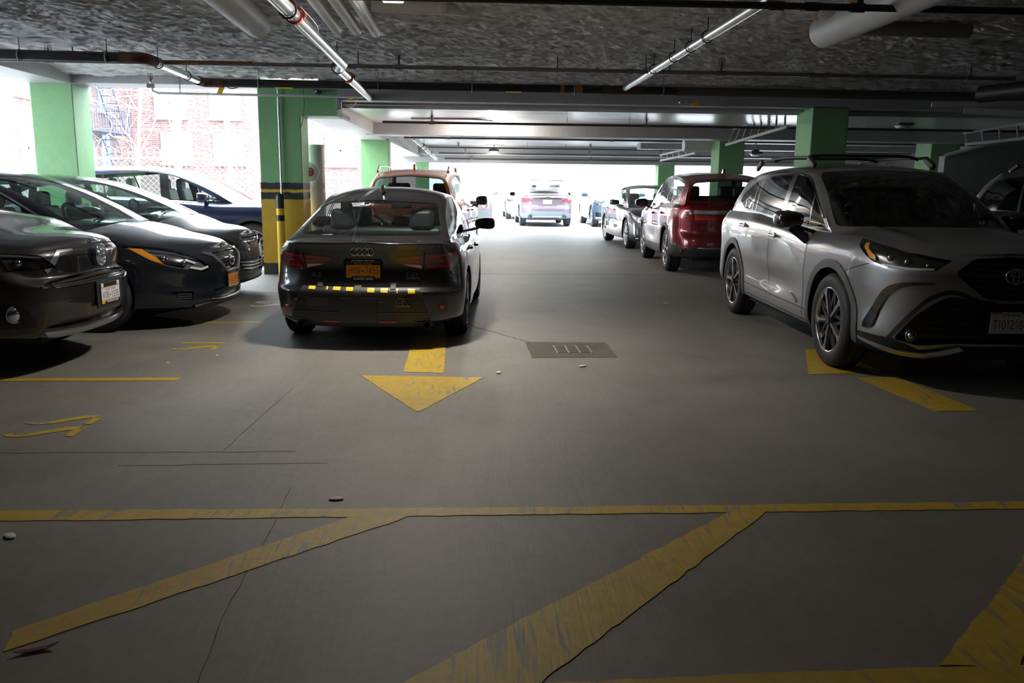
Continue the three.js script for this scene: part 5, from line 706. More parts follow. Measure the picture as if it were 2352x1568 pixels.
  c.solid('rain_visor', 'side', 'xy', shp([[0.86, 1.2], [0.34, 1.5], [0.05, 1.56], [-0.05, 1.56], [-0.05, 1.5], [0.1, 1.49], [0.3, 1.43], [0.82, 1.17]]), 0.014, M.gloss, { each: 1 });
  c.window('topF', 'zy', shp(rounded([[-0.1, 1.14], [0.77, 1.13], [0.63, 1.595], [-0.1, 1.63]], [0, 0.04, 0.08, 0])), 'windshield', glass([0.22, 0.25, 0.25]));
  c.window('topR', 'zy', shp(rounded([[-0.1, 1.15], [0.64, 1.17], [0.56, 1.52], [-0.1, 1.58]], [0, 0.05, 0.1, 0])), 'rear_window', M.privacy);
  // front: lamps
  const fr = (v) => v[6] < 1.9;
  const hl = c.lamp('headlight', 'tub', 'sy', shp(rounded([[0.44, 0.955], [0.56, 0.875], [0.9, 0.885], [1.03, 0.92], [1.36, 1.07], [1.33, 1.088], [0.9, 1.022]], [0.01, 0.02, 0.03, 0.03, 0.01, 0.01, 0.05])), fr, { depth: 0.03 });
  hl.piece('turn_signal', [[1.24, 1.045], [1.2, 1.05], [1.02, 0.96], [1.0, 0.925], [1.07, 0.942], [1.13, 0.99]], M.amber, -0.006);
  hl.piece('running_light', strip([[0.56, 0.893], [0.72, 0.888], [0.94, 0.902]], 0.016), M.white, -0.008);
  for (const [p, y, r] of [[0.9, 0.965, 0.026], [0.76, 0.948, 0.024], [0.6, 0.925, 0.018]]) hl.ball('projector', p, y, r, M.lampIn, -0.03);
  c.gaps([['tub', 'sy', strip([[1.05, 0.9], [1.2, 0.86], [1.34, 0.82]], 0.006), fr]]);
  // grille, lower opening, side blades
  const gsrc = c.soups.tub.filter((q) => q[0][6] < 1.6);
  c.mouth('grille', 'tub', 'sy', shp(rounded([[-0.05, 0.985], [0.29, 0.968], [0.43, 0.87], [0.2, 0.695], [-0.05, 0.68]], [0, 0.04, 0.05, 0.05, 0])), fr, 0.035, M.lampDark);
  for (let k = 0; k < 6; k++) { const y = 0.73 + k * 0.042, e = [0.24, 0.3, 0.35, 0.4, 0.37, 0.31][k]; c.along('slat', 'sy', [[0, y], [e * 0.5, y + 0.004], [e, y + 0.01]], 0.007, M.gloss, gsrc, { off: -0.014 }); }
  const em = c.surf(null, 'sy', 0, 0.855, null, gsrc); part('emblem', merge([new THREE.TorusGeometry(0.06, 0.006, 8, 36).scale(1.25, 0.85, 1), new THREE.TorusGeometry(0.03, 0.005, 8, 30).scale(0.75, 1.4, 1), new THREE.TorusGeometry(0.034, 0.005, 8, 30).scale(1.35, 0.6, 1).translate(0, 0.018, 0)]).rotateY(Math.PI / 2).translate(em[0] + 0.004, 0.855, 0), M.satin, g);
  c.mouth('lower_grille', 'tub', 'sy', shp(rounded([[-0.05, 0.665], [0.2, 0.665], [0.45, 0.715], [0.66, 0.56], [0.8, 0.37], [0.62, 0.335], [0.36, 0.37], [-0.05, 0.37]], [0, 0.05, 0.08, 0.1, 0.03, 0.04, 0.04, 0])), fr, 0.05, M.lampDark);
  for (let k = 0; k < 5; k++) c.along('slat', 'sy', [[0, 0.42 + k * 0.05], [0.3, 0.42 + k * 0.05], [0.6 - k * 0.035, 0.425 + k * 0.05]], 0.006, M.gloss, gsrc, { off: -0.03 });
  c.put('lower_grille_frame', c.peek('tub', 'sy', strip(curve([[0.12, 0.66], [0.24, 0.675], [0.42, 0.735], [0.56, 0.69], [0.69, 0.56], [0.84, 0.37]], 5, false), 0.03), fr), M.plastic, { each: 1, off: 0.006 });
  c.solid('bumper_blade', 'tub', 'sy', shp(curve([[0.55, 0.79], [0.74, 0.792], [0.88, 0.74], [0.98, 0.6], [1.06, 0.43], [0.98, 0.43], [0.92, 0.58], [0.84, 0.7], [0.72, 0.765]], 5)), 0.014, M.gloss, { each: 1, filter: fr });
  { const v = c.surf(null, 'sy', 0.66, 0.41, null, gsrc); for (const s of [1, -1]) part('fog_lamp', merge([new THREE.SphereGeometry(0.03, 18, 12), new THREE.TorusGeometry(0.038, 0.006, 8, 24).rotateY(Math.PI / 2)]).translate(v[0] - 0.03, 0.405, s * v[2]), M.satin, g); }
  c.solid('bumper_lip', 'tub', 'sy', shp([[0.34, 0.355], [0.56, 0.29], [0.76, 0.295], [1.1, 0.355], [1.1, 0.335], [0.78, 0.258], [0.54, 0.25], [0.3, 0.33]]), 0.022, M.satin, { each: 1, filter: fr });
  c.put('bumper_apron', c.peek('tub', 'sy', shp([[0.8, 0.37], [1.35, 0.4], [1.35, 0.22], [-0.05, 0.22], [-0.05, 0.35], [0.34, 0.35], [0.6, 0.3]]), fr), M.dark, { each: 1, off: 0.003 });
  // plate
  const pt = plateTex((q, W, H) => { q.fillStyle = '#dfe0e3'; q.fillRect(0, 0, W, H); q.fillStyle = '#b07a3a'; q.fillRect(0, 0, W, 26); q.fillStyle = '#dfe0e3'; q.fillRect(128, 0, 256, 30); txt(q, 'NEW YORK', W / 2, 34, 50, { f: 'serif', c: '#1d2436', fit: 240 }); txt(q, 'T101218C', W / 2, 150, 150, { w: 'normal', c: '#14213f', fit: 440 }); });
  const pv = c.surf(null, 'sy', 0, 0.53, null, gsrc); c.plate(pv[0] + 0.015, 0.53, 0, Math.PI / 2, 0.0, pt, null); part('plate_bracket', rbox(0.012, 0.17, 0.34, 0.004, pv[0] + 0.004, 0.53, 0), M.dark, g);
  // rear lamps and handles, mirrors, rails
  const tl = c.lamp('taillight', 'tub', 'ry', shp(rounded([[0.45, 1.0], [0.95, 0.97], [1.22, 0.99], [1.3, 1.06], [1.0, 1.07], [0.45, 1.04]], 0.02)), (v) => v[7] < 1.9, { base: M.red, depth: -0.004, lens: null });
  tl.piece('light_strip', [[0.95, 0.99], [1.14, 1.0], [1.12, 1.045], [0.95, 1.05]], phys([0.9, 0.35, 0.38], { roughness: 0.2, clearcoat: 1 }), 0.007);
  c.handle('tub', -0.02, 0.985, M.chrome, 0.22); c.handle('tub', -1.02, 1.04, M.chrome, 0.22);
  c.mirror({ at: [0.72, 1.17, 1.085], size: [0.12, 0.085, 0.13], mat: M.gloss, band: M.chrome, foot: 0 });
  for (const s of [1, -1]) part('mirror_stalk', bar([0.72, 1.1, 1.04 * s], [0.82, 0.99, 0.92 * s], 0.11, 0.06), M.gloss, g);
  c.rails(M.plastic, 0.6, 0.05, -1.72, 1.745, 1.655); 
  for (const X of [-0.25, -1.15]) { const b = tube([[X, 1.735, -0.6], [X, 1.76, -0.5], [X, 1.765, 0], [X, 1.76, 0.5], [X, 1.735, 0.6]], 0.016, 8, false, 30); part('cross_bar', b, M.gloss, g); }
  c.wiper([[[1.16, 1.15, 0.5], [1.05, 1.19, -0.05]], [[1.2, 1.15, -0.08], [1.0, 1.2, -0.66]]], M.dark);
  part('sticker', new THREE.BoxGeometry(0.004, 0.045, 0.09).rotateZ(-0.55).translate(0.93, 1.22, 0.6), std([0.3, 0.42, 0.4], 0.6), g); part('sticker', new THREE.CylinderGeometry(0.04, 0.04, 0.004, 20).rotateZ(1.05).translate(0.86, 1.29, 0.58), std([0.14, 0.07, 0.06], 0.6), g);
  c.finish(); c.place(x, z, heading, scale); return c;
}
// ---------------------------------------------------------------- proportions shared by the other cars; every car gets its own numbers
const SPK = {
  five: { n: 5, spokes: [[[-0.08, 0.15], [0.08, 0.15], [0.13, 0.95], [-0.13, 0.95]]] },
  twin: { n: 5, spokes: [[[0.02, 0.18], [0.09, 0.18], [0.27, 0.93], [0.15, 0.95]], [[-0.02, 0.18], [-0.09, 0.18], [-0.27, 0.93], [-0.15, 0.95]]] },
  ten: { n: 10, spokes: [[[-0.03, 0.18], [0.03, 0.18], [0.075, 0.95], [0.02, 0.96], [0, 0.5], [-0.02, 0.96], [-0.075, 0.95]]] },
  bent: { n: 5, spokes: [[[-0.1, 0.15], [0.1, 0.15], [0.2, 0.5], [0.34, 0.92], [0.12, 0.95], [0.02, 0.55]]], under: [[[-0.3, 0.3], [-0.05, 0.3], [0.0, 0.93], [-0.28, 0.92]]] },
};
function suvSpec(o) {
  const { H, W, wb, fo, ro, hn = 0.93, hc = 1.1, bf = 1.03, br = 1.14, xw = wb / 2 - 0.32, xh = 0.22, xe = -wb / 2 - 0.3, clear = 0.2, zr = W * 0.345, nose = 0 } = o, xf = wb / 2 + fo, xr = -(wb / 2 + ro), xt = xr + (o.hatch ?? 0.42);
  return {
    ...o, clear, step: o.step ?? 0.06, arch: o.arch ?? o.tyre[0] + 0.035, track: W / 2 - o.tyre[1] / 2 - 0.03,
    prof: {
      F: o.F ?? [[-0.13, clear + 0.02], [-0.04, clear + 0.08], [0, 0.42], [0.01, 0.56], [0.0, hn - 0.24], [-0.01, hn - 0.13], [-0.04, hn - 0.05], [-0.1, hn]],
      FC: o.FC ?? [[-0.11, clear + 0.03], [-0.02, clear + 0.1], [0, 0.43], [0, 0.58], [0, hn - 0.2], [-0.012, hn - 0.08], [-0.04, hn], [-0.11, hn + 0.045]],
      SF: [[-0.12, clear + 0.03], [-0.03, clear + 0.08], [-0.004, 0.42], [0, 0.58], [0.008, 0.76], [0.0, hn - 0.02], [-0.035, bf - 0.05], [-0.12, bf]],
      S: [[-0.14, clear + 0.03], [-0.045, clear + 0.07], [-0.02, 0.4], [-0.026, 0.54], [-0.008, 0.74], [-0.01, (bf + br) / 2 - 0.16], [-0.03, (bf + br) / 2 - 0.06], [-0.085, (bf + br) / 2]],
      SR: [[-0.12, clear + 0.04], [-0.03, clear + 0.09], [-0.006, 0.42], [0, 0.58], [0.01, 0.76], [0.006, 0.92], [-0.02, br - 0.07], [-0.09, br]],
      RC: [[-0.1, clear + 0.1], [-0.03, clear + 0.16], [0, 0.46], [0, 0.6], [-0.012, 0.76], [-0.01, 0.92], [-0.03, br - 0.08], [-0.09, br - 0.01]],
      R: o.R ?? [[-0.12, clear + 0.1], [-0.03, clear + 0.16], [0, 0.46], [-0.005, 0.6], [-0.05, 0.74], [-0.06, 0.88], [-0.05, br - 0.1], [-0.09, br - 0.03]],
    },
    cowl: xw - 0.1, hood: [[xf, hn], [xf - 0.18, hn + 0.055], [xf - 0.5, hn + 0.1], [xw + 0.2, hc - 0.01], [xw - 0.2, hc + 0.02]], hoodP: o.hoodP ?? 2.8,
    cabin: [[xw + 0.06, W * 0.43, bf + 0.0, hc - 0.015, 0.18], ...[0.32, 0.66].map((f) => { const x0 = xw + 0.06, x = x0 + (xh - x0) * f, b = Math.sin(f * 3.14) * 0.045; return [x, W * 0.43 + (zr + 0.015 - W * 0.43) * f, bf + (H - 0.115 - bf) * f + b, hc - 0.015 + (H - 0.04 - hc) * f + b, 0.17 - 0.06 * f]; }), [xh, zr + 0.015, H - 0.115, H - 0.055, 0.07], [xh - 0.32, zr, H - 0.065, H - 0.01, 0], [(xh + xe) / 2 - 0.25, zr - 0.005, H - 0.06, H, 0], [xe, zr - 0.02, H - 0.12, H - 0.05, -0.03], [xt, zr, H - 0.25, H - 0.16, -0.06], [xt - 0.08 * (o.rake ?? 1), zr + 0.045, (H + br) / 2 - 0.08, (H + br) / 2 - 0.03, -0.1], [xr + 0.24, zr + 0.1, br - 0.03, br + 0.01, -0.13]],
    split: 0.5, inset: 0.015, seatX: o.seatX ?? 0.05, seatY: 0.36, dashX: xw - 0.12, dashY: hc - 0.2, P: { xf, xr, xt, xw, xh, xe, bf, br, H, W, zr, hc, hn },
  };
}
function sedanSpec(o) {
  const { H, W, wb, fo, ro, hn = 0.72, hc = 0.98, bf = 0.88, br = 0.95, dk = 1.0, xw = wb / 2 - 0.3, xh = 0.1, xe = -0.75, xd = -wb / 2 - 0.4, clear = 0.17, zr = W * 0.335 } = o, xf = wb / 2 + fo, xr = -(wb / 2 + ro);
  return {
    ...o, clear, step: o.step ?? 0.06, arch: o.arch ?? o.tyre[0] + 0.028, track: W / 2 - o.tyre[1] / 2 - 0.03,
    prof: {
      F: o.F ?? [[-0.12, clear + 0.02], [-0.03, clear + 0.06], [0, 0.34], [0.005, 0.46], [0.0, 0.56], [-0.02, hn - 0.1], [-0.05, hn - 0.04], [-0.1, hn]],
      FC: o.FC ?? [[-0.1, clear + 0.02], [-0.02, clear + 0.07], [0, 0.35], [0, 0.48], [0, 0.6], [-0.02, hn - 0.04], [-0.05, hn + 0.02], [-0.11, hn + 0.06]],
      SF: [[-0.1, clear + 0.02], [-0.02, clear + 0.06], [-0.004, 0.36], [0, 0.5], [0.004, 0.64], [-0.006, hn + 0.01], [-0.035, bf - 0.06], [-0.12, bf - 0.02]],
      S: [[-0.12, clear + 0.02], [-0.03, clear + 0.045], [-0.016, 0.34], [-0.016, 0.5], [0, 0.66], [-0.012, (bf + br) / 2 - 0.1], [-0.035, (bf + br) / 2 - 0.03], [-0.085, (bf + br) / 2]],
      SR: [[-0.1, clear + 0.02], [-0.02, clear + 0.06], [-0.005, 0.36], [0, 0.5], [0.004, 0.66], [-0.008, br - 0.13], [-0.03, br - 0.05], [-0.09, br]],
      RC: [[-0.09, clear + 0.06], [-0.02, clear + 0.1], [0, 0.38], [0, 0.52], [-0.01, 0.62], [-0.02, br - 0.15], [-0.04, br - 0.05], [-0.09, br]],
      R: o.R ?? [[-0.1, clear + 0.06], [-0.03, clear + 0.1], [0, 0.36], [0, 0.5], [-0.04, 0.58], [-0.07, 0.72], [-0.05, br - 0.07], [-0.05, br]],
    },
    cowl: xw - 0.1, hood: [[xf, hn], [xf - 0.2, hn + 0.075], [xf - 0.6, hn + 0.15], [xw + 0.25, hc - 0.03], [xw - 0.1, hc + 0.01], [xw - 0.3, hc + 0.02]], hoodP: o.hoodP ?? 2.6, deckx: xd + 0.06, deck: [[xd + 0.5, dk + 0.02], [xd, dk + 0.01], [xr + 0.2, dk - 0.02], [xr, br]], deckP: 3,
    cabin: [[xw + 0.08, W * 0.425, bf - 0.01, hc - 0.02, 0.18], ...[0.32, 0.66].map((f) => { const x0 = xw + 0.08, x = x0 + (xh - x0) * f, b = Math.sin(f * 3.14) * 0.04; return [x, W * 0.425 + (zr + 0.012 - W * 0.425) * f, bf - 0.01 + (H - 0.1 - bf) * f + b, hc - 0.02 + (H - 0.025 - hc) * f + b, 0.17 - 0.05 * f]; }), [xh, zr + 0.012, H - 0.11, H - 0.045, 0.08], [xh - 0.3, zr, H - 0.075, H - 0.005, 0], [xe + 0.1, zr - 0.005, H - 0.085, H - 0.008, -0.02], [xe - 0.35, zr + 0.01, H - 0.18, H - 0.1, -0.1], [(xe + xd) / 2 - 0.15, W * 0.37, (H + br) / 2 - 0.02, (H + br) / 2 + 0.03, -0.14], [xd, W * 0.41, br - 0.0, dk, -0.16]],
    split: 0.5, inset: 0.02, seatX: o.seatX ?? 0.0, seatY: 0.2, dashX: xw - 0.15, dashY: hc - 0.17, P: { xf, xr, xw, xh, xe, xd, bf, br, H, W, zr, hc, hn, dk },
  };
}
const sideF = (v) => v[2] > 0.5;
function arches(c, cy, clad) { const S = c.S, A = S.wb / 2; for (const q of [A, -A]) c.take('tub', 'xy', circle(q, cy, S.arch, 36), sideF); if (clad) for (const q of [A, -A]) { const L = []; for (let k = 0; k <= 24; k++) { const a = -0.3 + k / 24 * (Math.PI + 0.6); L.push([q + (S.arch + 0.025) * Math.cos(a), cy + (S.arch + 0.025) * Math.sin(a)]); } c.put('wheel_arch_trim', c.peek('tub', 'xy', strip(L, 0.055), sideF), clad, { each: 1, off: 0.008 }); } }
function suvGlass(c, o = {}) {
  const P = c.S.P, M = c.M, y = (x) => P.bf + 0.03 + (P.br - P.bf + 0.0) * Math.max(0, Math.min(1, (P.xw - x) / (P.xw - P.xt)));
  const out = o.outline ?? rounded([[P.xw - 0.12, y(P.xw - 0.12)], [0, y(0)], [P.xe - 0.05, y(P.xe) + 0.015], [P.xe - 0.18, y(P.xe) + 0.08], [P.xe + 0.02, P.H - 0.2], [-0.5, P.H - 0.1], [P.xh - 0.1, P.H - 0.115], [P.xh + 0.08, P.H - 0.17]], [0.03, 0.2, 0.05, 0.05, 0.1, 0.3, 0.1, 0.12]);
  c.dlo(out, o.bars ?? [[0.1, 0.02, 0.1], [-0.8, -0.95, 0.06]], { seal: 0.022, mats: o.mats, trim: o.trim, filter: null });
  c.window('topF', 'zy', shp(rounded([[-0.1, P.hc + 0.01], [P.W * 0.4, P.bf + 0.06], [P.zr - 0.04, P.H - 0.1], [-0.1, P.H - 0.055]], [0, 0.04, 0.08, 0])), 'windshield', M.front ?? M.glass);
  c.window('topR', 'zy', shp(rounded([[-0.1, P.br + 0.04], [P.zr + 0.03, P.br + 0.06], [P.zr - 0.07, P.H - 0.17], [-0.1, P.H - 0.12]], [0, 0.05, 0.08, 0])), 'rear_window', M.back ?? M.glass);
}
function sedanGlass(c, o = {}) {
  const P = c.S.P, M = c.M;
  c.dlo(o.outline ?? rounded([[P.xw - 0.14, P.bf + 0.045], [-0.2, P.bf + 0.07], [P.xe - 0.5, P.br + 0.06], [P.xe - 0.58, P.br + 0.1], [P.xe - 0.15, P.H - 0.17], [P.xe + 0.2, P.H - 0.115], [P.xh - 0.15, P.H - 0.11], [P.xh + 0.05, P.H - 0.16]], [0.03, 0.2, 0.04, 0.03, 0.1, 0.2, 0.15, 0.1]), o.bars ?? [[-0.1, -0.16, 0.09]], { seal: 0.02, trim: o.trim });
  c.window('topF', 'zy', shp(rounded([[-0.1, P.hc + 0.005], [P.W * 0.4, P.bf + 0.05], [P.zr - 0.035, P.H - 0.085], [-0.1, P.H - 0.04]], [0, 0.04, 0.07, 0])), 'windshield', M.front ?? M.glass);
  c.window('topR', 'zy', shp(rounded([[-0.1, P.dk + 0.015], [P.W * 0.37, P.br + 0.05], [P.zr - 0.05, P.H - 0.1], [-0.1, P.H - 0.05]], [0, 0.05, 0.07, 0])), 'rear_window', M.back ?? M.glass);
}
function doorGaps(c, xs, y0, y1) { c.gaps(xs.map((l) => ['tub', 'xy', strip(l, 0.007), sideF])); }
// three ellipses, as on two of the cars
const ovalBadge = (s) => merge([new THREE.TorusGeometry(0.05, 0.006, 8, 36).scale(1.25, 0.85, 1), new THREE.TorusGeometry(0.026, 0.005, 8, 28).scale(0.75, 1.4, 1), new THREE.TorusGeometry(0.03, 0.005, 8, 28).scale(1.3, 0.6, 1).translate(0, 0.014, 0)]).scale(s, s, s).rotateY(Math.PI / 2);
// ---------------------------------------------------------------- dark grey crossover, nearest on the left
function greyCrossover(x, z, heading, scale) {
  const S = suvSpec({ mats: carMats({ paint: paint([0.03, 0.029, 0.033], 0.55, 0.36), rim: CM.satin }), wb: 2.66, fo: 0.92, ro: 0.98, W: 1.845, H: 1.7, hn: 0.9, hc: 1.15, bf: 1.06, br: 1.14, tyre: [0.355, 0.235], rim: 0.235, spokes: SPK.five, step: 0.05, rows: 6, xh: 0.3, nf: 1.25,
    F: [[-0.16, 0.24], [-0.05, 0.3], [-0.01, 0.4], [0.02, 0.52], [0.02, 0.63], [-0.05, 0.7], [-0.05, 0.82], [-0.1, 0.9]], FC: [[-0.12, 0.25], [-0.03, 0.32], [0, 0.43], [0, 0.56], [0.005, 0.7], [-0.02, 0.8], [-0.06, 0.88], [-0.13, 0.935]] });
  const c = new Car(S, 'crossover', 'dark grey crossover with a round badge and white plate, nearest car on the left'), g = c.g, M = c.M, fr = (v) => v[6] < 1.9;
  arches(c, 0.37, std([0.03, 0.03, 0.032], 0.55)); suvGlass(c); doorGaps(c, [[[0.78, 0.3], [0.8, 1.02]], [[-0.18, 0.3], [-0.16, 1.05]]]);
  const gsrc = c.soups.tub.filter((q) => q[0][6] < 1.7);
  const hl = c.lamp('headlight', 'tub', 'sy', shp(rounded([[0.5, 0.755], [0.78, 0.74], [1.06, 0.75], [1.46, 0.9], [1.42, 0.925], [1.1, 0.885], [0.62, 0.845]], [0.01, 0.04, 0.05, 0.01, 0.01, 0.05, 0.03])), fr, { depth: 0.035 });
  hl.piece('running_light', strip([[0.6, 0.828], [0.8, 0.85], [1.1, 0.872], [1.3, 0.9]], 0.016), M.lampIn, -0.008); hl.piece('reflector', [[0.66, 0.77], [0.86, 0.76], [0.9, 0.83], [0.7, 0.82]], M.lampIn, -0.026); hl.ball('projector', 0.98, 0.82, 0.035, M.lampIn, -0.03); hl.ball('projector', 0.8, 0.8, 0.03, M.lampIn, -0.03); hl.piece('turn_signal', [[1.16, 0.82], [1.3, 0.87], [1.34, 0.9], [1.18, 0.87]], M.lampIn, -0.02);
  c.put('lamp_bracket', c.peek('tub', 'sy', strip([[0.3, 0.865], [0.46, 0.86], [0.52, 0.8], [0.6, 0.735]], [0.012, 0.02, 0.05, 0.05]), fr), M.satin, { each: 1, off: 0.006 });
  c.put('grille_panel', c.peek('tub', 'sy', shp(rounded([[-0.05, 0.86], [0.3, 0.855], [0.46, 0.83], [0.53, 0.75], [0.36, 0.715], [-0.05, 0.7]], [0, 0.02, 0.04, 0.03, 0.05, 0])), fr), M.gloss, { off: 0.004 });
  c.gaps([['tub', 'sy', strip([[0, 0.885], [0.4, 0.882], [0.62, 0.862]], 0.009), fr], ['tub', 'sy', strip([[1.08, 0.74], [1.25, 0.66]], 0.006), fr]]);
  c.mouth('grille', 'tub', 'sy', shp(rounded([[-0.05, 0.7], [0.36, 0.69], [0.62, 0.665], [0.7, 0.63], [0.4, 0.61], [-0.05, 0.62]], [0, 0.03, 0.03, 0.02, 0.05, 0])), fr, 0.04, M.lampDark);
  for (let k = 0; k < 3; k++) c.along('slat', 'sy', [[0, 0.64 + k * 0.02], [0.3, 0.637 + k * 0.018], [0.58, 0.635 + k * 0.012]], 0.004, M.plastic, gsrc, { off: -0.016 });
  const ev = c.surf(null, 'sy', 0, 0.8, null, gsrc); part('badge_disc', new THREE.CylinderGeometry(0.075, 0.085, 0.05, 36).rotateZ(Math.PI / 2).translate(ev[0] + 0.012, 0.81, 0), std([0.25, 0.32, 0.42], 0.25, 0.6), g); part('emblem', ovalBadge(1.1).translate(ev[0] + 0.04, 0.81, 0), M.chrome, g); part('badge_ring', new THREE.TorusGeometry(0.078, 0.007, 8, 40).rotateY(Math.PI / 2).translate(ev[0] + 0.036, 0.81, 0), M.chrome, g);
  c.mouth('lower_grille', 'tub', 'sy', shp(rounded([[-0.05, 0.39], [0.5, 0.385], [0.66, 0.345], [0.5, 0.325], [-0.05, 0.325]], [0, 0.04, 0.03, 0.03, 0])), fr, 0.04, M.lampDark);
  c.solid('skid_trim', 'tub', 'sy', shp([[-0.05, 0.315], [0.5, 0.312], [0.66, 0.32], [0.62, 0.285], [0.48, 0.268], [-0.05, 0.27]]), 0.014, M.satin, { filter: fr });
  for (const s of [1, -1]) { const v = c.surf(null, 'sy', 0.86, 0.46, null, gsrc); const L = part('fog_lamp', merge([new THREE.SphereGeometry(0.05, 20, 12, 0, 6.3, 0, 1.3).rotateZ(-Math.PI / 2).scale(0.4, 1, 1), new THREE.TorusGeometry(0.054, 0.007, 8, 30).rotateY(Math.PI / 2)]), M.lampIn, g); L.position.set(v[0] + 0.004, 0.46, s * v[2]); L.rotation.y = -s * 0.55; }
  c.put('fog_panel', c.peek('tub', 'sy', shp(rounded([[0.7, 0.36], [1.05, 0.36], [1.12, 0.5], [0.95, 0.55], [0.78, 0.5]], 0.04)), fr), M.plastic, { each: 1, off: 0.003 });
  const pt = plateTex((q, W, H) => { q.fillStyle = '#d9dade'; q.fillRect(0, 0, W, H); q.fillStyle = '#c58d45'; q.fillRect(0, 50, W, 12); q.fillStyle = '#101424'; q.fillRect(70, 0, 372, 50); txt(q, 'NEW YORK', W / 2, 84, 40, { f: 'serif', c: '#8a6a3c', fit: 280 }); txt(q, 'KTB', 122, 158, 110, { w: 'normal', c: '#16203c', fit: 170 }); txt(q, '1335', 380, 158, 110, { w: 'normal', c: '#16203c', fit: 210 }); q.fillStyle = '#16203c'; q.beginPath(); q.moveTo(222, 160); q.lineTo(250, 140); q.lineTo(256, 174); q.closePath(); q.fill(); q.fillStyle = '#c58d45'; q.fillRect(0, 210, W, 10); q.fillStyle = '#14161e'; q.fillRect(0, 224, W, 32); q.fillStyle = '#e6b400'; q.fillRect(0, 224, 90, 32); txt(q, 'TOYOTA.COM', 300, 241, 30, { c: '#fff', fit: 330 }); });
  const pv = c.surf(null, 'sy', 0, 0.53, null, gsrc); c.plate(pv[0] + 0.018, 0.53, 0, Math.PI / 2, 0, pt, null); part('plate_bracket', rbox(0.012, 0.2, 0.4, 0.004, pv[0] + 0.006, 0.53, -0.0), M.plastic, g);
  c.mirror({ at: [0.62, 1.12, 1.03], size: [0.11, 0.085, 0.12], mat: M.paint }); c.wiper([[[1.0, 1.1, 0.5], [0.85, 1.2, -0.1]]], M.dark);
  c.finish(); c.place(x, z, heading, scale); return c;
}
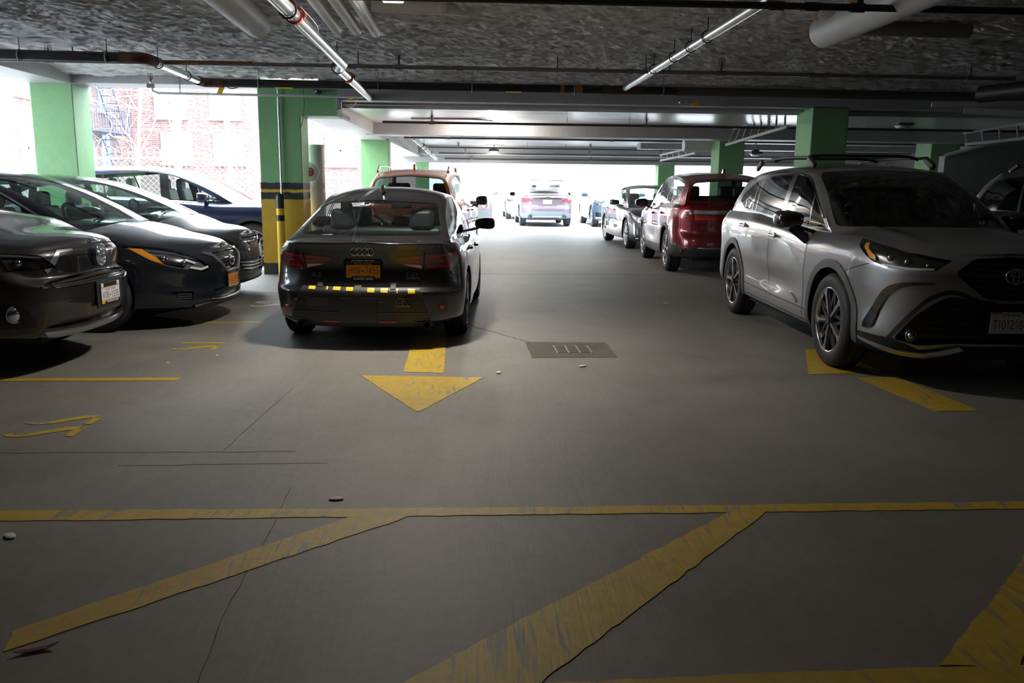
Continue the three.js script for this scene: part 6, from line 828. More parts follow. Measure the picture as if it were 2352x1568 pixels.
// ---------------------------------------------------------------- dark blue-black sedan with boomerang lamps
function navySedan(x, z, heading, scale) {
  const S = sedanSpec({ mats: carMats({ paint: paint([0.016, 0.019, 0.03], 0.45, 0.34), front: glass([0.62, 0.76, 0.72]), rim: CM.satin, seat: std([0.09, 0.09, 0.085], 0.6), lining: std([0.06, 0.062, 0.065], 0.75) }), wb: 2.775, fo: 0.97, ro: 1.1, W: 1.83, H: 1.47, hn: 0.735, hc: 1.0, bf: 0.91, br: 1.0, dk: 1.04, tyre: [0.33, 0.225], rim: 0.215, spokes: SPK.five, step: 0.05, rows: 6, nf: 1.5, xw: 1.18, xh: 0.28,
    F: [[-0.14, 0.18], [-0.03, 0.23], [0, 0.31], [-0.015, 0.4], [0.0, 0.52], [-0.005, 0.62], [-0.04, 0.69], [-0.1, 0.735]] });
  const c = new Car(S, 'sedan', 'dark navy sedan with amber corner lamps and an orange front plate, left'), g = c.g, M = c.M, fr = (v) => v[6] < 2.0;
  arches(c, 0.34); sedanGlass(c, { trim: curve([[1.0, 0.98], [0.5, 1.25], [0.18, 1.37], [-0.2, 1.405], [-0.8, 1.38]], 5, false) }); doorGaps(c, [[[0.86, 0.22], [0.82, 0.6], [0.86, 0.92]], [[-0.2, 0.22], [-0.2, 0.95]]]);
  const gsrc = c.soups.tub.filter((q) => q[0][6] < 1.9);
  const hl = c.lamp('headlight', 'tub', 'sy', shp(rounded([[0.42, 0.572], [0.52, 0.53], [0.88, 0.6], [1.26, 0.785], [1.16, 0.795], [0.85, 0.755], [0.6, 0.68]], [0.02, 0.03, 0.1, 0.01, 0.05, 0.05, 0.05])), fr, { depth: 0.03, base: std([0.12, 0.12, 0.13], 0.3) });
  hl.piece('turn_signal', [[1.2, 0.772], [1.08, 0.765], [0.96, 0.69], [0.9, 0.625], [1.0, 0.66]], M.amber, -0.006); hl.piece('reflector', [[0.72, 0.585], [0.88, 0.63], [0.95, 0.71], [0.86, 0.735], [0.72, 0.69]], M.lampIn, -0.02);
  hl.piece('running_light', strip([[0.45, 0.578], [0.54, 0.56], [0.66, 0.585], [0.6, 0.62], [0.7, 0.66]], 0.022), M.white, -0.008); hl.piece('running_light', strip([[0.55, 0.65], [0.8, 0.72], [1.2, 0.775]], 0.016), M.lampIn, -0.01);
  hl.ball('projector', 0.9, 0.68, 0.036, M.lampIn, -0.024); hl.ball('projector', 0.72, 0.63, 0.03, M.lampIn, -0.024);
  c.mouth('grille', 'tub', 'sy', shp(rounded([[-0.05, 0.705], [0.34, 0.7], [0.22, 0.585], [0.13, 0.53], [-0.05, 0.525]], [0, 0.01, 0.03, 0.04, 0])), fr, 0.035, M.lampDark);
  for (let k = 0; k < 6; k++) c.along('slat', 'sy', [[0, 0.55 + k * 0.027], [0.07, 0.55 + k * 0.027], [0.14 + k * 0.034, 0.552 + k * 0.027]], 0.0045, M.plastic, gsrc, { off: -0.014 });
  c.solid('grille_trim', 'tub', 'sy', strip([[0.48, 0.7], [0.38, 0.68], [0.25, 0.585], [0.15, 0.515], [0.08, 0.502], [0, 0.5]], [0.014, 0.035, 0.034, 0.034, 0.03, 0.03]), 0.012, M.satin, { filter: fr });
  const ev = c.surf(null, 'sy', 0, 0.62, null, gsrc); part('emblem', merge([new THREE.TorusGeometry(0.066, 0.011, 8, 40), rbox(0.17, 0.024, 0.016, 0.006)]).rotateY(Math.PI / 2).translate(ev[0] + 0.008, 0.625, 0), M.chrome, g);
  c.mouth('lower_grille', 'tub', 'sy', shp(rounded([[-0.05, 0.36], [0.4, 0.355], [0.36, 0.27], [-0.05, 0.262]], [0, 0.03, 0.05, 0])), fr, 0.035, M.lampDark);
  c.along('lip_trim', 'sy', [[0, 0.25], [0.3, 0.255], [0.44, 0.27]], 0.008, M.satin, gsrc, { off: 0.004 });
  c.solid('bumper_lip', 'tub', 'sy', shp([[-0.05, 0.235], [0.42, 0.245], [0.62, 0.225], [0.62, 0.2], [0.4, 0.19], [-0.05, 0.185]]), 0.02, M.plastic, { filter: fr });
  c.mouth('fog_vent', 'tub', 'sy', shp(rounded([[0.64, 0.36], [0.86, 0.37], [0.78, 0.29], [0.66, 0.27]], 0.015)), fr, 0.03, M.lampDark, { each: 1 }); for (let k = 0; k < 3; k++) c.along('slat', 'sy', [[0.66, 0.293 + k * 0.022], [0.8, 0.3 + k * 0.022]], 0.004, M.plastic, gsrc, { off: -0.01, half: 1 });
  const pt = plateTex((q, W, H) => { q.fillStyle = '#d98a14'; q.fillRect(0, 0, W, H); q.fillStyle = '#1a1c2c'; q.fillRect(0, 0, W, 54); txt(q, 'NEW YORK', W / 2, 32, 36, { f: 'serif', c: '#d98a14', fit: 250 }); txt(q, 'JCG', 132, 146, 118, { w: 'normal', c: '#2a1606', fit: 172 }); txt(q, '2474', 385, 146, 118, { w: 'normal', c: '#2a1606', fit: 205 }); txt(q, 'EMPIRE STATE', W / 2, 230, 28, { c: '#2a1606', fit: 220 }); });
  const pv = c.surf(null, 'sy', 0, 0.43, null, gsrc); c.plate(pv[0] + 0.018, 0.43, 0, Math.PI / 2, 0, pt, M.gloss);
  c.gaps([['tub', 'sy', strip([[1.0, 0.6], [1.2, 0.58], [1.4, 0.62]], 0.006), fr]]);
  c.mirror({ at: [0.72, 1.02, 1.02], size: [0.1, 0.075, 0.12], mat: M.paint }); c.handle('tub', -0.05, 0.84, M.paint);
  c.wiper([[[1.22, 0.995, 0.42], [1.1, 1.03, -0.1]], [[1.26, 0.995, -0.2], [1.05, 1.05, -0.66]]], M.dark);
  c.finish(); c.place(x, z, heading, scale); return c;
}
// ---------------------------------------------------------------- slate grey compact behind it
function slateSedan(x, z, heading, scale) {
  const S = sedanSpec({ mats: carMats({ paint: paint([0.05, 0.055, 0.065], 0.5, 0.34), front: glass([0.7, 0.82, 0.8]), rim: CM.satin }), wb: 2.65, fo: 0.86, ro: 0.95, W: 1.78, H: 1.45, hn: 0.76, hc: 1.02, bf: 0.9, br: 0.98, dk: 1.03, tyre: [0.316, 0.205], rim: 0.205, spokes: SPK.five, step: 0.055, nf: 1.45, xw: 1.16, xh: 0.2 });
  const c = new Car(S, 'sedan', 'slate grey compact sedan between the navy sedan and the striped pillar'), g = c.g, M = c.M, fr = (v) => v[6] < 2.0;
  arches(c, 0.325); sedanGlass(c); doorGaps(c, [[[0.8, 0.22], [0.78, 0.6], [0.82, 0.92]]]);
  const gsrc = c.soups.tub.filter((q) => q[0][6] < 1.8);
  const hl = c.lamp('headlight', 'tub', 'sy', shp(rounded([[0.46, 0.62], [0.9, 0.64], [1.4, 0.82], [0.9, 0.78], [0.6, 0.72]], 0.03)), fr, {}); hl.ball('projector', 0.85, 0.7, 0.04, M.lampIn, -0.03);
  c.mouth('grille', 'tub', 'sy', shp(rounded([[-0.05, 0.73], [0.3, 0.735], [0.42, 0.72], [0.3, 0.64], [-0.05, 0.615]], [0, 0.02, 0.03, 0.05, 0])), fr, 0.03, M.lampDark);
  c.along('slat', 'sy', [[0, 0.67], [0.2, 0.685], [0.38, 0.715]], 0.007, M.chrome, gsrc, { off: -0.006 }); c.along('slat', 'sy', [[0, 0.7], [0.2, 0.708], [0.34, 0.72]], 0.005, M.plastic, gsrc, { off: -0.012 });
  const ev = c.surf(null, 'sy', 0, 0.675, null, gsrc), hh = new THREE.Shape([[-0.03, -0.025], [-0.018, -0.025], [-0.01, -0.006], [0.012, 0.002], [0.006, -0.02], [0.02, -0.025], [0.034, 0.025], [0.02, 0.025], [0.014, 0.01], [-0.008, 0.002], [-0.002, 0.022], [-0.016, 0.026]].map((p) => new THREE.Vector2(...p)));
  part('emblem', merge([new THREE.TorusGeometry(0.05, 0.007, 8, 40).scale(1.2, 0.8, 1), new THREE.ExtrudeGeometry(hh, { depth: 0.008, bevelEnabled: false })]).scale(1.15, 1.15, 1).rotateY(Math.PI / 2).translate(ev[0] + 0.012, 0.675, 0), M.chrome, g);
  c.mouth('lower_grille', 'tub', 'sy', shp(rounded([[-0.05, 0.47], [0.42, 0.475], [0.5, 0.45], [0.36, 0.325], [-0.05, 0.31]], [0, 0.03, 0.03, 0.06, 0])), fr, 0.04, M.lampDark);
  for (let k = 0; k < 3; k++) c.along('slat', 'sy', [[0, 0.35 + k * 0.038], [0.22, 0.352 + k * 0.039], [0.38 + k * 0.03, 0.365 + k * 0.04]], 0.006, M.satin, gsrc, { off: -0.012 });
  c.solid('bumper_lip', 'tub', 'sy', shp([[-0.05, 0.235], [0.4, 0.245], [0.6, 0.235], [0.6, 0.2], [0.4, 0.19], [-0.05, 0.185]]), 0.016, M.plastic, { filter: fr });
  c.mirror({ at: [0.66, 1.03, 1.0], size: [0.1, 0.075, 0.12], mat: M.paint }); c.wiper([[[1.2, 1.02, 0.4], [1.1, 1.06, -0.12]], [[1.22, 1.02, -0.15], [1.05, 1.07, -0.62]]], M.dark);
  c.finish(); c.place(x, z, heading, scale); return c;
}
// ---------------------------------------------------------------- dark red crossover seen from behind
function redCrossover(x, z, heading, scale) {
  const S = suvSpec({ mats: carMats({ paint: paint([0.17, 0.008, 0.012], 0.55, 0.34), glass: CM.clear, back: CM.tint, rim: std([0.6, 0.6, 0.62], 0.2, 1) }), wb: 2.66, fo: 0.9, ro: 1.0, W: 1.855, H: 1.67, hn: 0.94, hc: 1.1, bf: 1.03, br: 1.15, tyre: [0.365, 0.235], rim: 0.25, spokes: SPK.bent, step: 0.055, rows: 6, xe: -1.55, spinw: 1,
    R: [[-0.12, 0.3], [-0.03, 0.37], [0.01, 0.46], [0.0, 0.58], [-0.05, 0.72], [-0.05, 0.86], [-0.04, 1.05], [-0.08, 1.13]] });
  const c = new Car(S, 'crossover', 'dark red crossover seen from behind, right of the aisle'), g = c.g, M = c.M, bk = (v) => v[7] < 1.8;
  const clad = std([0.06, 0.062, 0.066], 0.5); arches(c, 0.375, clad); suvGlass(c, { bars: [[0.12, 0.04, 0.1], [-0.78, -0.86, 0.06], [-1.22, -1.3, 0.04]], outline: rounded([[0.86, 1.07], [0, 1.1], [-1.3, 1.15], [-1.56, 1.24], [-1.72, 1.38], [-1.66, 1.46], [-1.2, 1.535], [-0.5, 1.565], [0.1, 1.55], [0.3, 1.5]], [0.03, 0.2, 0.1, 0.06, 0.05, 0.08, 0.2, 0.3, 0.1, 0.1]), trim: curve([[0.7, 1.2], [0.26, 1.54], [-0.1, 1.585], [-0.6, 1.59], [-1.3, 1.55], [-1.7, 1.47], [-1.77, 1.38], [-1.6, 1.22]], 5, false) });
  doorGaps(c, [[[0.78, 0.3], [0.8, 1.02]], [[-0.16, 0.3], [-0.15, 1.08]], [[-0.98, 0.6], [-1.05, 1.1]]]);
  c.put('sill_cladding', c.peek('tub', 'xy', shp([[0.95, 0.24], [0.95, 0.4], [-0.92, 0.42], [-0.92, 0.24]]), sideF), clad, { each: 1, off: 0.006 });
  // boomerang tail lamps, silver bar, lower cladding
  const t1 = c.lamp('taillight', 'tub', 'ry', shp([[0.62, 0.905], [0.98, 0.95], [1.12, 1.02], [1.12, 1.06], [0.92, 1.055], [0.86, 1.12], [0.72, 1.12], [0.66, 1.0]]), bk, { base: M.red, depth: -0.008, lens: null });
  t1.piece('light_strip', [[0.7, 0.94], [0.92, 0.965], [0.84, 1.1], [0.76, 1.1], [0.8, 0.99]], M.redBright, 0.01); t1.piece('reversing_lens', [[0.65, 0.99], [0.72, 0.99], [0.72, 1.03], [0.68, 1.04]], M.white, 0.011);
  t1.piece('corner_lens', [[0.94, 0.96], [1.08, 1.02], [1.08, 1.05], [0.96, 1.045]], phys([0.8, 0.3, 0.32], { roughness: 0.2, clearcoat: 1 }), 0.01);
  const t2 = c.lamp('taillight', 'tub', 'ry', shp([[0.2, 0.935], [0.3, 0.9], [0.6, 0.905], [0.63, 0.97], [0.6, 0.985], [0.3, 0.965]]), bk, { base: M.red, depth: -0.008, lens: null }); t2.piece('light_strip', [[0.26, 0.93], [0.34, 0.91], [0.6, 0.915], [0.6, 0.935], [0.36, 0.93]], M.redBright, 0.01);
  c.put('tailgate_trim', c.peek('tub', 'ry', shp([[-0.05, 1.0], [0.64, 1.0], [0.62, 1.05], [-0.05, 1.06]]), bk), M.satin, { off: 0.008 });
  c.gaps([['tub', 'ry', strip([[0.64, 1.12], [0.645, 0.7], [0.6, 0.58], [0.5, 0.56], [0, 0.555]], 0.008), bk]]);
  c.put('bumper_cladding', c.peek('tub', 'ry', shp([[-0.05, 0.48], [0.7, 0.48], [1.35, 0.5], [1.35, 0.2], [-0.05, 0.2]]), bk), std([0.03, 0.03, 0.032], 0.5), { off: 0.006 });
  const rs = c.soups.tub.filter((q) => bk(q[0])); c.along('bumper_trim', 'ry', [[0, 0.455], [0.4, 0.455], [0.75, 0.46]], 0.012, M.satin, rs, { off: 0.012 });
  for (const s of [1, -1]) { const v = c.surf(null, 'ry', 0.74, 0.41, null, rs); part('reflector', rbox(0.02, 0.035, 0.2, 0.006).rotateY(s * -0.45).translate(v[0] - 0.012, 0.41, s * v[2]), M.redBright, g); }
  const wv = c.surf(null, 'ry', 0.26, 0.78, null, rs); part('emblem', letters('CR-V', 0.05, 0.004, font, 1.5).rotateY(-Math.PI / 2).translate(wv[0] - 0.006, 0.78, -0.38), M.chrome, g);
  const hv = c.surf(null, 'ry', 0, 0.92, null, rs); part('license_plate', box(0.01, 0.15, 0.3, hv[0] - 0.01, 0.84, 0), std([0.6, 0.6, 0.62], 0.5), g);
  c.fin(-1.45, 1.655, M.paint, 1.1); c.mirror({ at: [0.66, 1.12, 1.04], size: [0.11, 0.085, 0.12], mat: M.gloss }); c.handle('tub', -0.02, 0.95, M.gloss); c.handle('tub', -0.98, 0.98, M.gloss);
  part('seat_cover', rbox(0.04, 0.2, 0.26, 0.02, -1.72, 1.15, -0.15), std([0.25, 0.35, 0.3], 0.8), g);
  c.finish(); c.place(x, z, heading, scale); return c;
}
// ---------------------------------------------------------------- orange crossover ahead of the black sedan
function orangeCrossover(x, z, heading, scale) {
  const S = suvSpec({ mats: carMats({ paint: paint([0.42, 0.105, 0.02], 0.55, 0.36), back: glass([0.16, 0.2, 0.2]), rim: CM.satin }), wb: 2.7, fo: 0.95, ro: 1.0, W: 1.84, H: 1.69, hn: 0.93, hc: 1.1, bf: 1.02, br: 1.13, tyre: [0.36, 0.225], rim: 0.235, spokes: SPK.twin, xe: -1.6, spinw: 1 });
  const c = new Car(S, 'crossover', 'orange crossover ahead of the black sedan, seen from behind'), g = c.g, M = c.M, bk = (v) => v[7] < 1.8;
  arches(c, 0.37, M.plastic); suvGlass(c, { trim: curve([[0.95, 1.08], [0, 1.12], [-1.4, 1.18]], 5, false) }); doorGaps(c, [[[0.78, 0.3], [0.8, 1.02]], [[-0.16, 0.3], [-0.15, 1.08]], [[-0.98, 0.6], [-1.05, 1.1]]]);
  c.put('sill_cladding', c.peek('tub', 'xy', shp([[0.97, 0.24], [0.97, 0.36], [-0.95, 0.38], [-0.95, 0.24]]), sideF), M.satin, { each: 1, off: 0.008 });
  const t = c.lamp('taillight', 'tub', 'ry', shp(rounded([[0.5, 0.93], [0.85, 0.88], [1.2, 0.93], [1.25, 1.0], [1.05, 1.08], [0.6, 1.07]], 0.03)), bk, { base: M.red, depth: -0.012, lens: null }); t.piece('reversing_lens', [[0.55, 0.935], [0.9, 0.9], [1.1, 0.93], [1.1, 0.96], [0.58, 0.965]], M.white, 0.014);
  c.put('tailgate_trim', c.peek('tub', 'ry', strip([[0, 0.9], [0.3, 0.9], [0.45, 0.92]], 0.04), bk), M.chrome, { off: 0.012 });
  const rs = c.soups.tub.filter((q) => bk(q[0])), hv = c.surf(null, 'ry', 0, 0.8, null, rs); part('license_plate', box(0.01, 0.15, 0.3, hv[0] - 0.008, 0.8, 0), std([0.7, 0.5, 0.1], 0.5), g);
  c.fin(-1.25, 1.685, M.paint, 1.2); c.rails(M.satin, 0.6, -0.1, -1.55, 1.72, 1.62); c.mirror({ at: [0.68, 1.12, 1.04], size: [0.1, 0.1, 0.11], mat: M.plastic }); c.handle('tub', -0.05, 0.96, M.chrome); c.handle('tub', -1.0, 0.98, M.chrome);
  c.finish(); c.place(x, z, heading, scale); return c;
}
// ---------------------------------------------------------------- navy SUV beyond the pillars, side on
function navySuv(x, z, heading, scale) {
  const S = suvSpec({ mats: carMats({ paint: paint([0.012, 0.02, 0.06], 0.4, 0.3), seat: std([0.03, 0.03, 0.033], 0.6), rim: CM.satin }), wb: 2.75, fo: 0.9, ro: 1.0, W: 1.84, H: 1.64, hn: 0.93, hc: 1.08, bf: 1.04, br: 1.14, tyre: [0.36, 0.225], rim: 0.245, spokes: SPK.ten, xh: 0.05, xw: 1.0, xe: -1.7 });
  const c = new Car(S, 'suv', 'navy blue SUV standing side on in daylight behind the two front pillars'), g = c.g, M = c.M; arches(c, 0.37, std([0.02, 0.028, 0.05], 0.4));
  suvGlass(c, { bars: [[0.62, 0.36, 0.035], [-0.02, -0.1, 0.14], [-0.98, -1.1, 0.03]], trim: curve([[0.98, 1.09], [0.6, 1.33], [0.2, 1.5], [-0.2, 1.56], [-0.8, 1.575], [-1.5, 1.53], [-1.78, 1.44]], 5, false) }); doorGaps(c, [[[0.8, 0.3], [0.82, 1.05]], [[-0.12, 0.3], [-0.1, 1.08]], [[-0.95, 0.6], [-1.02, 1.12]]]);
  c.put('belt_trim', c.peek('tub', 'xy', strip([[0.9, 1.055], [0, 1.075], [-1.6, 1.12]], 0.02), sideF), M.chrome, { each: 1, off: 0.006 });
  const hl = c.lamp('headlight', 'tub', 'sy', shp(rounded([[0.45, 0.72], [0.85, 0.72], [1.35, 0.88], [0.8, 0.84]], 0.03)), (v) => v[6] < 1.9, {}); void hl;
  c.mirror({ at: [0.62, 1.14, 1.03], size: [0.11, 0.085, 0.13], mat: M.paint, band: M.amber }); c.handle('tub', -0.0, 0.96, M.chrome); c.handle('tub', -0.95, 0.99, M.chrome);
  c.finish(); c.place(x, z, heading, scale); return c;
}
// ---------------------------------------------------------------- dark luxury sedan facing the camera
function charcoalSedan(x, z, heading, scale) {
  const S = sedanSpec({ mats: carMats({ paint: paint([0.055, 0.057, 0.062], 0.6, 0.32), rim: std([0.75, 0.76, 0.78], 0.18, 1), seat: std([0.06, 0.06, 0.06], 0.6) }), wb: 2.95, fo: 0.86, ro: 1.1, W: 1.87, H: 1.46, hn: 0.8, hc: 1.02, bf: 0.95, br: 1.0, dk: 1.05, tyre: [0.345, 0.235], rim: 0.245, spokes: SPK.ten, xw: 1.1, xh: 0.15, spinw: 1,
    F: [[-0.12, 0.18], [-0.03, 0.23], [0, 0.34], [0, 0.48], [-0.01, 0.62], [-0.02, 0.72], [-0.04, 0.77], [-0.08, 0.8]] });
  const c = new Car(S, 'sedan', 'charcoal sedan facing the camera, beyond the dark red crossover'), g = c.g, M = c.M, fr = (v) => v[6] < 2; arches(c, 0.35); sedanGlass(c); doorGaps(c, [[[0.9, 0.22], [0.9, 0.92]], [[-0.16, 0.22], [-0.16, 0.96]], [[-1.0, 0.5], [-1.1, 0.98]]]);
  const hl = c.lamp('headlight', 'tub', 'sy', shp(rounded([[0.55, 0.64], [0.86, 0.62], [1.05, 0.72], [1.35, 0.87], [0.9, 0.79], [0.6, 0.72]], 0.03)), fr, { base: M.lampIn }); hl.ball('projector', 0.75, 0.68, 0.035, M.lampIn);
  c.solid('running_light', 'tub', 'sy', shp([[0.86, 0.62], [0.93, 0.62], [0.9, 0.3], [0.84, 0.3]]), 0.012, M.lampIn, { each: 1, filter: fr });
  c.mouth('grille', 'tub', 'sy', shp(rounded([[-0.05, 0.74], [0.4, 0.73], [0.46, 0.62], [0.3, 0.42], [-0.05, 0.4]], [0, 0.03, 0.04, 0.05, 0])), fr, 0.04, M.lampDark); const gs = c.soups.tub.filter((q) => q[0][6] < 1.6); for (let k = 0; k < 5; k++) c.along('slat', 'sy', [[0, 0.45 + k * 0.06], [0.2, 0.45 + k * 0.06], [0.33 + k * 0.02, 0.455 + k * 0.06]], 0.008, M.satin, gs, { off: -0.012 });
  c.along('bumper_trim', 'sy', [[0, 0.25], [0.5, 0.25], [0.85, 0.27]], 0.012, M.chrome, gs, { off: 0.006 });
  c.mirror({ at: [0.68, 1.05, 1.04], size: [0.1, 0.07, 0.12], mat: M.paint }); c.handle('tub', -0.02, 0.86, M.chrome); c.handle('tub', -1.02, 0.88, M.chrome);
  c.put('sill_trim', c.peek('tub', 'xy', strip([[1.05, 0.26], [-1.05, 0.26]], 0.02), sideF), M.chrome, { each: 1, off: 0.006 });
  c.finish(); c.place(x, z, heading, scale); return c;
}
// ---------------------------------------------------------------- far-end cars, glare put into their lightened colours: hatch, big grille SUV, pick-up nose, white van behind
const glareCabin = { lining: std([0.5, 0.5, 0.48], 0.8), seat: std([0.45, 0.44, 0.42], 0.7), dark: std([0.06, 0.065, 0.07], 0.8), rubber: std([0.05, 0.055, 0.06], 0.7) };  // cabin, underside and tyre tones paled to imitate veiling glare
function mauveHatch(x, z, heading, scale) {
  const S = suvSpec({ mats: carMats({ paint: paint([0.3, 0.23, 0.29], 0.3, 0.4), glass: glass([0.9, 0.94, 0.94]), rim: CM.satin, plastic: std([0.26, 0.3, 0.33], 0.55), ...glareCabin }), wb: 2.71, fo: 0.9, ro: 0.95, W: 1.88, H: 1.66, hn: 0.93, hc: 1.1, bf: 1.02, br: 1.1, tyre: [0.36, 0.225], rim: 0.235, spokes: SPK.five, xe: -1.6 });  // paint and cladding lightened, standing in for lens flare
  const c = new Car(S, 'crossover', 'mauve crossover in glare-lightened paint with twin exhausts seen from behind at the bright far end'), g = c.g, M = c.M, bk = (v) => v[7] < 1.8; arches(c, 0.37, M.plastic); suvGlass(c);
  const t = c.lamp('taillight', 'tub', 'ry', shp(rounded([[0.5, 0.88], [0.9, 0.84], [1.15, 0.92], [1.1, 1.02], [0.7, 0.98]], 0.03)), bk, { base: phys([0.45, 0.05, 0.08], { roughness: 0.25, clearcoat: 1 }), depth: -0.012, lens: null }); void t;
  const lens = c.lamp('taillight', 'tub', 'ry', shp(rounded([[0.36, 0.69], [0.58, 0.69], [0.6, 0.74], [0.34, 0.74]], 0.012)), bk, { base: M.white, depth: -0.01, lens: null }); void lens;
  c.put('tailgate_trim', c.peek('tub', 'ry', strip([[0, 0.985], [0.4, 0.98], [0.5, 0.96]], 0.035), bk), M.chrome, { off: 0.012 }); c.put('bumper_cladding', c.peek('tub', 'ry', shp([[-0.05, 0.55], [0.5, 0.55], [0.66, 0.5], [0.9, 0.46], [1.3, 0.46], [1.3, 0.2], [-0.05, 0.2]]), bk), M.plastic, { off: 0.008 });
  c.put('skid_trim', c.peek('tub', 'ry', shp([[-0.05, 0.38], [0.52, 0.38], [0.4, 0.29], [-0.05, 0.29]]), bk), M.satin, { off: 0.014 });
  const rs = c.soups.tub.filter((q) => bk(q[0])), hv = c.surf(null, 'ry', 0, 0.86, null, rs); part('license_plate', box(0.012, 0.15, 0.31, hv[0] - 0.012, 0.86, 0), std([0.7, 0.7, 0.72], 0.5), g); part('tailgate_handle', rbox(0.03, 0.05, 0.2, 0.02, hv[0] - 0.006, 0.7, 0), M.plastic, g); part('emblem', new THREE.SphereGeometry(1, 20, 10).scale(0.012, 0.04, 0.09).translate(hv[0] - 0.014, 1.02, 0), M.satin, g);
  for (const s of [1, -1]) part('exhaust_tip', new THREE.LatheGeometry([[0.045, 0.1], [0.06, 0.1], [0.066, 0], [0.055, -0.002], [0.05, 0.01], [0.045, 0.1]].map((p) => new THREE.Vector2(...p)), 24).rotateZ(-Math.PI / 2).translate(c.xr + 0.0, 0.35, s * 0.6), M.disc, g);
  part('spoiler', rbox(0.18, 0.03, 1.15, 0.012, c.xr + 0.3, 1.6, 0), M.gloss, g); c.mirror({ at: [0.66, 1.1, 1.05], size: [0.1, 0.09, 0.12], mat: M.paint });
  c.finish(); c.place(x, z, heading, scale); return c;
}
function blueSuv(x, z, heading, scale) {
  const S = suvSpec({ mats: carMats({ paint: paint([0.08, 0.14, 0.2], 0.4, 0.36), rim: CM.satin, ...glareCabin }), wb: 2.86, fo: 0.85, ro: 1.0, W: 1.9, H: 1.68, hn: 0.98, hc: 1.12, bf: 1.05, br: 1.14, tyre: [0.37, 0.245], rim: 0.25, spokes: SPK.five });  // body colour lightened to mimic the far-end glare
  const c = new Car(S, 'suv', 'blue SUV with an upright twin grille facing the camera at the far right'), g = c.g, M = c.M, fr = (v) => v[6] < 2; arches(c, 0.38); suvGlass(c);
  c.lamp('headlight', 'tub', 'sy', shp(rounded([[0.5, 0.78], [0.85, 0.78], [1.15, 0.86], [0.8, 0.88], [0.5, 0.86]], 0.02)), fr, { base: M.lampIn }); const gs = c.soups.tub.filter((q) => q[0][6] < 1.7);
  c.mouth('grille', 'tub', 'sy', shp(rounded([[0.03, 0.6], [0.36, 0.62], [0.4, 0.76], [0.34, 0.86], [0.03, 0.86]], 0.04)), fr, 0.03, M.lampDark, { each: 1 }); for (let k = 0; k < 6; k++) c.along('slat', 'sy', [[0.07 + k * 0.055, 0.63], [0.07 + k * 0.055, 0.84]], 0.008, M.satin, gs, { off: -0.004, half: 1 });
  c.mouth('lower_grille', 'tub', 'sy', shp(rounded([[-0.05, 0.52], [0.4, 0.52], [0.5, 0.42], [0.4, 0.3], [-0.05, 0.3]], 0.03)), fr, 0.04, M.lampDark); c.mouth('side_intake', 'tub', 'sy', shp(rounded([[0.6, 0.5], [0.95, 0.52], [0.9, 0.36], [0.62, 0.36]], 0.04)), fr, 0.03, M.lampDark, { each: 1 }); c.solid('bumper_trim', 'tub', 'sy', shp([[0.62, 0.36], [0.95, 0.36], [0.92, 0.31], [0.64, 0.31]]), 0.012, M.satin, { each: 1, filter: fr });
  c.mirror({ at: [0.66, 1.12, 1.06], size: [0.1, 0.09, 0.12], mat: M.paint }); c.finish(); c.place(x, z, heading, scale); return c;
}
function roseSuv(x, z, heading, scale) {
  const S = suvSpec({ mats: carMats({ paint: paint([0.36, 0.25, 0.26], 0.2, 0.4), plastic: std([0.2, 0.22, 0.25], 0.55), rim: CM.satin, ...glareCabin }), wb: 2.7, fo: 0.75, ro: 0.85, W: 1.86, H: 1.74, hn: 1.02, hc: 1.14, bf: 1.06, br: 1.14, tyre: [0.37, 0.235], rim: 0.22, spokes: SPK.five, nf: 0.6 });  // rose body and grey cladding paled, flare put into the colour
  const c = new Car(S, 'suv', 'rose coloured SUV nose showing past the orange crossover'), g = c.g, M = c.M, fr = (v) => v[6] < 2; arches(c, 0.38, M.plastic); suvGlass(c);
  const hl = c.lamp('headlight', 'tub', 'sy', circle(0.62, 0.74, 0.1, 24), fr, { base: M.white }); void hl; c.mouth('grille', 'tub', 'sy', shp(rounded([[-0.05, 0.66], [0.4, 0.66], [0.4, 0.86], [-0.05, 0.86]], 0.02)), fr, 0.03, M.lampDark); c.put('bumper_cladding', c.peek('tub', 'sy', shp([[-0.05, 0.58], [1.2, 0.58], [1.2, 0.2], [-0.05, 0.2]]), fr), M.plastic, { off: 0.01 });
  c.mirror({ at: [0.66, 1.15, 1.05], size: [0.1, 0.1, 0.12], mat: M.paint }); c.finish(); c.place(x, z, heading, scale); return c;
}
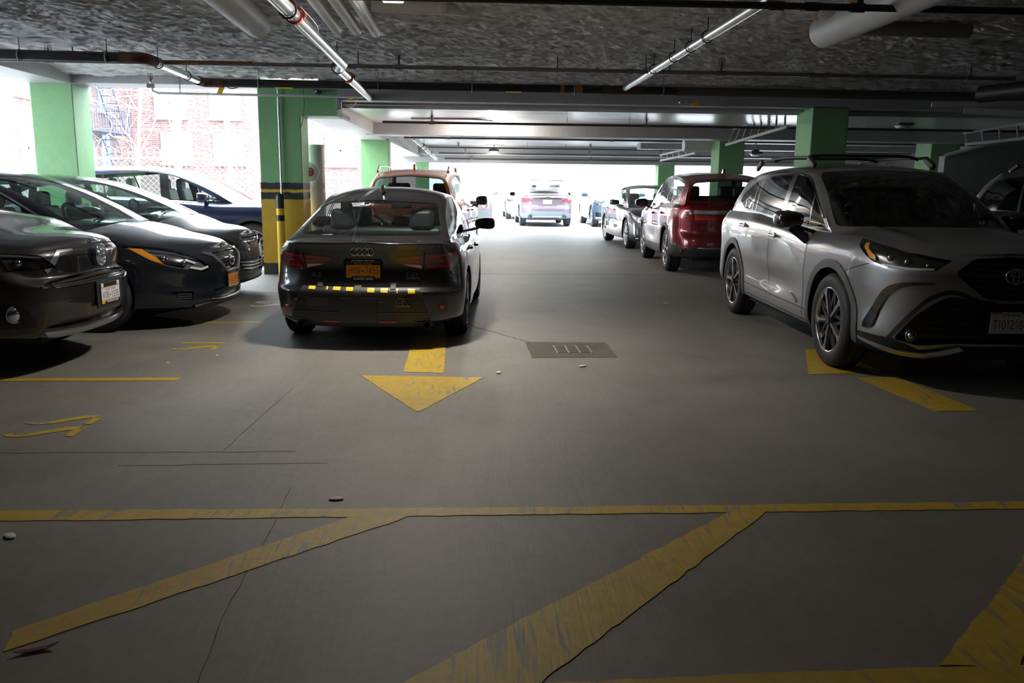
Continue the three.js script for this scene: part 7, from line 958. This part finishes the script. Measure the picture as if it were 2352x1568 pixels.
function whiteSuv(x, z, heading, scale, label, mats) {
  const S = suvSpec({ mats: carMats({ paint: paint([0.7, 0.71, 0.72], 0.0, 0.4), rim: CM.satin, ...(mats ?? glareCabin) }), wb: 2.75, fo: 0.9, ro: 0.95, W: 1.9, H: 1.75, hn: 0.95, hc: 1.12, bf: 1.05, br: 1.14, tyre: [0.37, 0.235], rim: 0.235, spokes: SPK.five });
  const c = new Car(S, 'suv', label), M = c.M; arches(c, 0.38, M.plastic); suvGlass(c); const fr = (v) => v[6] < 2;
  c.lamp('headlight', 'tub', 'sy', shp(rounded([[0.5, 0.74], [0.9, 0.74], [1.2, 0.86], [0.6, 0.84]], 0.03)), fr, { base: M.lampIn }); c.mouth('grille', 'tub', 'sy', shp(rounded([[-0.05, 0.6], [0.4, 0.6], [0.45, 0.84], [-0.05, 0.86]], 0.03)), fr, 0.03, M.lampDark); c.lamp('taillight', 'tub', 'ry', shp(rounded([[0.6, 0.86], [1.1, 0.9], [1.0, 1.04], [0.65, 1.02]], 0.03)), (v) => v[7] < 1.8, { base: M.red, depth: -0.01, lens: null });
  c.rails(M.gloss, 0.62, 0.0, -1.4, 1.78, 1.67); c.mirror({ at: [0.66, 1.15, 1.06], size: [0.1, 0.1, 0.12], mat: M.paint }); c.finish(); c.place(x, z, heading, scale); return c;
}
// ---------------------------------------------------------------- the cars in their places
const D = Math.PI / 180, nose = (c, x, z, hd) => [x - Math.cos(hd) * c, z + Math.sin(hd) * c];
blackSedan(-0.735, -9.5, Math.PI / 2 - 3.5 * D, 0.98);
silverSuv(3.88, -8.05, -Math.PI / 2 - 2.6 * D, [1.02, 0.985, 0.93]);
{ const h = -3.5 * D, p = nose(2.25, -2.83, -6.85, h); greyCrossover(p[0], p[1], h, [1, 1.05, 0.99]); }
{ const h = -3.5 * D, p = nose(2.46, -2.4, -8.98, h); navySedan(p[0], p[1], h, 1.04); }
{ const h = -3 * D, p = nose(2.26, -2.62, -11.0, h); slateSedan(p[0], p[1], h, 1.03); }
navySuv(-5.0, -15.7, 0, 1.02);
orangeCrossover(-0.74, -16.5, Math.PI / 2 - 5 * D, 1.0);
redCrossover(4.43, -15.75, Math.PI / 2 - 3.6 * D, 1.0);
charcoalSedan(4.66, -21.2, -Math.PI / 2, 1.0);
mauveHatch(2.9, -32.0, Math.PI / 2, 1.0);
blueSuv(5.45, -31.8, -Math.PI / 2, 1.0);
roseSuv(0.1, -31.9, -Math.PI / 2, 1.0);
whiteSuv(2.7, -38.0, -Math.PI / 2, 1.0, 'white SUV nearly lost in the glare behind the mauve crossover');
whiteSuv(8.2, -10.2, -Math.PI / 2, 1.0, 'black SUV with roof rails in the dark beyond the silver SUV', { paint: paint([0.012, 0.012, 0.013], 0.3, 0.4), glass: CM.privacy });
renderer.render(scene, camera);
